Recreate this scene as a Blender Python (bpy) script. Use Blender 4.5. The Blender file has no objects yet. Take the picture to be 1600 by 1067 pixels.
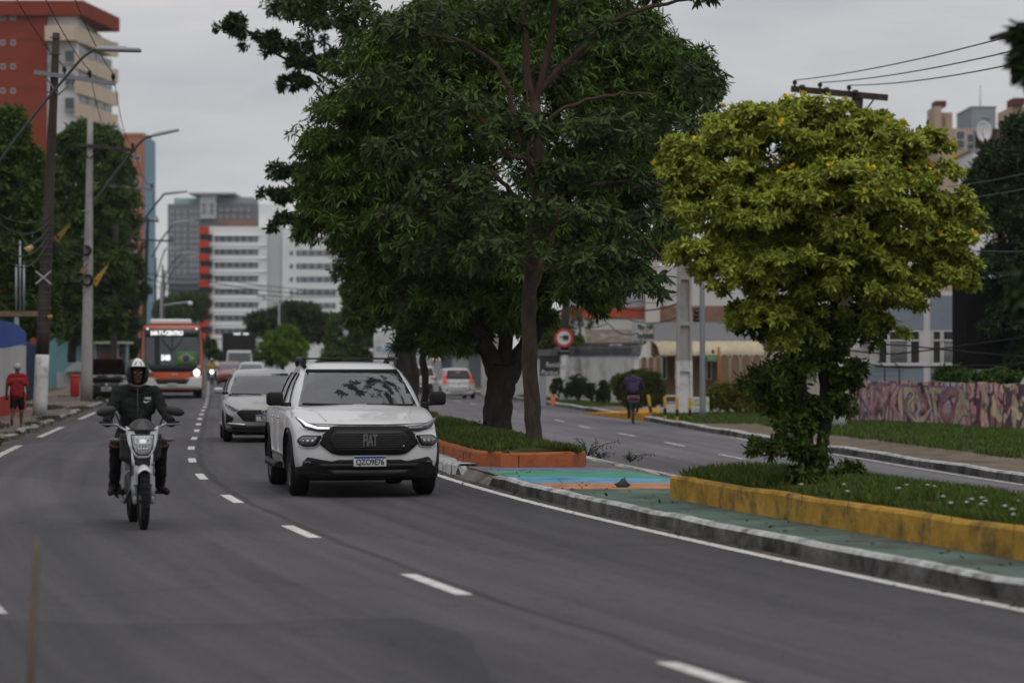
import bpy, bmesh, math, random
import numpy as np
from mathutils import Vector, Matrix

scene = bpy.context.scene
COL = scene.collection
R = math.radians

# ------------------------------------------------------------------ camera
FPX, CAMH, HZ = 4200.0, 1.70, 560.0          # focal length in pixels of a 1600 px wide frame, eye height, horizon row
cam_data = bpy.data.cameras.new('camera')
cam = bpy.data.objects.new('camera', cam_data); COL.objects.link(cam)
cam.location = (0, 0, CAMH); cam.rotation_euler = (R(90), 0, 0)
cam_data.sensor_width = 36.0; cam_data.lens = FPX / 1600.0 * 36.0
cam_data.shift_y = (HZ - 533.5) / 1600.0
cam_data.clip_start = 0.5; cam_data.clip_end = 6000
cam_data.dof.use_dof = True; cam_data.dof.focus_distance = 37.0; cam_data.dof.aperture_fstop = 1.8
scene.camera = cam

# ------------------------------------------------------------------ light
SUN_EL, SUN_ROT = R(58), R(160)
world = bpy.data.worlds.new('World'); scene.world = world; world.use_nodes = True
nt = world.node_tree; nt.nodes.clear()
def wn(t, **k):
    n = nt.nodes.new(t)
    for a, b in k.items(): setattr(n, a, b)
    return n
out = wn('ShaderNodeOutputWorld'); bg = wn('ShaderNodeBackground'); bg.inputs['Strength'].default_value = 0.1
sky = wn('ShaderNodeTexSky', sky_type='NISHITA', sun_disc=False); sky.sun_elevation = SUN_EL; sky.sun_rotation = SUN_ROT
tc = wn('ShaderNodeTexCoord'); mp = wn('ShaderNodeMapping'); mp.inputs['Scale'].default_value = (7, 7, 34)
noi = wn('ShaderNodeTexNoise'); noi.inputs['Scale'].default_value = 1.0; noi.inputs['Detail'].default_value = 5; noi.inputs['Roughness'].default_value = .55
rmp = wn('ShaderNodeValToRGB')
rmp.color_ramp.elements[0].position = .28; rmp.color_ramp.elements[0].color = (4.35, 4.65, 4.95, 1)
rmp.color_ramp.elements[1].position = .72; rmp.color_ramp.elements[1].color = (6.7, 6.4, 6.4, 1)
sep = wn('ShaderNodeSeparateXYZ'); mr = wn('ShaderNodeMapRange')
mr.inputs['From Min'].default_value = 0.05; mr.inputs['From Max'].default_value = 0.9; mr.inputs['To Min'].default_value = 1.0; mr.inputs['To Max'].default_value = 1.5
vm = wn('ShaderNodeVectorMath', operation='SCALE'); mixs = wn('ShaderNodeMix', data_type='RGBA'); mixs.inputs[0].default_value = 0.93
nt.links.new(tc.outputs['Generated'], mp.inputs['Vector']); nt.links.new(mp.outputs[0], noi.inputs['Vector'])
nt.links.new(noi.outputs['Fac'], rmp.inputs[0]); nt.links.new(tc.outputs['Generated'], sep.inputs[0]); nt.links.new(sep.outputs['Z'], mr.inputs['Value'])
nt.links.new(rmp.outputs[0], vm.inputs[0]); nt.links.new(mr.outputs[0], vm.inputs['Scale'])
nt.links.new(sky.outputs[0], mixs.inputs[6]); nt.links.new(vm.outputs[0], mixs.inputs[7])
nt.links.new(mixs.outputs[2], bg.inputs['Color']); nt.links.new(bg.outputs[0], out.inputs[0])

sun_data = bpy.data.lights.new('sun', 'SUN'); sun_data.energy = 0.9; sun_data.angle = R(55); sun_data.color = (1.0, .97, .92)
sun = bpy.data.objects.new('sun', sun_data); COL.objects.link(sun)
sd = Vector((math.sin(SUN_ROT) * math.cos(SUN_EL), math.cos(SUN_ROT) * math.cos(SUN_EL), math.sin(SUN_EL)))
sun.rotation_euler = sd.to_track_quat('Z', 'Y').to_euler()
scene.view_settings.view_transform = 'Standard'; scene.view_settings.look = 'None'
scene.view_settings.exposure = 0.0; scene.view_settings.gamma = 1.0
scene.render.engine = 'CYCLES'
scene.cycles.max_bounces = 6; scene.cycles.diffuse_bounces = 3; scene.cycles.glossy_bounces = 3; scene.cycles.transmission_bounces = 4; scene.cycles.transparent_max_bounces = 8
scene.cycles.use_denoising = True

# ------------------------------------------------------------------ helpers
def P(px, py, Y): return Vector(((px - 800) / FPX * Y, Y, CAMH - (py - HZ) / FPX * Y))
def G(px, py, z=0.0):
    Y = (CAMH - z) * FPX / (py - HZ)
    return Vector(((px - 800) / FPX * Y, Y, z))
def ground_y(py, z=0.0): return (CAMH - z) * FPX / (py - HZ)

MATS = {}
def mat(name, col, rough=.7, metal=0.0, var=.0, vscale=6.0, bump=0.0, bscale=60.0, dirt=None, dscale=2.0, damt=.5, spec=None, coat=0.0, emit=None, coords='Object', island=0.0, trans=0.0, stretch=None):
    if name in MATS: return MATS[name]
    m = bpy.data.materials.new(name); m.use_nodes = True; MATS[name] = m
    t = m.node_tree; N = t.nodes; L = t.links; b = N['Principled BSDF']
    b.inputs['Roughness'].default_value = rough; b.inputs['Metallic'].default_value = metal
    b.inputs['Specular IOR Level'].default_value = spec if spec is not None else (.08 if rough >= .8 else .16 if rough > .52 else .4)
    if coat: b.inputs['Coat Weight'].default_value = coat; b.inputs['Coat Roughness'].default_value = .04
    c = tuple(col) + (1,)
    b.inputs['Base Color'].default_value = c
    cur = None; vec = None
    if var or bump or dirt:
        tcn = N.new('ShaderNodeTexCoord'); vec = tcn.outputs[coords] if coords != 'World' else N.new('ShaderNodeNewGeometry').outputs['Position']
        if stretch:
            mpn = N.new('ShaderNodeMapping'); mpn.inputs['Scale'].default_value = stretch; L.new(vec, mpn.inputs['Vector']); vec = mpn.outputs[0]
    def mixc(fac, a, bcol, mode='MIX'):
        x = N.new('ShaderNodeMix'); x.data_type = 'RGBA'; x.blend_type = mode
        if hasattr(fac, 'is_linked'): L.new(fac, x.inputs[0])
        else: x.inputs[0].default_value = fac
        for v, s in ((a, x.inputs[6]), (bcol, x.inputs[7])):
            if hasattr(v, 'is_linked'): L.new(v, s)
            else: s.default_value = v
        return x.outputs[2]
    cur = c
    if var:
        n = N.new('ShaderNodeTexNoise'); n.inputs['Scale'].default_value = vscale; n.inputs['Detail'].default_value = 6; n.inputs['Roughness'].default_value = .65
        L.new(vec, n.inputs['Vector'])
        lo = tuple(max(0, x * (1 - var)) for x in col) + (1,); hi = tuple(min(1, x * (1 + var)) for x in col) + (1,)
        rr = N.new('ShaderNodeValToRGB'); rr.color_ramp.elements[0].position = .3; rr.color_ramp.elements[1].position = .7
        rr.color_ramp.elements[0].color = lo; rr.color_ramp.elements[1].color = hi
        L.new(n.outputs['Fac'], rr.inputs[0]); cur = rr.outputs[0]
    if dirt:
        n = N.new('ShaderNodeTexNoise'); n.inputs['Scale'].default_value = dscale; n.inputs['Detail'].default_value = 8; n.inputs['Roughness'].default_value = .7
        L.new(vec, n.inputs['Vector'])
        rr = N.new('ShaderNodeValToRGB'); rr.color_ramp.elements[0].position = .62 - damt * .3; rr.color_ramp.elements[1].position = .75 - damt * .2
        L.new(n.outputs['Fac'], rr.inputs[0]); cur = mixc(rr.outputs[0], cur, tuple(dirt) + (1,))
    if island:
        g = N.new('ShaderNodeNewGeometry'); mrn = N.new('ShaderNodeMapRange'); mrn.inputs['To Min'].default_value = 1 - island; mrn.inputs['To Max'].default_value = 1 + island
        L.new(g.outputs['Random Per Island'], mrn.inputs['Value'])
        vmn = N.new('ShaderNodeVectorMath'); vmn.operation = 'SCALE'
        if hasattr(cur, 'is_linked'): L.new(cur, vmn.inputs[0])
        else: vmn.inputs[0].default_value = c[:3]
        L.new(mrn.outputs[0], vmn.inputs['Scale']); cur = vmn.outputs[0]
    if hasattr(cur, 'is_linked'): L.new(cur, b.inputs['Base Color'])
    if bump:
        n = N.new('ShaderNodeTexNoise'); n.inputs['Scale'].default_value = bscale; n.inputs['Detail'].default_value = 4
        L.new(vec, n.inputs['Vector']); bp = N.new('ShaderNodeBump'); bp.inputs['Strength'].default_value = bump; bp.inputs['Distance'].default_value = .02
        L.new(n.outputs['Fac'], bp.inputs['Height']); L.new(bp.outputs[0], b.inputs['Normal'])
    if emit:
        b.inputs['Emission Color'].default_value = tuple(emit[:3]) + (1,); b.inputs['Emission Strength'].default_value = emit[3]
    if trans:
        tr = N.new('ShaderNodeBsdfTranslucent'); ms = N.new('ShaderNodeMixShader'); ms.inputs[0].default_value = trans
        if hasattr(cur, 'is_linked'): L.new(cur, tr.inputs['Color'])
        else: tr.inputs['Color'].default_value = c
        L.new(b.outputs[0], ms.inputs[1]); L.new(tr.outputs[0], ms.inputs[2]); L.new(ms.outputs[0], N['Material Output'].inputs['Surface'])
    return m

class MB:
    """collects shapes and links them as ONE mesh object"""
    def __init__(s): s.v = []; s.f = []; s.mi = []; s.sm = []
    def add(s, vs, fs, mi=0, smooth=False):
        o = len(s.v); s.v.extend([tuple(v) for v in vs])
        for f in fs: s.f.append(tuple(i + o for i in f)); s.mi.append(mi); s.sm.append(smooth)
        return s
    def box(s, c, d, mi=0, rz=0.0, rx=0.0, ry=0.0):
        M = Matrix.Rotation(rz, 3, 'Z') @ Matrix.Rotation(rx, 3, 'X') @ Matrix.Rotation(ry, 3, 'Y')
        vs = [Vector(c) + M @ Vector((x * d[0] / 2, y * d[1] / 2, z * d[2] / 2)) for x in (-1, 1) for y in (-1, 1) for z in (-1, 1)]
        return s.add(vs, [(0, 1, 3, 2), (4, 6, 7, 5), (0, 4, 5, 1), (2, 3, 7, 6), (0, 2, 6, 4), (1, 5, 7, 3)], mi)
    def hexa(s, v8, mi=0):   # v8: bottom 4 ccw then top 4
        return s.add(v8, [(3, 2, 1, 0), (4, 5, 6, 7), (0, 1, 5, 4), (1, 2, 6, 5), (2, 3, 7, 6), (3, 0, 4, 7)], mi)
    def rbox(s, c, d, r, mi=0, seg=2, rz=0.0, smooth=True):
        bm = bmesh.new(); bmesh.ops.create_cube(bm, size=1)
        for v in bm.verts: v.co = Vector((v.co.x * d[0], v.co.y * d[1], v.co.z * d[2]))
        bmesh.ops.bevel(bm, geom=list(bm.edges), offset=min(r, min(d) * .49), segments=seg, profile=.5, affect='EDGES')
        M = Matrix.Translation(Vector(c)) @ Matrix.Rotation(rz, 4, 'Z')
        bm.verts.index_update()
        s.add([M @ v.co for v in bm.verts], [[v.index for v in f.verts] for f in bm.faces], mi, smooth); bm.free(); return s
    def tube(s, pts, rads, n=8, mi=0, caps=True, smooth=True, flat=1.0):
        pts = [Vector(p) for p in pts]
        if not hasattr(rads, '__len__'): rads = [rads] * len(pts)
        vs = []; fs = []; ref = None
        for i, p in enumerate(pts):
            t = (pts[min(i + 1, len(pts) - 1)] - pts[max(i - 1, 0)]).normalized()
            if ref is None: ref = Vector((0, 0, 1)) if abs(t.z) < .9 else Vector((1, 0, 0))
            u = t.cross(ref).normalized(); w = u.cross(t).normalized(); ref = w
            for k in range(n):
                a = 2 * math.pi * k / n; vs.append(p + (u * math.cos(a) + w * math.sin(a) * flat) * rads[i])
        for i in range(len(pts) - 1):
            for k in range(n):
                k2 = (k + 1) % n; fs.append((i * n + k, i * n + k2, (i + 1) * n + k2, (i + 1) * n + k))
        s.add(vs, fs, mi, smooth)
        if caps: s.add(vs[:n], [tuple(range(n))[::-1]], mi); s.add(vs[-n:], [tuple(range(n))], mi)
        return s
    def cyl(s, p0, p1, r0, r1=None, n=16, mi=0, caps=True): return s.tube([p0, p1], [r0, r1 if r1 is not None else r0], n, mi, caps)
    def lathe(s, prof, o=(0, 0, 0), axis='Z', n=24, mi=0, smooth=True):
        vs = []; fs = []; o = Vector(o)
        for r, z in prof:
            for k in range(n):
                a = 2 * math.pi * k / n; c, sn = math.cos(a) * r, math.sin(a) * r
                vs.append(o + Vector({'Z': (c, sn, z), 'X': (z, c, sn), 'Y': (sn, z, c)}[axis]))
        for i in range(len(prof) - 1):
            for k in range(n):
                k2 = (k + 1) % n; fs.append((i * n + k, i * n + k2, (i + 1) * n + k2, (i + 1) * n + k))
        return s.add(vs, fs, mi, smooth)
    def ell(s, c, r, nu=16, nv=10, mi=0, M=None):
        vs = []; fs = []
        for j in range(nv + 1):
            th = math.pi * j / nv
            for i in range(nu):
                ph = 2 * math.pi * i / nu
                p = Vector((r[0] * math.sin(th) * math.cos(ph), r[1] * math.sin(th) * math.sin(ph), r[2] * math.cos(th)))
                vs.append(Vector(c) + (M @ p if M else p))
        for j in range(nv):
            for i in range(nu):
                i2 = (i + 1) % nu; fs.append((j * nu + i, (j + 1) * nu + i, (j + 1) * nu + i2, j * nu + i2))
        return s.add(vs, fs, mi, True)
    def prism(s, poly, d0, d1, f, mi=0):
        """poly: 2D outline (ccw), f(a,b,d)->3D point"""
        n = len(poly); vs = [f(a, b, d0) for a, b in poly] + [f(a, b, d1) for a, b in poly]
        fs = [tuple(range(n))[::-1], tuple(range(n, 2 * n))] + [(i, (i + 1) % n, (i + 1) % n + n, i + n) for i in range(n)]
        return s.add(vs, fs, mi)
    def mesh(s, name, mats):
        me = bpy.data.meshes.new(name); me.from_pydata(s.v, [], s.f)
        for m in (mats if isinstance(mats, (list, tuple)) else [mats]): me.materials.append(m)
        me.polygons.foreach_set('material_index', s.mi); me.polygons.foreach_set('use_smooth', s.sm)
        me.update(); return me
    def build(s, name, mats, parent=None, bevel=0.0, fix=True):
        me = s.mesh(name, mats)
        if fix:
            bm = bmesh.new(); bm.from_mesh(me); bmesh.ops.remove_doubles(bm, verts=bm.verts, dist=1e-5)
            bmesh.ops.recalc_face_normals(bm, faces=bm.faces); bm.to_mesh(me); bm.free()
        return link(name, me, parent, bevel)

def link(name, me, parent=None, bevel=0.0):
    o = bpy.data.objects.new(name, me); COL.objects.link(o)
    if parent is not None: o.parent = parent
    if bevel:
        b = o.modifiers.new('edge', 'BEVEL'); b.width = bevel; b.segments = 2; b.limit_method = 'ANGLE'; b.angle_limit = R(40)
    return o
def tag(o, label, cat, group=None, kind=None):
    if label: o['label'] = label
    if cat: o['category'] = cat
    if group: o['group'] = group
    if kind: o['kind'] = kind
    return o
def struct(o): o['kind'] = 'structure'; return o
def stuff(o, label=None, cat=None): return tag(o, label, cat, kind='stuff')
def thing(name, label, cat, loc=(0, 0, 0), rz=0.0, group=None):
    o = bpy.data.objects.new(name, None); COL.objects.link(o); o.location = loc; o.rotation_euler = (0, 0, rz); o.empty_display_size = .2
    return tag(o, label, cat, group)
def children_of(o): return [c for c in bpy.data.objects if c.parent is o]
def copy_tree(o, parent=None):
    c = o.copy(); COL.objects.link(c)
    if parent is not None: c.parent = parent
    for ch in children_of(o): copy_tree(ch, c)
    return c

def text_mesh(s, size, depth=.004, bold=0.0, align='CENTER', sx=1.0):
    cu = bpy.data.curves.new('txt', 'FONT'); cu.body = s; cu.size = size; cu.extrude = depth; cu.offset = bold
    cu.align_x = align; cu.align_y = 'CENTER'
    o = bpy.data.objects.new('txt', cu); COL.objects.link(o)
    me = bpy.data.meshes.new_from_object(o.evaluated_get(bpy.context.evaluated_depsgraph_get()))
    bpy.data.objects.remove(o); bpy.data.curves.remove(cu)
    if sx != 1.0: me.transform(Matrix.Diagonal((sx, 1, 1, 1)))
    return me
def text(name, s, size, loc, m, parent=None, rot=(R(90), 0, 0), depth=.004, bold=0.0, align='CENTER', sx=1.0):
    me = text_mesh(s, size, depth, bold, align, sx); me.name = name; me.materials.clear(); me.materials.append(m)
    o = link(name, me, parent); o.location = loc; o.rotation_euler = rot; return o

def pchip(xs, ys):
    """monotone cubic through points; linear beyond the ends"""
    xs = np.array(xs, float); ys = np.array(ys, float); h = np.diff(xs); d = np.diff(ys) / h
    m = np.zeros(len(xs)); m[0] = d[0]; m[-1] = d[-1]
    for i in range(1, len(xs) - 1):
        if d[i - 1] * d[i] > 0: m[i] = 2 * d[i - 1] * d[i] / (d[i - 1] + d[i])
    def f(x):
        if x <= xs[0]: return ys[0] + m[0] * (x - xs[0])
        if x >= xs[-1]: return ys[-1] + m[-1] * (x - xs[-1])
        i = int(np.searchsorted(xs, x) - 1); t = (x - xs[i]) / h[i]
        return float((2*t**3-3*t*t+1)*ys[i] + (t**3-2*t*t+t)*h[i]*m[i] + (-2*t**3+3*t*t)*ys[i+1] + (t**3-t*t)*h[i]*m[i+1])
    return f
# ================================================================== SETTING: ground, roads, kerbs, markings
Cx = pchip([4, 9, 14.5, 20.4, 26.8, 33, 39, 45.5, 52, 58.5, 66, 79, 95, 102, 200, 340],
           [4.3, 2.75, 1.02, -.62, -2.17, -3.48, -4.52, -5.42, -6.2, -6.9, -7.72, -9.15, -10.85, -11.6, -22.6, -38.5])
RLx = pchip([4, 20, 30, 40, 47.8, 54.8, 64, 80, 100, 139, 200, 340],
            [9.8, 7.4, 5.7, 4.05, 2.85, 1.83, .8, -.85, -2.9, -7.0, -13.6, -29])
RDx = pchip([4, 20, 30, 44, 55.7, 64.2, 72.3, 80, 88.7, 139, 200, 340],
            [13.4, 10.2, 8.4, 6.2, 4.62, 3.9, 3.1, 2.2, 1.55, -3.7, -10.2, -25.5])
RKx = pchip([4, 20, 30, 44, 56, 75, 84, 139, 200, 340], [15.5, 12.4, 10.8, 8.45, 7.25, 5.45, 4.75, -.4, -6.9, -22])
ZR = -0.35
def yaw_at(f, Y): return math.atan(-(f(Y + 1) - f(Y - 1)) / 2)
def on_left(Y, off, z=0.0): return Vector((Cx(Y) + off, Y, z))

def asphalt(name, seam=None, tone=1.0):
    m = bpy.data.materials.new(name); m.use_nodes = True; t = m.node_tree; N = t.nodes; L = t.links; b = N['Principled BSDF']
    b.inputs['Roughness'].default_value = .78; b.inputs['Specular IOR Level'].default_value = .14
    uv = N.new('ShaderNodeUVMap').outputs[0]; pos = N.new('ShaderNodeNewGeometry').outputs['Position']
    def noise(vec, sc, det, scale=(1, 1, 1), rough=.6):
        mpn = N.new('ShaderNodeMapping'); mpn.inputs['Scale'].default_value = scale; L.new(vec, mpn.inputs['Vector'])
        n = N.new('ShaderNodeTexNoise'); n.inputs['Scale'].default_value = sc; n.inputs['Detail'].default_value = det; n.inputs['Roughness'].default_value = rough
        L.new(mpn.outputs[0], n.inputs['Vector']); return n.outputs['Fac']
    def ramp(f, a, ca, bb, cb):
        r = N.new('ShaderNodeValToRGB'); r.color_ramp.elements[0].position = a; r.color_ramp.elements[1].position = bb
        r.color_ramp.elements[0].color = tuple(ca) + (1,); r.color_ramp.elements[1].color = tuple(cb) + (1,); L.new(f, r.inputs[0]); return r.outputs[0]
    def mul(a, bcol):
        x = N.new('ShaderNodeMix'); x.data_type = 'RGBA'; x.blend_type = 'MULTIPLY'; x.inputs[0].default_value = 1; L.new(a, x.inputs[6]); L.new(bcol, x.inputs[7]); return x.outputs[2]
    base = tuple(c * tone for c in (.080, .076, .082)); hi = tuple(c * tone for c in (.108, .102, .108))
    patch = ramp(noise(uv, .35, 5, (1.0, .16, 1)), .35, base, .68, hi)
    grain = ramp(noise(pos, 48, 4, rough=.8), .38, (.60, .60, .60), .62, (1.34, 1.34, 1.36))
    grain2 = ramp(noise(pos, 9, 6, rough=.8), .3, (.80, .80, .80), .7, (1.16, 1.155, 1.15))
    streak = ramp(noise(uv, 1.0, 4, (2.2, .05, 1)), .36, (.74, .74, .75), .62, (1.08, 1.075, 1.07))
    c = mul(mul(mul(patch, grain), grain2), streak)
    spots = ramp(noise(pos, 1.7, 6, rough=.7), .64, (1, 1, 1), .74, (.66, .655, .65)); c = mul(c, spots)
    big = ramp(noise(uv, .22, 2, (1.2, .35, 1), .3), .47, (.86, .86, .865), .50, (1.02, 1.02, 1.02)); c = mul(c, big)
    vo = N.new('ShaderNodeTexVoronoi'); vo.feature = 'DISTANCE_TO_EDGE'; vo.inputs['Scale'].default_value = .42; mpv = N.new('ShaderNodeMapping'); mpv.inputs['Scale'].default_value = (1, .45, 1)
    wn_ = N.new('ShaderNodeTexNoise'); wn_.inputs['Scale'].default_value = 1.2; wn_.inputs['Detail'].default_value = 5; L.new(uv, wn_.inputs['Vector']); va = N.new('ShaderNodeVectorMath'); va.operation = 'MULTIPLY_ADD'; L.new(wn_.outputs['Color'], va.inputs[0]); va.inputs[1].default_value = (1.6, 1.6, 0); L.new(uv, va.inputs[2]); L.new(va.outputs[0], mpv.inputs['Vector']); L.new(mpv.outputs[0], vo.inputs['Vector'])
    crack = ramp(vo.outputs['Distance'], .0015, (.74, .74, .74), .006, (1, 1, 1)); c = mul(c, crack)
    if seam is not None:
        sx = N.new('ShaderNodeSeparateXYZ'); L.new(uv, sx.inputs[0])
        wob = noise(uv, .5, 3, (0, 1, 1))
        ad = N.new('ShaderNodeMath'); ad.operation = 'MULTIPLY_ADD'; L.new(wob, ad.inputs[0]); ad.inputs[1].default_value = .22; L.new(sx.outputs['X'], ad.inputs[2])
        sb = N.new('ShaderNodeMath'); sb.operation = 'SUBTRACT'; L.new(ad.outputs[0], sb.inputs[0]); sb.inputs[1].default_value = seam + .11
        ab = N.new('ShaderNodeMath'); ab.operation = 'ABSOLUTE'; L.new(sb.outputs[0], ab.inputs[0])
        c = mul(c, ramp(ab.outputs[0], .02, (.62, .62, .63), .075, (1, 1, 1)))
    L.new(c, b.inputs['Base Color'])
    bp = N.new('ShaderNodeBump'); bp.inputs['Strength'].default_value = .35; bp.inputs['Distance'].default_value = .012
    L.new(noise(pos, 80, 3), bp.inputs['Height']); L.new(bp.outputs[0], b.inputs['Normal'])
    return m

def yrange(a, b):
    ys = [a]
    while ys[-1] < b: ys.append(min(b, ys[-1] + max(.4, ys[-1] * .035)))
    return ys
def strip(name, fl, fr, zl, zr, y0, y1, m, cols=6, ys=None, zf=None):
    ys = ys or yrange(y0, y1); vs = []; fs = []; uvs = []
    for Y in ys:
        a, b = fl(Y), fr(Y)
        for k in range(cols + 1):
            t = k / cols; x = a + (b - a) * t
            vs.append((x, Y, (zl + (zr - zl) * t) if zf is None else zf(t, Y))); uvs.append((x - Cx(Y), Y))
    W = cols + 1
    for i in range(len(ys) - 1):
        for k in range(cols): fs.append((i * W + k, i * W + k + 1, (i + 1) * W + k + 1, (i + 1) * W + k))
    me = bpy.data.meshes.new(name); me.from_pydata(vs, [], fs); me.materials.append(m)
    ul = me.uv_layers.new(name='UVMap')
    for lp in me.loops: ul.data[lp.index].uv = uvs[lp.vertex_index]
    return struct(link(name, me))

M_grass_ground = mat('ground_soil', (.055, .06, .028), .95, var=.5, vscale=.9, coords='World', dirt=(.11, .085, .06), dscale=.35, damt=.35, bump=.5, bscale=8)
bm_ = MB(); bm_.add([(-2500, -200, -.55), (2500, -200, -.55), (2500, 4500, -.55), (-2500, 4500, -.55)], [(0, 1, 2, 3)])
struct(bm_.build('ground', mat('ground_far', (.075, .08, .05), .95, var=.4, vscale=.02, coords='World')))
A1 = asphalt('asphalt_left', seam=.14); A2 = asphalt('asphalt_right', tone=1.5)
strip('road', lambda Y: Cx(Y) - 4.3, lambda Y: Cx(Y) + 3.78, -.0, 0, 3, 340, A1, 10)
strip('side_road', lambda Y: RLx(Y) - .45, lambda Y: RKx(Y) + .05, ZR, ZR, 3, 340, A2, 8)

# left pavement and lot
M_pave = mat('pavement_worn', (.17, .135, .12), .9, var=.35, vscale=1.3, coords='World', dirt=(.07, .06, .05), dscale=.9, damt=.4, bump=.4, bscale=10)
M_kerbw = mat('kerb_painted', (.46, .46, .45), .85, var=.3, vscale=5, coords='World', dirt=(.17, .165, .155), dscale=3, damt=.52, bump=.5, bscale=25)
M_kerbg = mat('kerb_concrete', (.13, .125, .12), .9, var=.4, vscale=2.2, coords='World', dirt=(.035, .033, .03), dscale=1.5, damt=.66, bump=.8, bscale=18)
M_kerbm = mat('kerb_mixed', (.30, .29, .28), .9, var=.3, vscale=2, coords='World', dirt=(.11, .10, .09), dscale=1.2, damt=.6, bump=.5, bscale=20)
def rnd(seed, amp, freq):
    r = random.Random(seed); ph = [r.uniform(0, 6.28) for _ in range(4)]
    return lambda Y: amp * sum(math.sin(Y * freq * (1 + .7 * k) + ph[k]) / (1 + k) for k in range(4)) / 2
j1 = rnd(3, .10, 1.1); j2 = rnd(5, .03, 2.3); j3 = rnd(8, .02, 3.1)
KLx = lambda Y: Cx(Y) - 3.78 + j1(Y)
strip('pavement', lambda Y: Cx(Y) - 7.6, lambda Y: KLx(Y) - .16, .10, .085, 3, 340, M_pave, 5)
strip('lot', lambda Y: Cx(Y) - 260, lambda Y: Cx(Y) - 7.58, .06, .06, 3, 340, M_grass_ground, 3)
def kerb(name, f, side, z0, z1, zi, y0, y1, w=.14, jz=j2, mt=None, mf=None):
    """kerb whose face looks to -side; side=+1 means ground behind lies at larger X"""
    ys = [y for y in np.arange(y0, min(y1, 90), .35)] + yrange(90, y1)[1:] if y1 > 90 else list(np.arange(y0, y1 + .01, .35))
    b = MB(); sec = []
    for Y in ys:
        x = f(Y); t = z1 + jz(Y)
        sec.append([(x - side * .012, Y, z0), (x, Y, t - .03), (x + side * .03, Y, t), (x + side * w, Y, t + .002), (x + side * (w + .002), Y, zi)])
    n = 5; vs = [p for s in sec for p in s]
    for k in range(4):
        b.add(vs, [(i * n + k, i * n + k + 1, (i + 1) * n + k + 1, (i + 1) * n + k) for i in range(len(ys) - 1)], 0 if k in (1, 2, 3) else 1, False)
    return struct(b.build(name, [mt or M_kerbw, mf or M_kerbg]))
kerb('pavement_kerb', lambda Y: KLx(Y), -1, -.01, .12, .05, 19, 330, w=.17, jz=rnd(9, .02, .9), mt=M_kerbm, mf=M_kerbg)

# median: surface slopes from the left carriageway's kerb down to the lower right carriageway
KRx = lambda Y: Cx(Y) + 3.70 + j3(Y)
M_med = mat('median_concrete', (.19, .175, .15), .9, var=.35, vscale=1.6, coords='World', dirt=(.09, .085, .075), dscale=.9, damt=.45, bump=.4, bscale=14)
strip('median', lambda Y: KRx(Y) + .12, lambda Y: RLx(Y) - .40, .145, ZR - .02, 3, 330, M_med, 6, zf=lambda t, Y: .145 if t < .45 else .145 + (t - .45) / .55 * (ZR - .0 - .145 + .02))
def med_z(X, Y):
    a = KRx(Y) + .12; b = RLx(Y) - .40; t = (X - a) / (b - a)
    return .145 if t < .45 else .145 + (t - .45) / .55 * (ZR + .02 - .145)
M_kww = mat('kerb_whitewash', (.52, .52, .51), .9, var=.2, vscale=4, coords='World', dirt=(.20, .19, .18), dscale=2.6, damt=.36, bump=.9, bscale=16)
kerb('median_kerb', KRx, 1, -.01, .155, .05, 3, 39.6, w=.11, jz=lambda Y: j2(Y) * .25 - (.12 if 35.9 < Y < 38.6 else 0))
kerb('median_kerb', KRx, 1, -.01, .17, .05, 38.8, 330, w=.26, jz=rnd(9, .022, 1.6), mt=M_kww, mf=M_kww)
strip('median_ramp', lambda Y: KRx(Y) - .02, lambda Y: KRx(Y) + .16, .006, .15, 35.2, 39.2, M_med, 2)
kerb('side_road_kerb', lambda Y: RLx(Y) - .40, -1, ZR - .01, ZR + .06, ZR - .05, 3, 330, w=.15, jz=j2)
M_gutter = mat('gutter_dirt', (.10, .088, .07), .95, var=.45, vscale=6, coords='World')
strip('gutter', lambda Y: KRx(Y) - .07 - .05 * math.sin(Y * 1.7) - .04 * math.sin(Y * 4.1), lambda Y: KRx(Y) + .01, .004, .004, 3, 60, M_gutter, 1, ys=list(np.arange(3, 60, .3)))
strip('gutter', lambda Y: KLx(Y) - .02, lambda Y: KLx(Y) + .16 + .1 * math.sin(Y * 1.3) + .07 * math.sin(Y * 3.3), .004, .004, 30, 120, M_gutter, 1, ys=list(np.arange(30, 120, .4)))

# right kerb, dirt path and lawn bank
kerb('verge_kerb', RKx, 1, ZR - .01, ZR + .15, ZR + .05, 3, 330, w=.16, jz=rnd(21, .018, .8))
M_dirt = mat('dirt_path', (.15, .115, .085), .95, var=.4, vscale=1.8, coords='World', dirt=(.06, .065, .03), dscale=.8, damt=.4, bump=.4, bscale=8)
strip('dirt_path', lambda Y: RKx(Y) + .15, lambda Y: RKx(Y) + 1.9, ZR + .145, ZR + .15, 3, 330, M_dirt, 3)
strip('lawn', lambda Y: RKx(Y) + 1.88, lambda Y: RKx(Y) + 260, ZR + .14, ZR + .2, 3, 330, M_grass_ground, 8)

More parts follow.
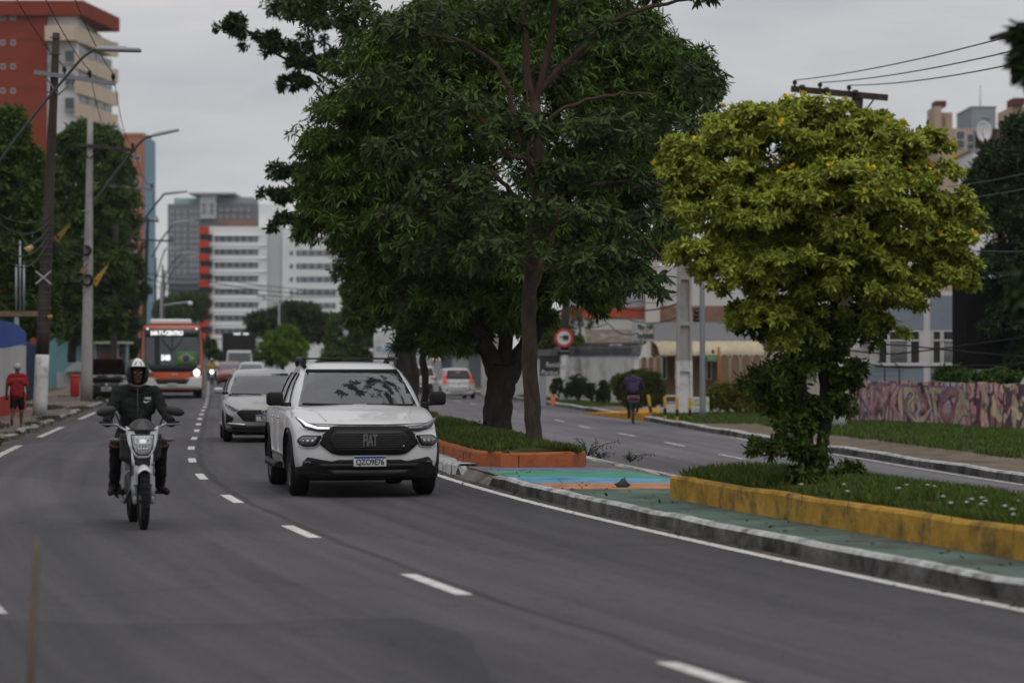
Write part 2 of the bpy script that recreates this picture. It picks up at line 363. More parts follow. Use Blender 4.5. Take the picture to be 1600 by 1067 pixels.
# ------------------------------------------------------------------ painted markings
def paint(name, col, wear=.35): return mat(name, col, .75, var=.14, vscale=14, coords='World', dirt=(.13, .125, .125), dscale=7, damt=wear)
M_line = paint('line_paint', (.62, .61, .57), .34); M_line2 = paint('line_paint_worn', (.55, .54, .52), .5)
def line_strip(b, f, off, w, y0, y1, z, step=.5):
    n = max(2, int((y1 - y0) / step) + 1); ys = np.linspace(y0, y1, n); vs = []
    for Y in ys:
        s = (f(Y + .3) - f(Y - .3)) / .6; hw = w / 2 * math.sqrt(1 + s * s)
        vs += [(f(Y) + off - hw, Y, z), (f(Y) + off + hw, Y, z)]
    b.add(vs, [(2 * i, 2 * i + 1, 2 * i + 3, 2 * i + 2) for i in range(n - 1)])
b = MB()
for k in range(-1, 40): line_strip(b, Cx, 0, .125, 13.18 + 6.15 * k, 15.03 + 6.15 * k, .004)
struct(b.build('lane_markings', M_line, fix=False))
b = MB(); line_strip(b, Cx, 3.47, .12, 3, 300, .004); struct(b.build('edge_line', M_line, fix=False))
b = MB()
for a, c in ((17.9, 23), (29, 36), (46, 52.5), (58, 66.5), (75, 84.5), (91, 101), (108, 118), (128, 140)): line_strip(b, Cx, -3.36 - (.12 if a < 20 else 0), .14, a, c, .004)
struct(b.build('edge_line', M_line2, fix=False))
b = MB()
for k in range(-5, 20): line_strip(b, RDx, 0, .11, 62.8 + 8.1 * k, 65.7 + 8.1 * k, ZR + .004)
struct(b.build('lane_markings', M_line2, fix=False))
b = MB()
line_strip(b, RLx, -.1, .12, 3, 300, ZR + .004); line_strip(b, RKx, -.22, .1, 3, 70, ZR + .004); struct(b.build('edge_line', M_line2, fix=False))

# rainbow crossing through the median and the green footway beside the yellow planter
def band(name, ya, yb, col, x0=None, x1=None, slant=.0):
    ys = np.linspace(0, 1, 5); vs = []; fs = []; nx = 13
    for t in ys:
        for k in range(nx):
            u = k / (nx - 1)
            Y0 = ya(u) + (yb(u) - ya(u)) * t
            a = (KRx(Y0) + .16) if x0 is None else x0(Y0); c = (RLx(Y0) - .46) if x1 is None else x1(Y0)
            X = a + (c - a) * u; vs.append((X, Y0, med_z(X, Y0) + .005))
    for i in range(4):
        for k in range(nx - 1): fs.append((i * nx + k, i * nx + k + 1, (i + 1) * nx + k + 1, (i + 1) * nx + k))
    me = bpy.data.meshes.new(name); me.from_pydata(vs, [], fs)
    me.materials.append(mat(name + '_paint', col, .85, var=.2, vscale=3, coords='World', dirt=tuple(x * .55 for x in col), dscale=2.2, damt=.4, bump=.2, bscale=20))
    return struct(link(name, me))
w1 = lambda base, a, ph: (lambda u: base + a * math.sin(u * 4 + ph))
e = [w1(38.15, .05, 0), w1(36.95, .25, 1), w1(35.1, .25, 2), w1(33.5, .1, .5), w1(31.9, .05, 0)]
band('lilac_crossing_paint', e[1], e[0], (.17, .16, .26)); band('green_crossing_paint', e[2], e[1], (.085, .29, .19))
band('blue_crossing_paint', e[3], e[2], (.12, .29, .43)); band('orange_crossing_paint', e[4], e[3], (.42, .21, .12))
PLx = lambda Y: KRx(Y) + .72                      # left face of the yellow planter
strip('footway', lambda Y: KRx(Y) + .16, lambda Y: RLx(Y) - .5, 0, 0, 5, 31.85, mat('green_footway_paint', (.10, .15, .12), .85, var=.25, vscale=1.5, coords='World', dirt=(.07, .075, .065), dscale=1.1, damt=.55, bump=.25, bscale=16), 10,
      ys=list(np.arange(5, 31.9, .4)) + [31.85], zf=None)
o = bpy.data.objects['footway']
for v in o.data.vertices: v.co.z = med_z(v.co.x, v.co.y) + .005

pj = rnd(31, .35, 1.2)
strip('asphalt_patch', lambda Y: Cx(Y) - 4.3, lambda Y: Cx(Y) - .95 + pj(Y), .003, .003, 6, 17.4, asphalt('asphalt_patched', tone=.78), 6, ys=list(np.arange(6, 17.45, .15)))
for v in bpy.data.objects['asphalt_patch'].data.vertices: v.co.y -= (.25 * math.sin(v.co.x * 2.1) + .12 * math.sin(v.co.x * 5.3)) * max(0, (v.co.y - 12) / 5.4)

# ------------------------------------------------------------------ planters on the median
def planter(name, label, left, right, y0, y1, top, base, m, soil, group=None, round_end=.35):
    """low walls round raised soil; left/right give X of the outer faces"""
    t = thing(name, label, 'planter', (left(y0), y0, 0), 0, group); o = Vector(t.location)
    ys = list(np.arange(y0, y1, .5)) + [y1]; out_ = []
    for Y in ys:
        k = min(1, (Y - y0) / round_end) if round_end else 1
        ins = (1 - math.sqrt(max(0, 1 - (1 - k) ** 2))) * .3
        out_.append((left(Y) + ins, right(Y) - ins, Y))
    b = MB(); tw = .14; wob = rnd(int(y0), .012, 2.2)
    for side in (0, 1):
        sec = []
        for L_, R_, Y in out_:
            x = L_ if side == 0 else R_; s = 1 if side == 0 else -1; tz = top + wob(Y + side * 7)
            sec += [(x, Y, base), (x, Y, tz - .03), (x + s * .025, Y, tz), (x + s * (tw - .02), Y, tz), (x + s * tw, Y, tz - .03), (x + s * tw, Y, base)]
        vs = [Vector(p) - o for p in sec]; n = 6
        b.add(vs, [(i * n + k, i * n + k + 1, (i + 1) * n + k + 1, (i + 1) * n + k) for i in range(len(out_) - 1) for k in range(n - 1)])
    L_, R_, Y = out_[0]; nx = 8; sec = []
    for i in range(nx + 1):
        x = L_ + (R_ - L_) * i / nx; tz = top + wob(x * 2)
        sec += [(x, Y, base), (x, Y, tz - .03), (x, Y + .025, tz), (x, Y + tw - .02, tz), (x, Y + tw, tz - .03), (x, Y + tw, base)]
    vs = [Vector(p) - o for p in sec]; n = 6
    b.add(vs, [(i * n + k, i * n + k + 1, (i + 1) * n + k + 1, (i + 1) * n + k) for i in range(nx) for k in range(n - 1)])
    b.build('wall', m, t)
    Mj = mat('joint_dark', (.06, .035, .02), .95)
    for i, Y in enumerate(np.arange(y0 + 1.6, y0 + (0 if 'yellow' in label else 24), 2.6)): b = MB(); b.box(Vector((left(Y) - .001, Y, (top + base) / 2 - .02)) - o, (.008, .014, top - base - .06), rx=.02 * math.sin(i * 5)); b.build('joint', Mj, t)
    b = MB(); b.box(Vector(((left(y0) + right(y0)) / 2 - .25, y0 - .001, (top + base) / 2 - .02)) - o, (.012, .008, top - base - .06)); b.build('joint', Mj, t)
    b = MB(); vs = []; fs = []; nx = 6; wb = rnd(int(y0) + 4, .05, 1.4)
    for L_, R_, Y in out_:
        for k in range(nx + 1):
            u = k / nx; vs.append(Vector((L_ + .1 + (R_ - L_ - .2) * u, max(Y, y0 + .1), top - .05 + (math.sin(u * math.pi) * .11 + .5 * wb(Y + u * 3)) * min(1, (Y - y0) / .9))) - o)
    for i in range(len(out_) - 1):
        for k in range(nx): fs.append((i * (nx + 1) + k, i * (nx + 1) + k + 1, (i + 1) * (nx + 1) + k + 1, (i + 1) * (nx + 1) + k))
    b.add(vs, fs, 0, True).build('soil', soil, t, fix=False)
    return t
M_yel = mat('planter_yellow', (.40, .235, .045), .85, var=.28, vscale=4, coords='World', dirt=(.11, .075, .045), dscale=2.3, damt=.42, bump=.5, bscale=22)
M_ora = mat('planter_orange', (.36, .115, .05), .85, var=.25, vscale=3, coords='World', dirt=(.17, .07, .05), dscale=1.6, damt=.4, bump=.4, bscale=22)
M_soil = mat('planter_soil', (.05, .055, .022), .95, var=.5, vscale=3, coords='World', dirt=(.06, .045, .03), dscale=1.4, damt=.45, bump=.7, bscale=14)
yel_l = lambda Y: PLx(Y) + .165; yel_r = lambda Y: PLx(Y) + 2.1
def flip_planter():
    # the yellow one has its rounded end away from the camera
    t = planter('planter', 'long low planter with weathered yellow concrete walls under the yellow-flowering tree', lambda Y: yel_l(30.3 - Y), lambda Y: yel_r(30.3 - Y), 0.0, 20.0, .40, 0.0, M_yel, M_soil, 'planters on the median')
    off = Vector(t.location)
    for c in children_of(t):
        for v in c.data.vertices:
            w = v.co + off; w.y = 30.3 - w.y; v.co = w - Vector((off.x, 30.3, 0))
        c.data.flip_normals(); c.data.update()
    t.location = (off.x, 30.3, 0)
    return t
t_yel = flip_planter()
ora_l = lambda Y: KRx(Y) + .26
ora_r = lambda Y: ora_l(Y) + 1.62 + .2 * sm01((Y - 39) / 6)
sm01 = lambda t: min(1, max(0, t))
t_ora = planter('planter', 'low planter with terracotta orange walls around the two big tree trunks', ora_l, ora_r, 38.45, 112, .36, -.3, M_ora, M_soil, 'planters on the median', round_end=.3)
# ================================================================== TREES, HEDGES, GRASS
def leaf_mat(name, col, var=.45, trans=.25, spec=.10, rough=.6):
    m = mat(name, col, rough, island=var, trans=trans, spec=spec)
    return m
LM_mango = leaf_mat('leaf_mango', (.064, .112, .019), .55, .16)
LM_front = leaf_mat('leaf_palmate', (.062, .092, .030), .45, .25, .12, .55)
LM_yellow = leaf_mat('leaf_yellow_green', (.28, .32, .048), .5, .24)
LM_mid = leaf_mat('leaf_mid', (.055, .10, .020), .5, .25)
LM_shoot = leaf_mat('leaf_shoots', (.060, .092, .018), .5, .25)
LM_dark = leaf_mat('leaf_dark', (.032, .058, .018), .5, .2)
LM_olive = leaf_mat('leaf_olive', (.058, .088, .020), .5, .25)
LM_hedge = leaf_mat('leaf_hedge', (.07, .088, .02), .5, .2)
LM_hedgey = leaf_mat('leaf_hedge_yellow', (.12, .12, .02), .5, .2)
M_flower = mat('flower_yellow', (.70, .47, .02), .6, island=.3, trans=.2)
M_white = mat('flower_white', (.75, .75, .72), .6)
M_bark = mat('bark_brown', (.075, .058, .046), .95, var=.4, vscale=9, bump=1.0, bscale=26, stretch=(1, 1, .35))
M_barkd = mat('bark_dark', (.030, .026, .022), .95, var=.4, vscale=7, bump=1.0, bscale=20, stretch=(1, 1, .35))
M_barkr = mat('bark_reddish', (.105, .066, .05), .9, var=.3, vscale=9, bump=.8, bscale=30, stretch=(1, 1, .3))

def leaves_mesh(name, m, pts, axes, k, ln, wd, spread, droop, rng, fold=.25, jitter=.35):
    """k leaves radiating from every point of pts around its axis; spread = angle to the axis (rad)"""
    N = len(pts); pts = np.repeat(pts, k, 0); ax = np.repeat(axes, k, 0)
    n = N * k
    ph = (np.tile(np.arange(k), N) / k * 2 * np.pi) + np.repeat(rng.uniform(0, 6.28, N), k) + rng.normal(0, jitter, n)
    th = spread * (1 + rng.normal(0, .3, n))
    ref = np.where(np.abs(ax[:, 2:3]) < .9, np.array([[0, 0, 1.]]), np.array([[1., 0, 0]]))
    u = np.cross(ax, ref); u /= np.linalg.norm(u, axis=1, keepdims=True) + 1e-9; v = np.cross(ax, u)
    d = ax * np.cos(th)[:, None] + (u * np.cos(ph)[:, None] + v * np.sin(ph)[:, None]) * np.sin(th)[:, None]
    d[:, 2] -= droop * rng.uniform(.4, 1.4, n); d /= np.linalg.norm(d, axis=1, keepdims=True)
    up = np.array([[0, 0, 1.]]) + rng.normal(0, .45, (n, 3))
    s = np.cross(d, up); s /= np.linalg.norm(s, axis=1, keepdims=True) + 1e-9
    nrm = np.cross(s, d)
    L = ln * rng.uniform(.6, 1.25, n)[:, None]; W = wd * rng.uniform(.7, 1.2, n)[:, None]
    base = pts + d * L * .06
    tip = base + d * L - np.array([[0, 0, 1.]]) * L * droop * .25
    mid = base + d * L * .5
    m1 = base + d * L * .3; m2 = base + d * L * .68 - np.array([[0, 0, 1.]]) * L * droop * .08; f_ = nrm * W * fold; h1 = s * W * .40; h2 = s * W * .46
    V = np.stack([base, m1 - h1 - f_, m2 - h2 - f_, tip, m2 + h2 - f_, m1 + h1 - f_], 1).reshape(-1, 3)
    idx = np.arange(n)[:, None] * 6
    T = np.concatenate([idx + np.array([[0, 1, 2, 3]]), idx + np.array([[0, 3, 4, 5]])], 1).reshape(-1, 4)
    me = bpy.data.meshes.new(name); me.vertices.add(len(V)); me.vertices.foreach_set('co', V.astype(np.float32).ravel())
    me.loops.add(T.size); me.loops.foreach_set('vertex_index', T.astype(np.int32).ravel())
    me.polygons.add(len(T)); me.polygons.foreach_set('loop_start', (np.arange(len(T)) * 4).astype(np.int32))
    me.polygons.foreach_set('loop_total', np.full(len(T), 4, np.int32)) if bpy.app.version < (4, 1) else None
    me.materials.append(m); me.update(calc_edges=True); me.validate()
    return me

def clump_points(lobes, nsub, npt, rng, sub=.28, shell=.72, flat=1.0, upb=.35):
    """lobes: (cx,cy,cz,rx,ry,rz[,weight]); returns points and outward axes, gathered in sub-clumps near each lobe's surface"""
    P_ = []; A_ = []
    for lb in lobes:
        c = np.array(lb[:3]); r = np.array(lb[3:6]); w = lb[6] if len(lb) > 6 else 1
        ns = max(3, int(nsub * w))
        d = rng.normal(0, 1, (ns, 3)); d /= np.linalg.norm(d, axis=1, keepdims=True)
        d[:, 2] = np.where(d[:, 2] < -.55, -d[:, 2] * .6, d[:, 2])
        rad = shell + (1 - shell) * rng.uniform(0, 1, ns) ** .6
        inner = rng.uniform(0, 1, ns) < .18; rad = np.where(inner, rng.uniform(.2, shell, ns), rad)
        sc = c + d * r * rad[:, None]
        for i in range(ns):
            k = max(2, int(npt * rng.uniform(.5, 1.5)))
            q = rng.normal(0, 1, (k, 3)); q /= np.linalg.norm(q, axis=1, keepdims=True); q *= rng.uniform(.15, 1, (k, 1)) ** .5
            sr = r.mean() * sub * rng.uniform(.6, 1.4)
            q[:, 2] *= flat
            P_.append(sc[i] + q * sr)
            a = d[i][None] * .8 + q * .7 + np.array([[0, 0, upb]]) + rng.normal(0, .2, (k, 3)); A_.append(a / np.linalg.norm(a, axis=1, keepdims=True))
    return np.concatenate(P_), np.concatenate(A_)

def smooth_path(pts, n=5):
    pts = [Vector(p) for p in pts]
    if len(pts) < 3: return pts
    o = []
    for i in range(len(pts) - 1):
        p0, p1, p2, p3 = pts[max(0, i - 1)], pts[i], pts[i + 1], pts[min(len(pts) - 1, i + 2)]
        for k in range(n):
            t = k / n; o.append(.5 * ((2 * p1) + (p2 - p0) * t + (2 * p0 - 5 * p1 + 4 * p2 - p3) * t * t + (3 * p1 - p0 - 3 * p2 + p3) * t ** 3))
    o.append(pts[-1]); return o
def limb(b, pts, r0, r1, n=10, mi=0, rng=None, wob=0.0):
    q = smooth_path(pts); m = len(q)
    rad = [r0 + (r1 - r0) * (i / (m - 1)) for i in range(m)]
    if rng is not None and wob:
        q = [p + Vector(rng.normal(0, wob, 3)) if 0 < i < m - 1 else p for i, p in enumerate(q)]
        rad = [x * (1 + (.04 if r0 > .1 else .09) * math.sin(i * 1.3 + r0 * 50)) for i, x in enumerate(rad)]
    b.tube(q, rad, n, mi, caps=True)

def pix_lobes(Y, items):
    """items: px, py, rx_px, rz_px[, dy_m, ry_m, weight] at distance Y (real ellipsoids)"""
    o = []
    for it in items:
        px, py, rx, rz = it[:4]; dy = it[4] if len(it) > 4 else 0; ry = it[5] if len(it) > 5 else None; w = it[6] if len(it) > 6 else 1
        c = P(px, py, Y + dy); s = (Y + dy) / FPX
        o.append((c.x, c.y, c.z, rx * s, (ry if ry else rx * s), rz * s, w))
    return o
def tree(name, label, base, trunk_b, trunk_mat, lobes, lm, seed, nsub, npt, k, ln, wd, spread=1.1, droop=.35, sub=.28, shell=.72, flat=1.0, group=None, cat='tree', extra=None, limbs=True, limb_r=.05, tb=None, fold=.25, upb=.35):
    t = thing(name, label, cat, base, 0, group); o = Vector(base); rng = np.random.default_rng(seed)
    b = MB()
    if callable(trunk_b): trunk_b(b, rng)
    if limbs:
        top = Vector(tb) if tb is not None else o + Vector((0, 0, 1.5))
        for lb in lobes:
            c = Vector(lb[:3]); mid = top.lerp(c, .5) + Vector((0, 0, (c - top).length * .12))
            limb(b, [top, mid, c], limb_r, limb_r * .35, 7, 0, rng, .02)
    if b.v:
        b.v = [tuple(Vector(v) - o) for v in b.v]; b.build('trunk', trunk_mat, t, fix=False)
    pts, ax = clump_points(lobes, nsub, npt, rng, sub, shell, flat, upb)
    me = leaves_mesh('crown', lm, pts - np.array(o), ax, k, ln, wd, spread, droop, rng, fold)
    link('crown', me, t)
    if extra: extra(t, pts - np.array(o), ax, rng)
    return t
TREEG = 'street trees'
# --- tall front tree on the median: bare reddish limbs in front, tiers of big palmate leaves
YF = 41.0
def tfront(b, rng):
    q = lambda l: [P(x, y, YF + d) for x, y, d in l]
    limb(b, q([(836, 712, 0), (832, 640, 0), (828, 560, 0), (826, 480, .1), (832, 400, .1), (838, 335, 0)]), .135, .10, 14, 0, rng, .006)
    for pts, r0, r1 in (
        ([(838, 340, 0), (842, 260, 0), (838, 200, -.1), (835, 150, -.1)], .10, .075),
        ([(835, 160, -.1), (824, 120, -.1), (820, 50, 0), (814, -60, .2)], .065, .045),
        ([(836, 165, -.1), (850, 110, -.2), (862, 50, -.2), (872, -50, -.3)], .06, .04),
        ([(838, 155, -.1), (872, 110, -.3), (915, 72, -.5), (962, 30, -.7), (1040, 6, -1), (1120, -12, -1.2)], .055, .022),
        ([(842, 250, 0), (812, 215, -.2), (800, 160, -.3), (780, 110, -.4), (735, 72, -.5), (690, 58, -.6), (640, 60, -.6)], .05, .018),
        ([(842, 280, 0), (822, 250, -.4), (790, 240, -.6), (740, 175, -.8), (700, 140, -.9)], .045, .018),
        ([(846, 235, 0), (862, 185, -.3), (905, 160, -.5), (960, 148, -.6), (1020, 148, -.8)], .04, .016),
        ([(838, 340, 0), (800, 300, -.5), (760, 270, -.8), (700, 300, -1), (650, 330, -1.1)], .05, .015),
        ([(834, 350, 0), (880, 300, -.5), (930, 290, -.7), (1000, 280, -.9), (1050, 300, -1)], .045, .015),
        ([(830, 400, 0), (870, 350, -.6), (930, 340, -.9), (1000, 370, -1.1), (1040, 410, -1.2)], .04, .014),
        ([(830, 420, 0), (790, 380, -.6), (740, 360, -.9), (690, 380, -1)], .04, .014),
        ([(828, 470, 0), (848, 410, .4), (872, 340, .6), (890, 260, .8)], .05, .02),
        ([(838, 330, 0), (826, 260, -.2), (826, 200, -.3), (822, 120, -.4)], .035, .012)):
        limb(b, q(pts), r0, r1, 8, 1, rng, .012)
fl = pix_lobes(YF, [
    (720, 175, 95, 32, -.6, .9), (640, 235, 70, 28, -.9, .7), (790, 205, 70, 26, -1.2, .8), (720, 290, 85, 30, -1.1, .9), (660, 330, 60, 26, -1, .7),
    (770, 330, 90, 34, -1.4, .9), (700, 390, 75, 34, -1.0, .8), (800, 400, 90, 34, -1.6, .9), (905, 340, 95, 34, -1.4, .9), (950, 400, 80, 36, -1.4, .9),
    (1010, 350, 70, 30, -1, .8), (1000, 440, 55, 34, -1.0, .7), (920, 430, 70, 34, -1.2, .8), (930, 205, 90, 30, -.9, .9), (1020, 210, 80, 36, -.6, .9), (1060, 290, 60, 50, -.4, .8),
    (960, 280, 80, 26, -.9, .8), (880, 275, 60, 24, -1, .7), (640, 60, 100, 34, -.3, 1.0), (560, 30, 90, 40, 0, 1.0), (720, 30, 90, 36, -.4, 1.0), (850, 0, 100, 40, -.6, 1.0), (960, 60, 80, 34, -.4, 1.0),
    (1060, -8, 80, 22, -.9, .8), (480, 5, 60, 30, 0, .8), (620, 130, 70, 30, -.5, .8), (1090, 130, 40, 40, 0, .7), (980, -30, 90, 40, -.3, 1), (740, -60, 200, 40, 0, 1.4), (870, 110, 60, 20, .6, .7)]) + [(-1.2, 38.2, 8.6, 1.0, .8, .35, .8), (-.2, 38.6, 8.2, .9, .9, .35, .8), (-1.9, 37.4, 8.1, .5, .5, .25, .4), (-.5, 37.2, 7.6, .5, .5, .25, .4)]
tree('street_tree', 'slim tall tree on the orange planter, reddish limbs showing through tiers of broad leaves', P(836, 706, YF), tfront, [M_bark, M_barkr], fl, LM_front, 11, 17, 7, 6, .17, .062,
     spread=1.3, droop=.5, sub=.24, shell=.55, flat=.55, group=TREEG, limbs=False, upb=.7)

# --- mango behind it: stout dark forked trunk, dense dome of long narrow leaves
YM = 48.5
def tmango(b, rng):
    q = lambda l: [P(x, y, YM + d) for x, y, d in l]
    limb(b, q([(775, 692, 0), (776, 672, 0), (778, 640, 0), (782, 600, 0), (787, 565, 0)]), .275, .25, 16, 0, rng, .01)
    limb(b, q([(780, 600, 0), (768, 560, 0), (748, 520, -.2), (730, 460, -.2), (690, 380, 0)]), .19, .10, 12, 0, rng, .01)
    limb(b, q([(788, 600, 0), (808, 560, .2), (838, 515, .3), (852, 440, .4), (880, 330, .3)]), .20, .10, 12, 0, rng, .01)
    limb(b, q([(760, 540, -.2), (742, 518, -.4), (728, 505, -.6), (700, 470, -.8)]), .06, .03, 8, 0, rng, .01)
    limb(b, q([(785, 590, 0), (792, 500, .3), (785, 420, .5), (790, 300, .5)]), .15, .08, 12, 0, rng, .01)
ml = pix_lobes(YM, [
    (790, 190, 250, 200, 1, 2.9, 2.2), (600, 230, 130, 130, .4, 1.7, 1.0), (560, 330, 95, 90, .2, 1.2, .8), (640, 130, 140, 100, .6, 1.7, 1), (900, 120, 180, 120, .8, 2.0, 1.2), (1010, 200, 120, 120, .6, 1.7, 1),
    (1050, 280, 85, 80, .5, 1.1, .6), (960, 340, 120, 110, .4, 1.5, .8), (700, 380, 140, 90, -.2, 1.7, .9), (840, 400, 140, 80, -.2, 1.8, .9), (620, 420, 70, 60, .2, .9, .4), (760, 60, 180, 80, 1, 2.2, .9), (880, 40, 160, 70, 1, 2, .7),
    (545, 250, 70, 90, .2, 1, .5), (1040, 130, 80, 70, .6, 1, .5), (700, 460, 120, 60, 0, 1.2, .6), (850, 460, 110, 60, 0, 1.2, .6), (690, 530, 80, 30, .3, .8, .35), (780, 500, 90, 40, .6, .9, .4), (790, 300, 220, 150, .6, 1.6, .9), (800, 420, 200, 90, .8, 1.3, .6), (640, 330, 120, 110, .6, 1.2, .6)])
tree('mango_tree', 'dense dome-shaped tree with long narrow drooping leaves on a thick dark forked trunk', P(777, 680, YM), tmango, M_barkd, ml, LM_mango, 12, 95, 18, 8, .20, .036,
     spread=1.2, droop=.42, sub=.20, shell=.76, flat=.6, group=TREEG, limbs=False, upb=.6)

# --- tree with far-reaching tiered branches behind the mango
YT = 66.0
def ttier(b, rng):
    q = lambda l: [P(x, y, YT + d) for x, y, d in l]
    limb(b, q([(632, 640, 0), (630, 560, 0), (622, 470, 0), (612, 350, 0), (600, 200, 0), (595, 60, 0)]), .19, .08, 10, 0, rng, .01)
    for pts in ([(600, 200, 0), (520, 130, 0), (450, 95, 0), (380, 45, 0), (345, 42, 0)], [(605, 250, 0), (540, 190, 0), (480, 120, 0), (440, 125, 0)], [(612, 340, 0), (540, 290, 0), (470, 270, 0), (425, 268, 0)],
                [(618, 420, 0), (550, 360, 0), (490, 330, 0), (440, 335, 0)], [(600, 100, 0), (540, 50, 0), (480, 20, 0), (430, 5, 0)], [(615, 380, 0), (550, 330, 0), (480, 300, 0), (430, 305, 0)]):
        limb(b, q(pts), .06, .015, 7, 0, rng, .015)
tl = pix_lobes(YT, [(362, 42, 30, 20), (408, 62, 34, 18), (448, 82, 40, 24), (490, 100, 40, 26), (460, 128, 26, 12), (445, 268, 30, 14), (480, 278, 42, 18), (520, 290, 40, 26), (432, 303, 26, 12), (470, 305, 36, 16), (500, 320, 40, 20), (450, 348, 30, 14), (495, 352, 34, 22),
    (455, 15, 50, 18), (510, 45, 50, 26), (540, 95, 40, 30), (530, 10, 60, 24)])
tree('tiered_tree', 'tree with long horizontal branches reaching out in tiers over the road toward the white tower', P(632, 636, YT), ttier, M_barkd, tl, LM_dark, 13, 14, 11, 6, .16, .06, spread=1.2, droop=.4, sub=.3, shell=.5, flat=.6, group=TREEG, limbs=False)

# --- smaller flowering trees further along the median
def ttwin(b, rng):
    q = lambda l: [P(x, y, 82 + d) for x, y, d in l]
    limb(b, q([(646, 632, 0), (648, 585, 0), (640, 545, 0), (622, 500, 0), (600, 440, 0)]), .17, .08, 10, 0, rng, .01)
    limb(b, q([(644, 560, 0), (655, 520, 0), (668, 470, 0), (690, 430, 0)]), .11, .05, 8, 0, rng, .01)
def flowers(n, size, col=M_flower, kk=5):
    def f(t, pts, ax, rng):
        top = pts[:, 2] > np.percentile(pts[:, 2], 35); sel = rng.choice(np.where(top)[0], n, False)
        c = pts.mean(0); d = pts[sel] - c; p = pts[sel] + d / np.linalg.norm(d, axis=1, keepdims=True) * size * 1.5
        me = leaves_mesh('blossoms', col, p, ax[sel], kk, size, size * .8, .9, 0, rng); link('blossoms', me, t)
    return f
tree('flowering_tree', 'dark median tree with forked trunk and a few yellow blossoms, beside the white car bonnet', P(646, 628, 82), ttwin, M_barkd,
     pix_lobes(82, [(575, 400, 55, 60, 0, None, 1.2), (610, 450, 70, 50, 0), (560, 440, 40, 40), (600, 360, 60, 50), (640, 400, 70, 60), (660, 460, 60, 45), (575, 490, 38, 25), (545, 380, 28, 40), (610, 500, 45, 22)]),
     LM_olive, 14, 46, 12, 6, .17, .075, spread=1.1, droop=.4, sub=.25, group=TREEG, tb=P(630, 510, 82), extra=flowers(45, .10))
def tthin(b, rng):
    q = lambda l: [P(x, y, 60 + d) for x, y, d in l]
    limb(b, q([(664, 660, 0), (664, 600, 0), (660, 540, 0), (664, 480, 0), (680, 430, 0)]), .095, .06, 10, 0, rng, .012)
tree('young_tree', 'slender median tree with thin dark trunk and light green leaves under the mango', P(664, 652, 60), tthin, M_barkd,
     pix_lobes(60, [(690, 420, 62, 34, -.5), (740, 440, 60, 32, -.8), (680, 465, 55, 30, -.5), (740, 480, 60, 28, -.6), (800, 450, 55, 36, -.4), (830, 500, 40, 26, 0), (770, 505, 60, 22, 0), (660, 500, 30, 22), (705, 505, 40, 20)]),
     LM_mid, 15, 40, 10, 6, .17, .065, spread=1.15, droop=.45, sub=.26, group=TREEG, tb=P(666, 500, 60))

# --- yellow-green flowering tree on the yellow planter
YY = 27.4
def tyel(b, rng):
    q = lambda l: [P(x, y, YY + d) for x, y, d in l]
    limb(b, q([(1264, 768, 0), (1262, 720, 0), (1252, 660, 0), (1248, 600, 0)]), .10, .085, 12, 0, rng, .006)
    limb(b, q([(1275, 768, .05), (1285, 700, .05), (1288, 620, .1), (1292, 540, .1), (1305, 470, .1), (1330, 400, 0)]), .075, .04, 10, 0, rng, .006)
    limb(b, q([(1248, 610, 0), (1238, 550, 0), (1222, 500, -.1), (1180, 440, -.2), (1130, 390, -.2)]), .06, .025, 10, 0, rng, .006)
    limb(b, q([(1249, 605, 0), (1256, 540, .1), (1262, 470, .2), (1268, 380, .2), (1270, 280, .1)]), .06, .025, 10, 0, rng, .006)
    limb(b, q([(1290, 560, .1), (1330, 500, 0), (1380, 450, -.1), (1440, 420, -.1)]), .045, .02, 8, 0, rng, .006)
    limb(b, q([(1300, 480, .1), (1360, 400, .3), (1420, 330, .3)]), .04, .018, 8, 0, rng, .006)
yl = pix_lobes(YY, [
    (1290, 330, 175, 130, .2, 1.1, 1.5), (1120, 250, 85, 75, 0, .6, .8), (1180, 210, 80, 50, 0, .6, .6), (1260, 200, 80, 50, 0, .6, .6), (1360, 225, 75, 50, 0, .6, .6), (1430, 260, 65, 60, 0, .6, .6), (1100, 320, 65, 65, -.1, .5, .6),
    (1100, 400, 62, 45, -.2, .5, .5), (1160, 430, 70, 50, -.3, .5, .6), (1240, 420, 85, 50, -.4, .6, .6), (1330, 430, 85, 60, -.3, .6, .7), (1420, 380, 80, 75, -.1, .6, .8), (1490, 350, 50, 65, 0, .5, .4), (1490, 430, 45, 45, -.1, .4, .4), (1410, 460, 60, 35, -.2, .4, .4),
    (1200, 330, 80, 60, -.5, .5, .6), (1300, 300, 90, 50, -.6, .5, .7), (1390, 310, 80, 50, -.4, .5, .5)])
yl2 = pix_lobes(YY, [(1190, 490, 60, 30, -.1, .5, .35), (1250, 500, 55, 26, .1, .4, .3), (1330, 500, 40, 24, .1, .4, .22), (1380, 510, 40, 22, 0, .4, .2), (1240, 530, 50, 30, 0, .4, .3), (1290, 300, 130, 90, .1, .5, .8), (1200, 400, 90, 60, .1, .4, .6), (1380, 400, 90, 60, .1, .4, .6), (1290, 460, 100, 40, .1, .4, .6)])
t = tree('blossom_tree', 'yellow-green bushy tree with orange-yellow blossoms growing on the yellow planter', P(1266, 760, YY), tyel, M_barkd, yl + yl2, LM_yellow, 16, 84, 21, 6, .080, .032,
     spread=1.3, droop=.35, sub=.215, shell=.68, flat=.42, group=TREEG, limbs=False, extra=flowers(120, .05), upb=.9)
rng = np.random.default_rng(5); o = Vector(t.location)
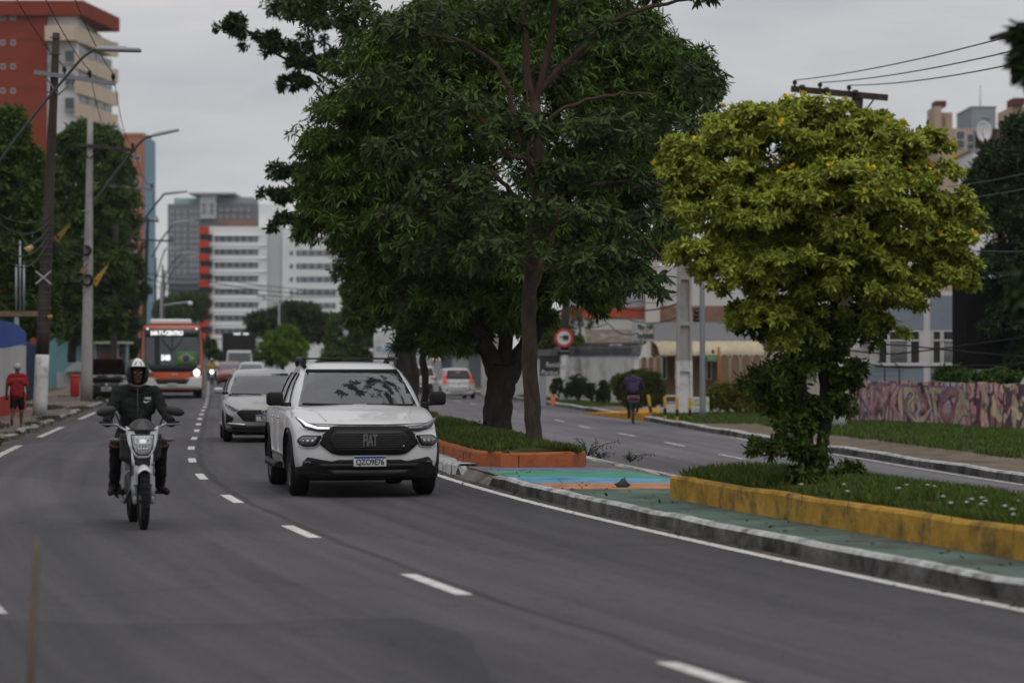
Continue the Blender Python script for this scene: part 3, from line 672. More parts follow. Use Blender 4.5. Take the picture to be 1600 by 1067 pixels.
pts, ax = clump_points(pix_lobes(YY, [(1235, 590, 50, 40, -.1, .4, .9), (1215, 645, 36, 34, -.1, .3, .7), (1255, 655, 42, 45, 0, .3, .7), (1245, 705, 46, 30, -.2, .3, .6), (1322, 735, 26, 16, -.1, .2, .35), (1310, 620, 26, 50, .1, .25, .5), (1195, 590, 40, 20, 0, .3, .5), (1250, 560, 50, 30, 0, .3, .6), (1330, 580, 26, 24, 0, .25, .35), (1265, 745, 40, 16, -.2, .3, .4), (1185, 700, 24, 14, -.2, .2, .25), (1250, 515, 85, 40, .1, .5, .9), (1330, 515, 60, 40, .1, .4, .6), (1180, 500, 55, 30, .1, .4, .6), (1290, 560, 50, 40, .1, .3, .6)]), 40, 9, rng, .28, .4)
link('shoots', leaves_mesh('shoots', LM_shoot, pts - np.array(o), ax, 5, .085, .036, 1.2, .35, rng), t)

# --- tree close to the camera whose twigs hang into the frame (rest of it above and beside the frame)
def tnear(b, rng):
    limb(b, [(5.6, 14.0, -.1), (5.5, 14, 1.5), (5.3, 14.2, 3.2), (4.6, 14.6, 4.4)], .16, .09, 12, 0, rng, .01)
    limb(b, [(5.3, 14.2, 3.2), (3.8, 15.2, 4.6), (2.0, 16.2, 4.75), (.6, 17, 4.65)], .07, .02, 8, 0, rng, .01)
    limb(b, [(5.3, 14.2, 3.0), (4.2, 16.5, 4.0), (3.3, 18.5, 3.9)], .06, .02, 8, 0, rng, .01)
nl = [(1.3, 17, 4.45, .5, .4, .12), (.75, 17.2, 4.6, .35, .3, .1), (3.10, 16.2, 3.5, .07, .2, .22, .5), (3.17, 16.4, 2.1, .08, .2, .18, .6), (4.2, 15, 4.8, 1.2, 1.2, .6), (2.4, 15.5, 5.2, 1.2, 1, .5), (5.4, 13.4, 4.8, 1.2, 1.2, .8), (4.4, 15.4, 3.0, .9, .6, .9), (4.3, 14.6, 1.9, .6, .5, .5)]
tree('roadside_tree', 'tree nearest the camera, only blurred leafy twigs hanging into the top right of the frame', (5.6, 14.0, -.1), tnear, M_bark, nl, LM_dark, 17, 22, 8, 5, .13, .055, spread=1.1, droop=.6, sub=.3, shell=.5, group=TREEG, limbs=False)

# --- background trees
def simple_trunk(px0, py0, Y, h, r):
    def f(b, rng): limb(b, [P(px0, py0, Y), P(px0 + 2, py0 - h * .5, Y), P(px0 - 1, py0 - h, Y)], r, r * .7, 9, 0, rng, .01)
    return f
def bgtree(name, label, px, py, Y, h, r, items, lm, seed, nsub=40, npt=9, k=5, ln=.3, wd=.12, group='trees behind the street', bark=M_barkd, sub=.25, flat=.9, extra=None):
    return tree(name, label, P(px, py, Y), simple_trunk(px, py + 6, Y, h, r), bark, pix_lobes(Y, items), lm, seed, nsub, npt, k, ln, wd, spread=1.1, droop=.4, sub=sub, group=group, tb=P(px, py - h, Y), limb_r=r * .45, flat=flat, extra=extra)
bgtree('broad_tree', 'dense tree behind the blue and white wall, left of the wooden pole', 20, 545, 92, 120, .25, [(0, 260, 50, 60), (30, 320, 44, 60), (-10, 400, 70, 80), (36, 420, 40, 50), (8, 205, 34, 34), (46, 260, 20, 26), (50, 480, 40, 40), (-20, 320, 60, 60), (0, 500, 50, 40), (60, 500, 30, 36), (40, 380, 50, 50)], LM_mid, 21, 60, 15, 6, .24, .10, sub=.32, flat=.7)
bgtree('broad_tree', 'olive green tree between the wooden pole and the round concrete pole', 112, 560, 128, 150, .22, [(118, 232, 30, 36), (96, 290, 40, 44), (152, 245, 40, 44), (75, 330, 24, 40), (160, 330, 55, 60), (110, 370, 50, 60), (140, 420, 60, 60), (105, 470, 45, 45), (170, 430, 40, 50), (110, 510, 40, 34), (155, 500, 40, 30), (90, 420, 30, 50), (130, 220, 30, 30)], LM_mid, 22, 52, 15, 6, .27, .11, sub=.33, flat=.7)
bgtree('broad_tree', 'dark green tree beyond the round concrete pole, in front of the salmon tower', 178, 560, 150, 130, .22, [(185, 300, 30, 60), (190, 380, 32, 70), (165, 360, 40, 60), (200, 450, 28, 50), (150, 470, 40, 50), (175, 500, 40, 40), (160, 230, 30, 34), (190, 540, 26, 24), (150, 530, 30, 20)], LM_dark, 23, 75, 10, 6, .28, .11)
bgtree('umbrella_tree', 'flat-crowned tree in front of the white tower, behind the black truck', 436, 570, 230, 60, .3, [(430, 500, 42, 12), (470, 485, 40, 10), (455, 510, 50, 14), (415, 515, 28, 10), (490, 500, 30, 12), (465, 530, 46, 14), (505, 520, 22, 14)], LM_dark, 24, 42, 10, 6, .5, .18)
bgtree('round_tree', 'bright green round street tree with slim trunk behind the grey hatchback', 440, 592, 170, 40, .12, [(440, 535, 30, 18), (425, 550, 26, 18), (458, 548, 24, 20), (440, 558, 34, 14), (445, 522, 20, 12)], leaf_mat('leaf_bright', (.10, .17, .022), .45, .3), 25, 42, 10, 6, .26, .11)
bgtree('round_tree', 'green tree filling the gap right of the white tower', 545, 600, 190, 60, .2, [(545, 510, 30, 30), (540, 550, 34, 30), (560, 480, 26, 26), (525, 575, 28, 24), (570, 540, 20, 40)], LM_mid, 26, 48, 10, 6, .36, .15)
bgtree('round_tree', 'yellow-green tree behind the white wall with the round traffic sign', 870, 600, 140, 50, .15, [(865, 530, 32, 30), (885, 545, 30, 24), (850, 560, 26, 24), (905, 560, 20, 18), (845, 520, 20, 20)], LM_hedge, 27, 48, 10, 6, .26, .10)
bgtree('wispy_tree', 'sparse tree in front of the grey tiled-roof building, above the white wall', 905, 560, 150, 70, .08, [(915, 470, 28, 22, 0, None, .5), (935, 460, 26, 14, 0, None, .4), (900, 500, 24, 14, 0, None, .5), (945, 480, 20, 14, 0, None, .4)], LM_olive, 28, 18, 7, 5, .24, .09)
bgtree('dark_tree', 'dark tree behind the graffiti wall at the right edge of the frame', 1585, 640, 82, 110, .2, [(1570, 260, 50, 40), (1600, 320, 60, 60), (1560, 330, 50, 50), (1590, 420, 60, 60), (1540, 300, 36, 36), (1580, 500, 40, 40), (1605, 220, 40, 40), (1620, 560, 40, 40)], LM_dark, 29, 70, 10, 6, .22, .09)
bgtree('low_tree', 'dark leafy bush spilling over the graffiti wall under the black panel', 1520, 625, 79, 20, .06, [(1500, 590, 36, 14), (1535, 595, 36, 12), (1480, 585, 20, 10), (1560, 590, 30, 14)], LM_mid, 30, 34, 8, 5, .16, .07)
bgtree('round_tree', 'low green trees beyond the bus, below the grey hotel', 282, 540, 330, 20, .2, [(270, 478, 26, 14), (300, 470, 24, 14), (285, 490, 30, 14), (255, 490, 14, 16), (308, 486, 14, 16)], LM_mid, 31, 40, 9, 6, .55, .22)
bgtree('round_tree', 'small tree beside the bus at the foot of the red striped tower', 330, 575, 210, 14, .08, [(328, 545, 12, 14), (335, 556, 12, 10)], LM_mid, 32, 24, 8, 5, .3, .12)

# --- hedges and shrubs by the white wall
def shrub(name, label, px, py, Y, items, lm, seed, nsub=70, npt=8, ln=.09, wd=.045, cat='shrub', group='shrubs along the white wall'):
    t = thing(name, label, cat, P(px, py, Y), 0, group); o = Vector(t.location); rng = np.random.default_rng(seed)
    b = MB()
    for i in range(4): limb(b, [(0, 0, 0), (rng.normal(0, .1), rng.normal(0, .1), .3), (rng.normal(0, .3), rng.normal(0, .2), .7)], .03, .01, 6)
    b.build('stems', M_barkd, t, fix=False)
    pts, ax = clump_points(pix_lobes(Y, items), nsub, npt, rng, .22, .8)
    link('foliage', leaves_mesh('foliage', lm, pts - np.array(o), ax, 5, ln, wd, 1.0, .1, rng), t); return t
shrub('round_shrub', 'dark rounded shrub right of the white pole base', 904, 626, 104, [(903, 606, 17, 18), (896, 612, 12, 14), (912, 612, 12, 14)], LM_dark, 41)
shrub('round_shrub', 'small dark shrub between the white pole and its larger neighbour on the left', 874, 620, 106, [(871, 606, 10, 13)], LM_dark, 42, 40)
shrub('cone_shrub', 'narrow dark shrub beside a pointed one in front of the white wall', 926, 627, 103, [(925, 612, 7, 14)], LM_dark, 43, 34)
shrub('cone_shrub', 'pointed dark shrub nearest the clipped hedge in front of the white wall', 943, 628, 102, [(943, 617, 10, 10), (944, 606, 6, 11), (943, 622, 11, 7)], LM_dark, 44, 40)
shrub('clipped_hedge', 'large clipped dome hedge behind the cyclist', 995, 634, 98, [(975, 602, 22, 18), (1000, 604, 30, 22), (1018, 610, 20, 22), (985, 615, 24, 16), (1005, 590, 28, 10), (1012, 624, 26, 14), (1000, 628, 26, 10)], LM_hedge, 45, 130, 9, .08, .04, 'hedge')
shrub('clipped_hedge', 'yellow-green hedge in a dark bed left of the yellow-flowering tree', 1145, 640, 88, [(1125, 618, 20, 18), (1150, 615, 24, 18), (1175, 618, 24, 20), (1200, 622, 20, 18), (1130, 632, 26, 10), (1165, 634, 34, 10), (1195, 634, 26, 10)], LM_hedgey, 46, 130, 9, .08, .045, 'hedge')

# --- grass: blades on planters, lawn, pavement weeds
def grass(name, label, sampler, n, ln, wd, m, seed, k=4, spread=.45):
    rng = np.random.default_rng(seed); pts = sampler(rng, n)
    ax = np.tile(np.array([[0, 0, 1.]]), (len(pts), 1)) + rng.normal(0, .25, (len(pts), 3)); ax /= np.linalg.norm(ax, axis=1, keepdims=True)
    me = leaves_mesh(name, m, pts, ax, k, ln, wd, spread, .12, rng, .1, 1.0); return stuff(link(name, me), label, 'grass')
LG = leaf_mat('grass_blade', (.075, .115, .022), .5, .25); LGd = leaf_mat('grass_blade_dry', (.075, .075, .028), .45, .25)
def dens(p, f=1.0, seed=0):
    r = np.random.default_rng(seed); v = 0
    for i in range(5):
        a = r.uniform(0, 6.28); w = f * (1 + i * .6); v = v + np.sin((p[:, 0] * math.cos(a) + p[:, 1] * math.sin(a)) * w + r.uniform(0, 6))
    return v
def s_yel(rng, n):
    Y = rng.uniform(11, 30.1, n); u = rng.uniform(.07, .93, n)
    X = np.array([yel_l(y) + (yel_r(y) - yel_l(y)) * w for y, w in zip(Y, u)]); p = np.stack([X, Y, .36 + np.sin(u * np.pi) * .09], 1)
    return p[dens(p, 2.2, 3) > -.9 + rng.normal(0, .8, n)]
def s_ora(rng, n):
    Y = 38.6 + 66 * rng.uniform(0, 1, n) ** 1.6; u = rng.uniform(.08, .92, n)
    X = np.array([ora_l(y) + (ora_r(y) - ora_l(y)) * w for y, w in zip(Y, u)]); p = np.stack([X, Y, .31 + np.sin(u * np.pi) * .09], 1)
    return p[dens(p, 1.6, 4) > .1 + rng.normal(0, .9, n)]
def s_lawn(rng, n):
    Y = 38 + 55 * rng.uniform(0, 1, n) ** .9; d = 1.7 + 10 * rng.uniform(0, 1, n) ** 1.2
    X = np.array([RKx(y) + w for y, w in zip(Y, d)]); p = np.stack([X, Y, np.full(n, ZR + .15)], 1); p = p[(X / Y < .2)]
    return p[dens(p, .9, 5) > -1.2 + rng.normal(0, .9, len(p)) + np.clip(2.2 - (p[:, 0] - np.array([RKx(y) for y in p[:, 1]])), 0, 2) * 1.2]
def s_left(rng, n):
    Y = 34 + 80 * rng.uniform(0, 1, n); X = np.array([KLx(y) + .05 for y in Y]) - np.abs(rng.normal(0, .22, n)); p = np.stack([X, Y, np.full(n, .08)], 1)
    q = np.sin(Y * .9) + np.sin(Y * .37 + 1); return p[q > .75]
def s_left2(rng, n):
    Y = rng.uniform(48, 112, n); X = np.array([Cx(y) for y in Y]) - np.where(Y > 88, 6.1, 4.9) + rng.normal(0, .2, n); p = np.stack([X, Y, np.full(n, .07)], 1); q = np.sin(Y * .45) + np.sin(Y * .23); return p[q > .5]
grass('grass', 'short green grass growing inside the yellow planter', s_yel, 17000, .105, .012, LG, 51)
grass('grass', 'patchy grass and weeds inside the orange planter', s_ora, 15000, .12, .015, LG, 52)
grass('grass', 'rough green lawn between the right kerb and the painted wall', s_lawn, 26000, .14, .022, LG, 53)
grass('weeds', 'green weeds growing over the left kerb', s_left, 6500, .10, .014, LGd, 54)
grass('weeds', 'weeds along the foot of the wall and poles on the left pavement', s_left2, 3200, .14, .018, LGd, 55)
def s_verge(rng, n):
    Y = rng.uniform(78, 135, n); X = np.array([RKx(y) for y in Y]) + rng.uniform(.2, 2.6, n); return np.stack([X, Y, np.full(n, ZR + .15)], 1)[(Y > 106) | (Y < 90)]
grass('grass', 'strip of grass between the white wall and the far right kerb', s_verge, 9000, .12, .03, LG, 56)
def weed(px, py, Y, h, seed, label):
    t = thing('weed', label, 'plant', P(px, py, Y), 0, 'weeds rooted in the median paving'); rng = np.random.default_rng(seed); b = MB(); pts = []
    for i in range(7):
        e_ = Vector((rng.normal(0, .16), rng.normal(0, .1), h * rng.uniform(.5, 1))); limb(b, [(0, 0, 0), e_ * .5 + Vector((0, 0, .05)), e_], .006, .003, 5)
        pts += [list(e_ * f) for f in np.linspace(.35, 1, 6)]
    b.build('stems', M_barkd, t, fix=False); pts = np.array(pts); ax = pts / np.linalg.norm(pts, axis=1, keepdims=True)
    link('foliage', leaves_mesh('foliage', LM_dark, pts, ax, 3, .045, .018, 1.1, .2, rng), t)
weed(918, 712, 39.5, .26, 61, 'thin upright weed at the right end of the orange planter')
weed(938, 716, 41.5, .09, 62, 'low clump of weed at the corner of the orange planter')
weed(984, 722, 42, .16, 63, 'small weed on the median edge halfway to the yellow planter')
weed(818, 690, 47, .22, 64, 'leafy weed between the two big trunks on the orange planter')
weed(752, 672, 52, .25, 65, 'tall weed left of the thick dark trunk')
def s_fall(rng, n):
    Y = 16 + 30 * rng.uniform(0, 1, n); off = np.where(rng.uniform(0, 1, n) < .6, 3.62 - np.abs(rng.normal(0, .10, n)), 3.75 + rng.uniform(.12, .65, n)); X = np.array([Cx(y) for y in Y]) + off
    return np.stack([X, Y, np.where(off < 3.7, .012, .165)], 1)
rng = np.random.default_rng(58); q_ = s_fall(rng, 230); stuff(link('fallen_leaves', leaves_mesh('fallen_leaves', mat('leaf_fallen', (.10, .065, .03), .8, island=.6), q_, np.tile([[0, 0, 1.]], (len(q_), 1)), 1, .055, .028, 1.5, .02, rng)), 'dry leaves scattered along the median kerb and footway', 'leaves')
# white flowers scattered in the yellow planter
rng = np.random.default_rng(77)
for px, py in ((1252, 757), (1324, 768), (1319, 757), (1416, 758), (1450, 758), (1510, 785), (1485, 786), (1540, 783), (1533, 788), (1518, 780), (1569, 791), (1582, 796), (1583, 804), (1592, 783), (1473, 776), (1404, 763), (1460, 760), (1535, 778)):
    z = .52; Y = (CAMH - z) * FPX / (py - HZ); c = P(px, py, Y); b = MB()
    for i in range(6):
        a = i * math.pi / 3 + rng.uniform(0, 1); d = Vector((math.cos(a), math.sin(a), .25)) * .032; s_ = Vector((-math.sin(a), math.cos(a), 0)) * .014
        b.add([(0, 0, 0), d * .6 + s_, d, d * .6 - s_], [(0, 1, 2, 3)])
    b.ell((0, 0, .006), (.009, .009, .007), 8, 5)
    b.tube([(0, 0, 0), (.01, 0, -.08), (0, .01, -.2)], .003, 5, 1)
    o = b.build('white_flower', [M_white, LG], fix=False); o.location = c
    tag(o, 'small white flower in the grass of the yellow planter', 'flower', 'white flowers in the yellow planter')
# ================================================================== BUILDINGS, WALLS
M_glass_far = mat('window_glass_far', (.05, .06, .07), .15, spec=.6)
M_conc = mat('concrete_plain', (.30, .30, .29), .9, var=.15, vscale=1.5, dirt=(.16, .15, .14), dscale=.8, damt=.35)
class Face:
    """a facade frame: left-bottom corner a, right corner b (world XY), z0; n points to the outside (towards the street)"""
    def __init__(s, a, b, z0=0.0):
        s.a = Vector((a[0], a[1], z0)); d = Vector((b[0] - a[0], b[1] - a[1], 0)); s.w = d.length; s.u = d.normalized(); s.n = Vector((s.u.y, -s.u.x, 0))
    def p(s, u, z, d=0.0): return s.a + s.u * u + Vector((0, 0, z)) + s.n * d
    def box(s, b, u0, u1, z0, z1, d0, d1, mi=0):
        q = lambda u, d, z: s.p(u, z, d)
        b.hexa([q(u0, d1, z0), q(u1, d1, z0), q(u1, d0, z0), q(u0, d0, z0), q(u0, d1, z1), q(u1, d1, z1), q(u1, d0, z1), q(u0, d0, z1)], mi); return b
def ux(px, Y): return (px - 800) / FPX * Y
def zy(py, Y): return CAMH - (py - HZ) / FPX * Y
def part(t, name, m, fn, bevel=0.0):
    b = MB(); fn(b); o = Vector(t.location); b.v = [tuple(Vector(v) - o) for v in b.v]
    return b.build(name, m, t, bevel)
def win(t, F, u, z, w, h, mf, mg, fr=.08, depth=.06, mull=0, sill=False):
    """a window: frame proud of the wall, pane set back inside it, both one part"""
    b = MB(); o = Vector(t.location)
    for (a, c, e, f) in ((u, u + w, z, z + fr), (u, u + w, z + h - fr, z + h), (u, u + fr, z + fr, z + h - fr), (u + w - fr, u + w, z + fr, z + h - fr)): F.box(b, a, c, e, f, -.02, depth, 0)
    for k in range(mull):
        x = u + w * (k + 1) / (mull + 1); F.box(b, x - fr * .35, x + fr * .35, z + fr, z + h - fr, -.02, depth * .8, 0)
    F.box(b, u + fr, u + w - fr, z + fr, z + h - fr, -.02, .012, 1)
    b.v = [tuple(Vector(v) - o) for v in b.v]
    return b.build('window', [mf, mg], t)

# --- red tower with cream balconies
M_red = mat('render_red', (.215, .042, .022), .85, var=.12, vscale=.15, dirt=(.18, .05, .03), dscale=.08, damt=.3)
M_white = mat('render_white', (.68, .66, .68), .8, var=.1, vscale=.2, dirt=(.36, .35, .35), dscale=.25, damt=.3)
M_cream = mat('render_cream', (.56, .45, .35), .8, var=.08, vscale=.3)
M_frame = mat('window_frame_white', (.55, .55, .55), .6)
def red_tower():
    Y = 300; t = thing('apartment_tower', 'brick-red apartment tower with stacked cream balconies, above the trees', 'building', (ux(60, Y), Y, 0))
    F = Face((ux(-120, Y), Y), (ux(130, Y), Y)); u = lambda px: ux(px, Y) - ux(-120, Y); z = lambda py: zy(py, Y)
    part(t, 'wall', M_red, lambda b: F.box(b, 0, u(72), -.5, z(25), -16, 0))
    part(t, 'white_wall', M_white, lambda b: F.box(b, u(72) + .01, u(119), -.5, z(25), -16, -.7))
    B0, B1 = Vector((ux(119, Y), Y + 1.2, 0)), Vector((ux(176, Y + 15), Y + 15, 0)); F2 = Face(B0, B1)
    part(t, 'recessed_wall', mat('render_maroon', (.12, .045, .04), .85), lambda b: F2.box(b, 0, F2.w, -.5, z(30), -3, -1.4))
    def crown(b):
        z0, z1 = z(25), z(2)
        pts = [(ux(-120, Y), Y - .6), (ux(130, Y), Y - .6), (ux(187, Y + 15), Y + 15), (ux(-120, Y + 16), Y + 16)]
        b.hexa([(x, y, z0) for x, y in pts] + [(x, y, z1) for x, y in pts])
    part(t, 'roof_slab', M_red, crown)
    for i, (pa, pb) in enumerate(((42, 65), (86, 108), (123, 146), (160, 183), (197, 220), (234, 257), (271, 294))):
        z0, z1 = z(pb), z(pa)
        def bal(b):
            a = ux(72 if i == 0 else 119, Y); pts = [(a, Y + .5), (a, Y - .9)] + [(ux(119, Y) + (B1.x - ux(119, Y)) * k, Y - 1.2 + 15.5 * k - 1.1 * math.sin(k * math.pi)) for k in (.0, .12, .35, .65, .9, 1.0)] + [(B1.x + .6, B1.y + .5), (B1.x - 1.5, B1.y)]
            n = len(pts); b.add([(x, y, z0) for x, y in pts] + [(x, y, z1) for x, y in pts], [tuple(range(n))[::-1], tuple(range(n, 2 * n))] + [(k, (k + 1) % n, (k + 1) % n + n, k + n) for k in range(n)])
        part(t, 'balcony', M_cream, bal)
        if i:
            for k in range(4): win(t, F2, .6 + k * F2.w / 4, z1 + .05, F2.w / 4 - .8, 1.0, M_frame, M_glass_far, .12, -1.3, 1)
            win(t, F, u(100), z1 - .9, 1.25, 1.5, M_frame, M_glass_far, .12, -.62, 1) if i < 4 else None
    for py in (28, 67, 104, 142, 180):
        for px in (1, 17): win(t, F, u(px), z(py + 4), .5, .55, M_frame, M_glass_far, .06, .05)
    for py in (63, 138): part(t, 'joint', mat('render_red_dark', (.14, .03, .02), .9), lambda b: F.box(b, 0, u(71.5), z(py) - .05, z(py) + .05, -.1, .02))
red_tower()
# --- salmon tower with a blue corner
def salmon():
    Y = 335; t = thing('apartment_tower', 'salmon pink tower with a light blue corner strip behind the poles', 'building', (ux(205, Y), Y, 0))
    F = Face((ux(150, Y), Y), (ux(242, Y), Y)); u = lambda px: ux(px, Y) - ux(150, Y); z = lambda py: zy(py, Y)
    part(t, 'wall', mat('render_salmon', (.42, .19, .12), .85, var=.1, vscale=.2), lambda b: F.box(b, 0, u(225), -.5, z(212), -7, 0))
    part(t, 'blue_wall', mat('render_blue', (.20, .33, .42), .85, var=.08, vscale=.2), lambda b: F.box(b, u(225) + .01, u(228), -.5, z(213), -9, -.1))
    part(t, 'parapet', mat('render_salmon_light', (.50, .27, .19), .85), lambda b: F.box(b, -.1, u(225), z(212) + .003, z(211) + .25, -7, .1))
    for k in range(8):
        for px in (196, 213): win(t, F, u(px), z(252 + k * 37), .55, .7, M_frame, M_glass_far, .08, .05)
        win(t, F, u(203), z(250 + k * 37), .55, .8, mat('window_blue_frame', (.3, .42, .5), .6), M_glass_far, .1, .05)
salmon()
# --- grey hotel far behind
def hotel():
    Y = 800; t = thing('hotel_block', 'large grey block with a white central panel, farthest building on the skyline', 'building', (ux(330, Y), Y, 0))
    F = Face((ux(262, Y), Y), (ux(397, Y), Y)); u = lambda px: ux(px, Y) - ux(262, Y); z = lambda py: zy(py, Y)
    Mg = mat('render_grey', (.155, .165, .19), .85, var=.06, vscale=.05); Mg2 = mat('render_pale', (.42, .44, .46), .8)
    part(t, 'wall', Mg, lambda b: (F.box(b, 0, u(313), -1, z(319), -30, 0), F.box(b, u(338), u(397), -1, z(317), -30, -1), F.box(b, u(313) + .01, u(338) - .01, -1, z(343), -30, -.5)))
    part(t, 'panel', Mg2, lambda b: F.box(b, u(313), u(338), z(342), z(304), -20, .8))
    part(t, 'roof', mat('render_teal', (.25, .40, .38), .7), lambda b: F.box(b, u(270), u(312), z(318.5), z(309), -20, -3))
    part(t, 'canopy', Mg2, lambda b: F.box(b, u(296), u(368), z(304) + .02, z(301.5), -22, 2))
    part(t, 'penthouse', mat('render_grey_light', (.28, .30, .33), .8), lambda b: F.box(b, u(340), u(393), z(316.8), z(307), -22, -4))
    part(t, 'annex', mat('render_brown', (.21, .12, .09), .85), lambda b: F.box(b, u(345), u(400), z(353), z(343), 6, 9))
    n = 0
    for r in range(11):
        for px in (266, 276, 286, 297, 305):
            if r < 11: win(t, F, u(px), z(333 + r * 9.3), .9, .9, Mg2, M_glass_far, .22, .25); n += 1
    for r in range(2):
        for px in (342, 352, 363, 374, 385): win(t, F, u(px), z(331 + r * 9.3), .9, .9, Mg2, M_glass_far, .2, -.7)
        for px in (317, 329): win(t, F, u(px), z(317 + r * 9.5 + 24 - 17), 1.0, 1.1, Mg, M_glass_far, .2, 1.1)
    part(t, 'bridge', mat('steel_dark', (.05, .055, .065), .6), lambda b: F.box(b, u(268), u(315), z(456), z(444), .5, 6))
hotel()
# --- white tower with red and black striped edge
def white_tower():
    Y = 380; t = thing('office_tower', 'white tower with long window bands and a red and black striped edge', 'building', (ux(370, Y), Y, 0))
    F = Face((ux(312, Y), Y), (ux(417, Y), Y)); u = lambda px: ux(px, Y) - ux(312, Y); z = lambda py: zy(py, Y)
    Mw = mat('tower_white', (.74, .76, .77), .75, var=.05, vscale=.12, dirt=(.62, .63, .64), dscale=.15, damt=.3); Mk = mat('tower_black', (.025, .03, .04), .6); Mr = mat('tower_red', (.50, .055, .03), .7)
    Mg = mat('tower_glass', (.10, .115, .13), .12, spec=.7); Mg2 = mat('tower_glass_light', (.24, .26, .28), .2, spec=.6)
    part(t, 'wall', Mw, lambda b: F.box(b, u(327), u(417), -1, z(354), -18, 0))
    part(t, 'stair_core', mat('tower_grey', (.50, .51, .52), .8, var=.05, vscale=.2), lambda b: F.box(b, u(417) + .02, u(440), -1, z(356), -18, -1.5))
    part(t, 'lift_core', Mw, lambda b: F.box(b, u(401), u(440), z(353.8), z(317), -16, -3))
    F3 = Face((ux(440, Y), Y + 1), (ux(531, Y), Y + 1)); u3 = lambda px: ux(px, Y) - ux(440, Y)
    part(t, 'wing', Mw, lambda b: F3.box(b, .02, u3(531), -1, z(358), -18, 0))
    part(t, 'penthouse', mat('render_brown', (.21, .12, .09), .85), lambda b: F.box(b, u(352), u(400), z(353.5), z(343), -14, -4))
    for i in range(8):
        y = 372 + i * 20.6 + (0 if i < 8 else 0)
        b = MB()
        part(t, 'window_band', [Mg, Mg2, Mw], lambda b: (F.box(b, u(336), u(403), z(y + 6), z(y - 3), -.3, .03, 0), [F.box(b, u(340 + k * 11), u(345 + k * 11), z(y + 5.5), z(y - 2.5), 0, .06, 1) for k in range(6)], F.box(b, u(334), u(405), z(y - 3), z(y - 4.4), -.2, .3, 2)))
        part(t, 'window_band', [Mg, Mg2, Mw], lambda b: (F3.box(b, u3(462), u3(524), z(y + 7), z(y - 2), -.3, .03, 0), [F3.box(b, u3(466 + k * 12), u3(471 + k * 12), z(y + 6.5), z(y - 1.5), 0, .06, 1) for k in range(5)], F3.box(b, u3(452), u3(457), z(y + 6), z(y - 1), -.1, .05, 0)))
        part(t, 'ledge', Mw, lambda b: F.box(b, u(327), u(417), z(y + 12.3), z(y + 11.3), -.2, .18))
    for i in range(9):
        y = 355 + i * 20.6
        part(t, 'red_fin', Mr, lambda b: F.box(b, u(312), u(327) - .02, z(y + 11.5), z(y), -3, .9))
        part(t, 'black_fin', Mk, lambda b: F.box(b, u(313.5), u(332), z(y + 20.3), z(y + 11.7), -3, .7))
white_tower()
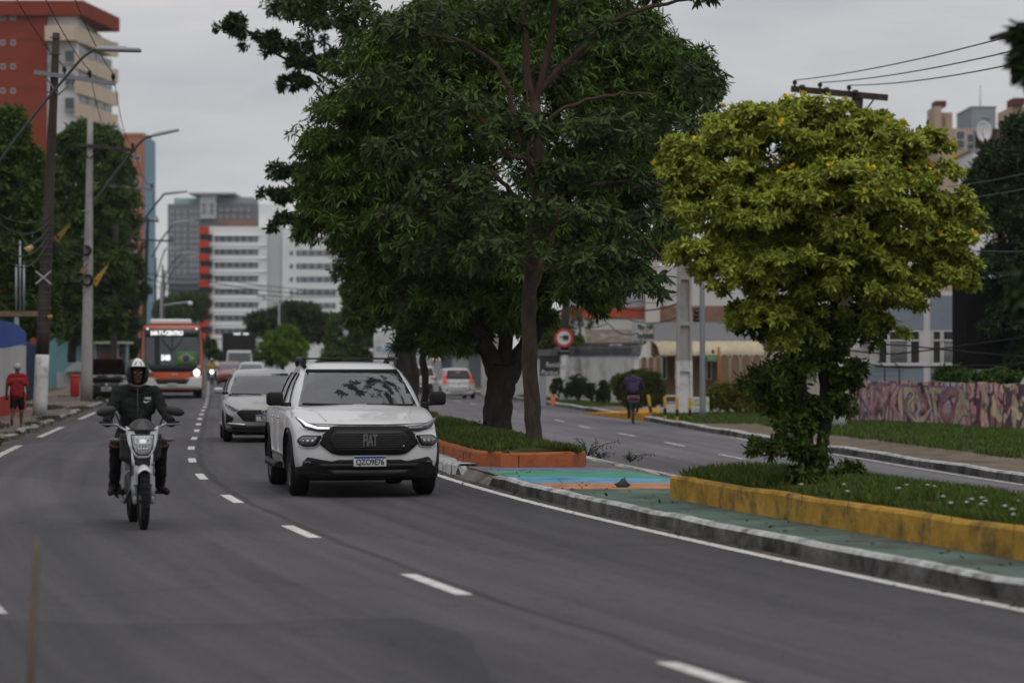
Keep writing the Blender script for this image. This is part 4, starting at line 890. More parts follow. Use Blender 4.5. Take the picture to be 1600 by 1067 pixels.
# --- skyline on the right
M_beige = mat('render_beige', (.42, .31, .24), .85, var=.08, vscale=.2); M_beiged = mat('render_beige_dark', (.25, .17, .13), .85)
def beige():
    Y = 260; t = thing('apartment_block', 'beige apartment block with stepped towers on the right skyline', 'building', (ux(1495, Y), Y, 0))
    F = Face((ux(1440, Y), Y), (ux(1622, Y), Y)); u = lambda px: ux(px, Y) - ux(1440, Y); z = lambda py: zy(py, Y)
    part(t, 'wall', M_beige, lambda b: (F.box(b, u(1466), u(1520), -1, z(201), -14, 0), F.box(b, u(1555), u(1620), -1, z(206), -14, 1)))
    part(t, 'water_tower', M_beige, lambda b: (F.box(b, u(1461), u(1472), z(200.8), z(166), -5, -.3), F.box(b, u(1472) + .02, u(1492), z(200.8), z(174), -8, -1.4)))
    part(t, 'dark_cap', mat('render_maroon', (.12, .045, .04), .85), lambda b: (F.box(b, u(1463), u(1480), z(165.8), z(157), -3, -.5), F.box(b, u(1582), u(1600), z(165), z(154), -3, .5)))
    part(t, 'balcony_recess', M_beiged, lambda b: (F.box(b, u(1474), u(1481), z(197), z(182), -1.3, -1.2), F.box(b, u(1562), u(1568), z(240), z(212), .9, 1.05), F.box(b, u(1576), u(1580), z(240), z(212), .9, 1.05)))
    part(t, 'tower', M_beige, lambda b: F.box(b, u(1582), u(1620), z(205.5), z(166), -8, -.4))
    part(t, 'roof', M_beiged, lambda b: F.box(b, u(1528), u(1622), z(205), z(189) - .9, -14, 2))
    for px in (1493, 1500):
        for py in (219, 233): win(t, F, u(px), z(py), .5, .9, M_frame, M_glass_far, .08, .05)
    for py in (222, 236): win(t, F, u(1510), z(py + 3), .8, 1.0, M_frame, M_glass_far, .08, .05)
    t = thing('apartment_block', 'grey concrete tower with a thin antenna behind the beige block', 'building', (ux(1537, 300), 300, 0))
    Y = 300; F = Face((ux(1518, Y), Y), (ux(1556, Y), Y)); u2 = lambda px: ux(px, Y) - ux(1518, Y); z2 = lambda py: zy(py, Y)
    Mg = mat('render_bluegrey', (.27, .30, .33), .85)
    part(t, 'wall', Mg, lambda b: F.box(b, 0, F.w, -1, z2(168), -10, 0)); part(t, 'parapet', M_conc, lambda b: F.box(b, -.1, F.w + .1, z2(168) + .003, z2(166.5), -10, .1))
    part(t, 'antenna', mat('steel_dark', (.05, .055, .065), .6), lambda b: b.cyl(F.p(u2(1534), z2(166.5), -1), F.p(u2(1534), z2(132), -1), .05, .03, 6)); part(t, 'vent', mat('vent_green', (.1, .16, .14), .7), lambda b: F.box(b, u2(1534), u2(1546), z2(193), z2(185), -.2, .05))
    Y = 250; t = thing('satellite_dish', 'white round satellite dish on a rooftop at the right skyline', 'dish', P(1537, 222, Y)); o = Vector(t.location)
    b = MB(); b.lathe([(.01, .25), (.5, .2), (.8, .1), (1.0, -.05), (1.0, -.08), (.8, .07), (.5, .17), (.01, .22)], (0, 0, 1.0), 'Y', 24); b.v = [tuple(Matrix.Rotation(R(35), 3, 'Z') @ Vector(v)) for v in b.v]; b.build('dish', M_white, t)
    b = MB(); b.cyl((0, .1, -2.5), (0, .1, .9), .07, .05, 8); b.cyl((0, .1, .9), (-.5, -.8, 1.1), .02, .02, 6); b.build('mast', M_conc, t)
    Y = 240; t = thing('house', 'low white rooftop house below the satellite dish', 'building', (ux(1535, Y), Y, 0)); F = Face((ux(1520, Y), Y), (ux(1552, Y), Y))
    part(t, 'wall', M_white, lambda b: F.box(b, 0, F.w, -1, zy(236, Y), -8, 0)); part(t, 'roof', M_conc, lambda b: F.box(b, -.2, F.w + .2, zy(236, Y) + .003, zy(233, Y), -8, .2)); win(t, F, .5, zy(262, Y), .6, .9, M_frame, M_glass_far)
    Y = 280; t = thing('water_tank_tower', 'small maroon rooftop tank house peeking above the yellow-green tree', 'building', (ux(1311, Y), Y, 0)); F = Face((ux(1300, Y), Y), (ux(1322, Y), Y))
    part(t, 'wall', M_beiged, lambda b: F.box(b, 0, F.w, zy(196, Y), zy(172, Y), -4, 0)); part(t, 'lower_block', M_beige, lambda b: F.box(b, -4, F.w + 3, -1, zy(196, Y) - .003, -12, 1)); part(t, 'cap', mat('render_maroon', (.12, .045, .04), .85), lambda b: (F.box(b, .15, .4, zy(172, Y), zy(160, Y), -3, -.1), F.box(b, F.w - .3, F.w - .05, zy(172, Y), zy(160, Y), -3, -.1), F.box(b, .1, F.w, zy(160, Y), zy(157, Y), -3, 0)))
beige()
# --- shops behind the wall: grey shed with red band, white column, tiled roof
def shed():
    Y = 165; t = thing('warehouse', 'grey clad shop building with an orange-red band and white column behind the tiled roof', 'building', (ux(960, Y), Y, 0))
    F = Face((ux(860, Y), Y), (ux(1345, Y), Y)); u = lambda px: ux(px, Y) - ux(860, Y); z = lambda py: zy(py, Y)
    part(t, 'wall', mat('shed_white', (.46, .45, .44), .85, var=.1, vscale=.5, dirt=(.3, .28, .26), dscale=.5, damt=.35), lambda b: (F.box(b, 0, u(1007), -.5, z(498), -14, 0), F.box(b, u(1030), u(1345), -.5, z(506), -14, -1)))
    part(t, 'cladding', mat('shed_grey', (.34, .34, .38), .6, var=.1, vscale=1.0), lambda b: [F.box(b, u(895), u(1007), z(480) + k * .31, z(480) + k * .31 + .29, -12, -.1 - .02 * (k % 2)) for k in range(8)])
    part(t, 'band', mat('shed_red', (.36, .075, .04), .8, var=.12, vscale=1), lambda b: F.box(b, u(880), u(1007), z(497.6), z(480.4), -12, .06))
    part(t, 'column', mat('shed_column', (.52, .48, .43), .85), lambda b: F.box(b, u(1007) + .02, u(1030), -.5, z(392), -6, .8))
    part(t, 'brick_wall', mat('shed_brick', (.22, .125, .095), .9, var=.2, vscale=3), lambda b: F.box(b, u(1030) + .02, u(1160), z(505.7), z(478), -6, .1))
    part(t, 'upper_wall', mat('shed_beige', (.50, .50, .49), .85), lambda b: F.box(b, u(1030) + .02, u(1345), z(477.6), z(415), -9, -.6))
    part(t, 'sign_board', mat('sign_teal', (.02, .05, .06), .5), lambda b: F.box(b, u(985), u(1032), z(399), z(374), .9, 1.1))
    text('lettering', 'CO', .55, F.p(u(1009), z(384), 1.12) - Vector(t.location), mat('sign_teal_letter', (.25, .5, .5), .5), t)
    for k in range(5): win(t, F, u(1160 + k * 38), z(560), 1.1, 1.5, M_frame, M_glass_far, .08, -.9, 1)
    Y = 140; t = thing('tiled_house', 'low white house with weathered brown tiled roof behind the white wall', 'building', (ux(960, Y), Y, 0))
    F = Face((ux(905, Y), Y), (ux(1010, Y), Y)); u = lambda px: ux(px, Y) - ux(905, Y); z = lambda py: zy(py, Y)
    part(t, 'wall', M_white, lambda b: F.box(b, .3, F.w, -.5, z(538), -5, 0))
    def roof(b):
        for k in range(22):
            x = u(917) + (u(1004) - u(917)) * k / 22; w = (u(1004) - u(917)) / 22
            b.tube([F.p(x + w / 2, z(536), .35), F.p(x + w / 2, z(515), -2.6)], w * .55, 8, 0, flat=.6)
    part(t, 'roof', mat('roof_tile', (.17, .135, .115), .95, var=.45, vscale=2.2, dirt=(.33, .29, .25), dscale=1.4, damt=.3), roof)
    part(t, 'gutter', mat('steel_dark', (.05, .055, .065), .6), lambda b: F.box(b, u(914), u(1006), z(538.5), z(536.5), .3, .45))
    t = thing('air_conditioner', 'round-fan outdoor unit on the roof edge behind the white wall', 'air conditioner', P(962, 546, 132)); b = MB(); b.rbox((0, 0, 0), (.62, .3, .5), .03); b.build('case', M_conc, t); b = MB(); b.lathe([(.01, 0), (.2, 0), (.22, .03), (.24, 0)], (0, -.16, 0), 'Y', 20); b.build('fan', mat('steel_dark', (.05, .055, .065), .6), t)
shed()
# --- cream-awning corner shop
M_tan = mat('board_tan', (.20, .125, .075), .85, var=.18, vscale=2.5, stretch=(6, 6, .4)); M_fascia = mat('fascia_grey', (.25, .255, .28), .7, var=.06, vscale=1)
def shop():
    Y = 116; t = thing('corner_shop', 'small shop with grey fascia sign and a curved cream awning behind the square concrete pole', 'building', (ux(1090, Y), Y, 0)); L = Vector(t.location)
    F = Face((ux(994, Y), Y), (ux(1200, Y), Y)); u = lambda px: ux(px, Y) - ux(994, Y); z = lambda py: zy(py, Y)
    part(t, 'wall', M_tan, lambda b: F.box(b, u(1028), u(1200), ZR, z(530), -6, -.55))
    part(t, 'fascia', M_fascia, lambda b: (F.box(b, u(1021), u(1175), z(532), z(504), -5, .2)))
    part(t, 'sign_panel', mat('sign_grey', (.42, .42, .42), .6), lambda b: F.box(b, 0, u(1021) - .03, z(532), z(503.5), -4, .23))
    Mk = mat('letter_black', (.02, .02, .022), .5)
    text('lettering', 'Rio Nil', .30, F.p(u(1007.5), z(511), .24) - L, Mk, t, bold=.014, sx=.75)
    text('lettering', 'hybbit', .36, F.p(u(1007.5), z(525), .24) - L, Mk, t, bold=.018, sx=.75)
    part(t, 'sign_stripe', mat('sign_red', (.4, .08, .07), .6), lambda b: F.box(b, u(999), u(1016), z(517), z(515.8), .2, .245))
    def awn(b):
        n = 8; vs = []
        for i in range(n + 1):
            a = i / n * math.pi / 2; d = .2 + 1.1 * math.sin(a); zz = z(532.5) - (z(532.5) - z(555)) * (1 - math.cos(a)); vs += [F.p(u(1015) + .35 * math.sin(a), zz, d), F.p(u(1178) + .35 * math.sin(a), zz, d)]
            vs += [F.p(u(1015) + .35 * math.sin(a), zz - .03, d - .03), F.p(u(1178) + .35 * math.sin(a), zz - .03, d - .03)]
        fs = []
        for i in range(n): k = 4 * i; fs += [(k, k + 1, k + 5, k + 4), (k + 2, k + 6, k + 7, k + 3), (k, k + 4, k + 6, k + 2), (k + 1, k + 3, k + 7, k + 5)]
        b.add(vs, fs, 0)
    part(t, 'awning', mat('awning_cream', (.44, .38, .27), .8, var=.12, vscale=2, dirt=(.3, .25, .17), dscale=1.2, damt=.35), awn)
    Mg = mat('shop_glass', (.02, .022, .025), .2); 
    for px, w, py0 in ((1034, 8, 560), (1055, 7, 556), (1104, 8, 560)): win(t, F, u(px), z(593), w / 36, 1.0, M_frame, Mg, .04, -.5)
    part(t, 'ground_slab', M_conc, lambda b: F.box(b, -.5, u(1200), ZR - .1, ZR + .20, -1, 2.4))
    part(t, 'floodlight', Mk, lambda b: F.box(b, u(1005), u(1009), z(537), z(533), .2, .4))
    # arched tan fence, two runs
    for (px0, px1, n, lab) in ((989, 1034, 4, 'tan fence with white arched tops behind the clipped dome hedge'), (1123, 1225, 6, 'tan fence with white arched tops beside the yellow-green hedge')):
        Yf = 113; f = thing('arched_fence', lab, 'fence', (ux(px0, Yf), Yf, 0), 0, 'arched fences of the corner shop'); Fl = Face((ux(px0, Yf), Yf), (ux(px1, Yf), Yf)); w = Fl.w / n
        for i in range(n):
            def pan(b, mode):
                top = zy(563, Yf); r = w / 2 - .03; cx = (i + .5) * w
                arc = [(cx + r * math.cos(a), top + 1.25 * r * math.sin(a)) for a in np.linspace(0, math.pi, 11)]
                if mode == 0: b.prism([(cx - r, ZR), (cx + r, ZR)] + arc, 0, .05, lambda x, zz, d: Fl.p(x, zz, d))
                else: b.tube([Fl.p(x, zz, .06) for x, zz in [(cx + r, ZR)] + arc + [(cx - r, ZR)]], .028, 6)
            part(f, 'panel', M_tan, lambda b: pan(b, 0)); part(f, 'arch', mat('arch_cream', (.36, .31, .25), .7), lambda b: pan(b, 1))
shop()
# --- white perimeter wall with dark coping
M_wallw = mat('wall_white', (.54, .54, .52), .88, var=.08, vscale=.8, dirt=(.27, .26, .24), dscale=.7, damt=.42)
M_coping = mat('coping_dark', (.10, .105, .11), .8, var=.3, vscale=2, dirt=(.2, .19, .17), dscale=1.5, damt=.4)
def pwall(label, a, b_, h, cop=True, m=None, name='boundary_wall', zb=ZR, group='white walls behind the right pavement'):
    t = thing(name, label, 'wall', (a[0], a[1], 0), 0, group); F = Face(a, b_)
    part(t, 'wall', m or M_wallw, lambda b: F.box(b, 0, F.w, zb, zb + h, -.2, 0))
    if cop: part(t, 'coping', M_coping, lambda b: [F.box(b, -.05, F.w + .05, zb + h + .003 + k * .14, zb + h + (k + 1) * .14, -.25 - .02 * k, .05 + .05 * k) for k in range(3)])
    return t, F
g = lambda px, Y: (ux(px, Y), Y)
pwall('white wall with layered dark coping behind the round shrubs', g(872, 121), g(991, 108), 2.15)
pwall('long white wall behind the thick dark trunk, running toward the parked cars', g(752, 150), g(873, 123), 2.05)
# small fittings behind/at that wall
def estate_sign():
    Y = 117; t = thing('estate_sign', 'black sign board lettered in white, partly hidden by the white pole', 'sign', P(862, 572, Y)); L = Vector(t.location)
    F = Face(g(843, Y), g(884, Y)); z = lambda py: zy(py, Y)
    part(t, 'board', mat('sign_black', (.02, .02, .023), .5), lambda b: F.box(b, 0, F.w, z(587), z(556), -.06, 0)); part(t, 'coping', M_coping, lambda b: F.box(b, -.1, F.w + .1, z(556) + .003, z(549), -.15, .08))
    Mw = mat('letter_white', (.6, .6, .58), .5); s = Y / FPX
    text('lettering', 'Residencial', 11 * s, F.p((853 - 843) * s, z(570), .008) - L, Mw, t, align='LEFT', sx=.85); text('lettering', 'Parque das Flores', 11 * s, F.p((846 - 843) * s, z(582), .008) - L, Mw, t, align='LEFT', sx=.85)
    part(t, 'post', mat('post_grey', (.3, .3, .3), .8), lambda b: F.box(b, 0, .3, ZR, z(587) - .003, -.06, -.01))
estate_sign()
# --- graffiti wall
def graffiti_mat():
    m = bpy.data.materials.new('graffiti_paint'); m.use_nodes = True; t = m.node_tree; N = t.nodes; L = t.links; b = N['Principled BSDF']; b.inputs['Roughness'].default_value = .85
    tcn = N.new('ShaderNodeTexCoord'); mpn = N.new('ShaderNodeMapping'); mpn.inputs['Scale'].default_value = (1, 1, .6); L.new(tcn.outputs['Object'], mpn.inputs['Vector'])
    def noise(sc, det=3, v=None):
        n = N.new('ShaderNodeTexNoise'); n.inputs['Scale'].default_value = sc; n.inputs['Detail'].default_value = det; L.new(v or mpn.outputs[0], n.inputs['Vector']); return n
    def wave(sc, dist, det, dsc, v=None):
        wv = N.new('ShaderNodeTexWave'); wv.bands_direction = 'X'; wv.inputs['Scale'].default_value = sc; wv.inputs['Distortion'].default_value = dist; wv.inputs['Detail'].default_value = det; wv.inputs['Detail Scale'].default_value = dsc; L.new(v or mpn.outputs[0], wv.inputs['Vector']); return wv.outputs['Color']
    def ramp(f, cols, interp='CONSTANT'):
        r = N.new('ShaderNodeValToRGB'); r.color_ramp.interpolation = interp
        while len(r.color_ramp.elements) < len(cols): r.color_ramp.elements.new(.5)
        for e_, (p, c) in zip(r.color_ramp.elements, cols): e_.position = p; e_.color = tuple(c) + (1,)
        L.new(f, r.inputs[0]); return r
    fill = ramp(noise(1.5, 1).outputs['Fac'], [(0, (.46, .28, .30)), (.42, (.52, .38, .36)), (.5, (.50, .45, .34)), (.56, (.42, .18, .18)), (.61, (.50, .34, .36)), (.70, (.33, .28, .42))])
    line = ramp(wave(1.15, 9, 3, 1.6), [(0, (.16, .13, .28)), (.10, (.42, .2, .24)), (.2, (1, 1, 1))]); line2 = ramp(wave(.8, 14, 3, 1.1), [(0, (.5, .42, .6)), (.09, (1, 1, 1)), (.93, (1.3, 1.25, 1.2))])
    def mulc(a, c):
        q = N.new('ShaderNodeMix'); q.data_type = 'RGBA'; q.blend_type = 'MULTIPLY'; q.inputs[0].default_value = 1; L.new(a, q.inputs[6]); L.new(c, q.inputs[7]); return q
    r = mulc(mulc(fill.outputs[0], line.outputs[0]).outputs[2], line2.outputs[0])
    n2 = noise(.5, 1); r2 = N.new('ShaderNodeValToRGB'); r2.color_ramp.interpolation = 'LINEAR'
    c2 = [(.3, (1, .85, .9)), (.48, (.95, 1, .8)), (.56, (1.0, .75, .7)), (.7, (.8, .95, 1.0))]
    while len(r2.color_ramp.elements) < 4: r2.color_ramp.elements.new(.5)
    for e_, (p, c) in zip(r2.color_ramp.elements, c2): e_.position = p; e_.color = c + (1,)
    L.new(n2.outputs['Fac'], r2.inputs[0])
    x = N.new('ShaderNodeMix'); x.data_type = 'RGBA'; x.blend_type = 'MULTIPLY'; x.inputs[0].default_value = 1; L.new(r.outputs[2], x.inputs[6]); L.new(r2.outputs[0], x.inputs[7])
    n3 = noise(3, 6, tcn.outputs['Object']); r3 = N.new('ShaderNodeValToRGB'); r3.color_ramp.elements[0].position = .56; r3.color_ramp.elements[1].position = .7; L.new(n3.outputs['Fac'], r3.inputs[0])
    y = N.new('ShaderNodeMix'); y.data_type = 'RGBA'; L.new(r3.outputs[0], y.inputs[0]); L.new(x.outputs[2], y.inputs[6]); y.inputs[7].default_value = (.10, .07, .07, 1); L.new(y.outputs[2], b.inputs['Base Color'])
    return m
def graffiti():
    a, c = g(1325, 80), g(1700, 69); t = thing('graffiti_wall', 'low concrete wall covered in pink, purple and cream graffiti', 'wall', (a[0], a[1], 0)); F = Face(a, c)
    def w(b):
        n = 30; wob = rnd(4, .04, 1.1)
        for i in range(n): F.box(b, F.w * i / n, F.w * (i + 1) / n, ZR, 1.05 + wob(i) - .04 * (i / n), -.16, 0)
    part(t, 'wall', graffiti_mat(), w)
    Mo = mat('spray_purple', (.20, .13, .25), .85, var=.3, vscale=3); o = Vector(t.location); xx = .55
    cl = {'p': mat('spray_pink', (.46, .29, .30), .85, var=.25, vscale=3, dirt=(.28, .14, .16), dscale=3.5, damt=.55), 'c': mat('spray_cream', (.44, .40, .28), .85, var=.25, vscale=3, dirt=(.30, .17, .16), dscale=3.5, damt=.55), 'r': mat('spray_red', (.30, .11, .10), .85, var=.3, vscale=3, dirt=(.35, .22, .2), dscale=3.5, damt=.5)}
    for ch, w_, cc in (('N', 1.0, 'p'), ('M', 1.1, 'p'), ('K', .95, 'p'), ('R', .9, 'c'), ('U', .85, 'c'), ('T', .85, 'c'), ('O', .9, 'r'), ('A', 1.0, 'c')):
        for m_, bo, de in ((Mo, .045, .004), (cl[cc], .012, .009)):
            me = text_mesh(ch, 1.0, de, bo); v_ = [v.co for v in me.vertices]; x0, x1 = min(v.x for v in v_), max(v.x for v in v_); y0, y1 = min(v.y for v in v_), max(v.y for v in v_); g_ = 0 if bo > .04 else .06
            for v in me.vertices:
                u = (v.co.x - x0) / (x1 - x0); z_ = (v.co.y - y0) / (y1 - y0); v.co = F.p(xx + g_ + (w_ - 2 * g_) * u + .15 * math.sin(z_ * 6 + xx * 3) + .05 * math.sin(z_ * 15 + xx * 7), ZR + .22 + g_ + (1.12 - 2 * g_) * z_ - .012 * xx, .001 + v.co.z) - o
            me.materials.clear(); me.materials.append(m_); me.name = 'letter'; link('letter', me, t)
        xx += w_ * .80
    Ms = mat('steel_dark', (.05, .055, .065), .6)
    for k, px in enumerate((1331, 1381, 1435, 1478)):
        u_ = (ux(px, 79) - a[0]) ; 
        part(t, 'wire_post', Ms, lambda b: b.tube([F.p(u_, .9, -.08), F.p(u_, 1.45, -.08), F.p(u_ - .1, 1.62, .1)], .022, 6))
    for k in range(3): part(t, 'wire', Ms, lambda b: b.tube([F.p(.1, 1.2 + k * .15, -.08), F.p(1.5, 1.17 + k * .15, -.08), F.p(3.0, 1.2 + k * .15, -.08)], .006, 4))
graffiti()
# --- grey-white house with barred windows
def house():
    Y = 96; t = thing('house', 'white and blue-grey house with barred windows behind the graffiti wall', 'building', (ux(1400, Y), Y, 0))
    F = Face(g(1200, Y), g(1640, Y)); u = lambda px: ux(px, Y) - ux(1200, Y); z = lambda py: zy(py, Y)
    Mb = mat('panel_bluegrey', (.20, .225, .27), .8, var=.08, vscale=1); Mw = mat('house_white', (.52, .50, .50), .85, var=.06, vscale=1)
    part(t, 'wall', Mw, lambda b: F.box(b, u(1290), u(1640), ZR - .1, z(455), -8, 0))
    part(t, 'upper_panel', Mb, lambda b: (F.box(b, u(1358), u(1443), z(515), z(462), -.1, .04), F.box(b, u(1454), u(1492), z(515), z(462), -.1, .04)))
    part(t, 'lower_panel', Mb, lambda b: (F.box(b, u(1346), u(1443), z(612), z(572), -.1, .04), F.box(b, u(1454), u(1560), z(612), z(572), -.1, .04)))
    Mgl = mat('window_dark', (.03, .03, .032), .25)
    for px0, px1, bars in ((1371, 1387, 0), (1388, 1420, 9), (1421, 1438, 0), (1456, 1471, 0), (1472, 1490, 5)):
        w = win(t, F, u(px0), z(569), u(px1) - u(px0), z(516) - z(569), Mw, Mgl, .05, .05)
        part(t, 'transom', Mw, lambda b: F.box(b, u(px0), u(px1), z(533), z(530.5), 0, .07))
        for k in range(bars):
            x = u(px0) + (u(px1) - u(px0)) * (k + 1) / (bars + 1); part(t, 'bar', M_frame, lambda b: b.cyl(F.p(x, z(568), .03), F.p(x, z(533), .03), .012, .012, 5))
    part(t, 'canopy', Mw, lambda b: F.box(b, u(1346), u(1372), z(533), z(529), 0, .5))
    part(t, 'sill', Mw, lambda b: (F.box(b, u(1368), u(1441), z(571.5), z(569.2), 0, .12), F.box(b, u(1454), u(1492), z(571.5), z(569.2), 0, .12)))
    part(t, 'annex', mat('annex_beige', (.36, .32, .29), .85, var=.1, vscale=.8), lambda b: F.box(b, u(1215), u(1338), ZR - .1, z(545), -3, .8))
    part(t, 'annex_window', Mgl, lambda b: F.box(b, u(1240), u(1262), z(590), z(560), .7, .83))
house()
def panel():
    Y = 83; t = thing('billboard', 'large black back of a billboard standing on posts behind the graffiti wall', 'billboard', (ux(1545, Y), Y, 0)); F = Face(g(1489, Y), g(1680, Y)); u = lambda px: ux(px, Y) - ux(1489, Y); z = lambda py: zy(py, Y)
    Mk = mat('panel_black', (.012, .012, .013), .8, var=.3, vscale=2)
    part(t, 'panel', Mk, lambda b: F.box(b, 0, F.w, z(577), z(435), -.15, 0)); 
    for k in range(6): part(t, 'rib', Mk, lambda b: F.box(b, .4 + k * .6, .46 + k * .6, z(576), z(436), 0, .06))
    for px in (1558, 1572): part(t, 'post', Mk, lambda b: F.box(b, u(px), u(px) + .12, ZR, z(577) - .003, -.12, -.02))
panel()
# --- left side: painted wall, beam with pipes, gate, teal building, canopy
def left_wall():
    ys = [44, 50, 56, 62, 68, 74, 80, 84]; t = thing('painted_wall', 'street wall painted in blue, white and red bands at the left edge', 'wall', (Cx(84) - 5.55, 84, 0)); L = Vector(t.location)
    wx = lambda Y: Cx(Y) - 5.5
    def bandz(b, f0, f1, d):
        n = 60; vs = []
        for i in range(n + 1):
            Y = 44 + 40 * i / n; x = wx(Y) + d; vs += [(x, Y, f0(Y)), (x, Y, f1(Y)), (x - .2 - d * 2, Y, f1(Y)), (x - .2 - d * 2, Y, f0(Y))]
        fs = [(4 * i + k, 4 * i + (k + 1) % 4, 4 * i + 4 + (k + 1) % 4, 4 * i + 4 + k) for i in range(n) for k in range(4)] + [(0, 3, 2, 1), (4 * n, 4 * n + 1, 4 * n + 2, 4 * n + 3)]
        b.add(vs, fs)
    top = lambda Y: 2.75 - .012 * (84 - Y) * 0 + (-.25 * max(0, (Y - 78) / 6) ** 2); mid = lambda Y: 2.05 + .06 * math.sin(Y * .4); low = lambda Y: .62 - .05 * math.sin(Y * .3)
    part(t, 'white_band', mat('wall_band_white', (.42, .41, .41), .85, var=.07, vscale=1), lambda b: bandz(b, low, mid, 0))
    part(t, 'blue_band', mat('wall_band_blue', (.045, .085, .30), .8, var=.12, vscale=1), lambda b: bandz(b, mid, top, .004))
    part(t, 'red_band', mat('wall_band_red', (.33, .04, .03), .8, var=.12, vscale=1), lambda b: bandz(b, lambda Y: 0, low, .004))
left_wall()
def beam():
    Y = 88; t = thing('roof_beam', 'brown timber beam above the painted wall, ending at the wooden pole', 'beam', P(30, 490, Y)); L = Vector(t.location); F = Face(g(-60, Y), g(60, Y))
    part(t, 'timber', mat('timber_brown', (.17, .115, .085), .85, var=.2, vscale=3), lambda b: F.box(b, 0, F.w, zy(494, Y), zy(486, Y), -.2, 0))
    for px in (-20, 22, 58): part(t, 'post', mat('post_grey', (.3, .3, .3), .8), lambda b: F.box(b, ux(px, Y) - ux(-60, Y), ux(px, Y) - ux(-60, Y) + .14, 0, zy(494, Y) - .003, -.18, -.04))
    for px, top, r in ((24.5, 414, 8), (30.5, 376, 8), (36.5, 414, 8)):
        t = thing('metal_pipe', {24.5: 'short grey pipe left of the tall one', 30.5: 'tall grey pipe in the middle of the three', 36.5: 'short grey pipe right of the tall one'}[px] + ', standing on the brown beam', 'pipe', P(px, 486, Y - .1), 0, 'grey pipes standing on the brown beam'); b = MB(); b.cyl((0, .1, .002), (0, .1, (486 - top) / FPX * Y), .034, .034, 8); b.build('pipe', mat('pipe_grey', (.26, .28, .33), .5, metal=.4), t)
beam()
def gate():
    a, c = (Cx(100) - 6.7, 100), (Cx(114) - 7.1, 114); t = thing('metal_gate', 'dark blue sheet metal gate on the left pavement behind the white-footed pole', 'gate', (a[0], a[1], 0)); F = Face((a[0], a[1]), (c[0], c[1]))
    Mb = mat('gate_blue', (.045, .065, .12), .6, var=.2, vscale=1.5)
    part(t, 'leaf', Mb, lambda b: F.box(b, 0, F.w * .85, .06, 2.3, -.06, .0)); part(t, 'post', mat('gate_post', (.03, .03, .035), .7), lambda b: (F.box(b, F.w * .86, F.w * .90, 0, 2.15, -.2, .15), F.box(b, F.w * .93, F.w, 0, 2.1, -.2, .15)))
    for k in range(18): part(t, 'rib', Mb, lambda b: F.box(b, .3 + k * F.w * .046, .36 + k * F.w * .046, .1, 2.25, 0, .035))
gate()
def teal():
    Y = 150; t = thing('shop_building', 'teal painted building behind the dark blue gate', 'building', (ux(110, Y), Y, 0)); F = Face(g(66, Y), g(152, Y)); u = lambda px: ux(px, Y) - ux(66, Y); z = lambda py: zy(py, Y)
    part(t, 'wall', mat('render_tealwall', (.13, .24, .27), .85, var=.12, vscale=.6, dirt=(.09, .15, .17), dscale=.5, damt=.35), lambda b: F.box(b, 0, u(145), 0, z(513), -6, 0)); part(t, 'corner', mat('render_tealdark', (.06, .2, .2), .8), lambda b: F.box(b, u(145) + .02, u(150), 0, z(508), -6, .1))
    part(t, 'plinth', M_conc, lambda b: F.box(b, u(90), u(145), 0, z(582), 0, .3)); part(t, 'stair', M_conc, lambda b: [F.box(b, u(105 + k * 4), u(145), z(570 - k * 3 + 10), z(570 - k * 3 + 7), .3, .9) for k in range(5)])
    Y = 138; t = thing('bus_shelter', 'pale green flat canopy on posts behind the car with raised bonnet', 'shelter', (ux(172, Y), Y, 0)); F = Face(g(144, Y), g(200, Y)); z = lambda py: zy(py, Y); u = lambda px: ux(px, Y) - ux(144, Y)
    part(t, 'roof', mat('canopy_green', (.33, .38, .27), .7), lambda b: F.box(b, 0, F.w, z(537), z(533.5), -2, .4))
    for px in (146, 181, 196): part(t, 'post', mat('post_grey', (.3, .3, .3), .8), lambda b: F.box(b, u(px), u(px) + .12, 0, z(537) - .003, -.3, -.18))
    part(t, 'back_panel', mat('shelter_panel', (.09, .10, .14), .5), lambda b: (F.box(b, u(147), u(170), z(575), z(540), -1.6, -1.5), F.box(b, u(183), u(195), z(580), z(540), -1.6, -1.5)))
    part(t, 'poster', mat('poster_red', (.2, .07, .06), .6), lambda b: F.box(b, u(151), u(168), z(568), z(552), -1.49, -1.46))
    t = thing('litter_bin', 'red plastic bin beside the foot of the round concrete pole', 'bin', P(117, 624, 108)); b = MB(); b.rbox((0, 0, .5), (.34, .3, .78), .05); b.build('body', mat('plastic_red', (.42, .02, .02), .5), t); b = MB(); b.rbox((0, 0, .93), (.37, .33, .1), .04); b.build('lid', mat('plastic_red', (.42, .02, .02), .5), t)
    b = MB(); b.cyl((0, .1, -.07), (0, .1, .15), .03, .03, 8); b.build('foot', M_conc, t)
teal()
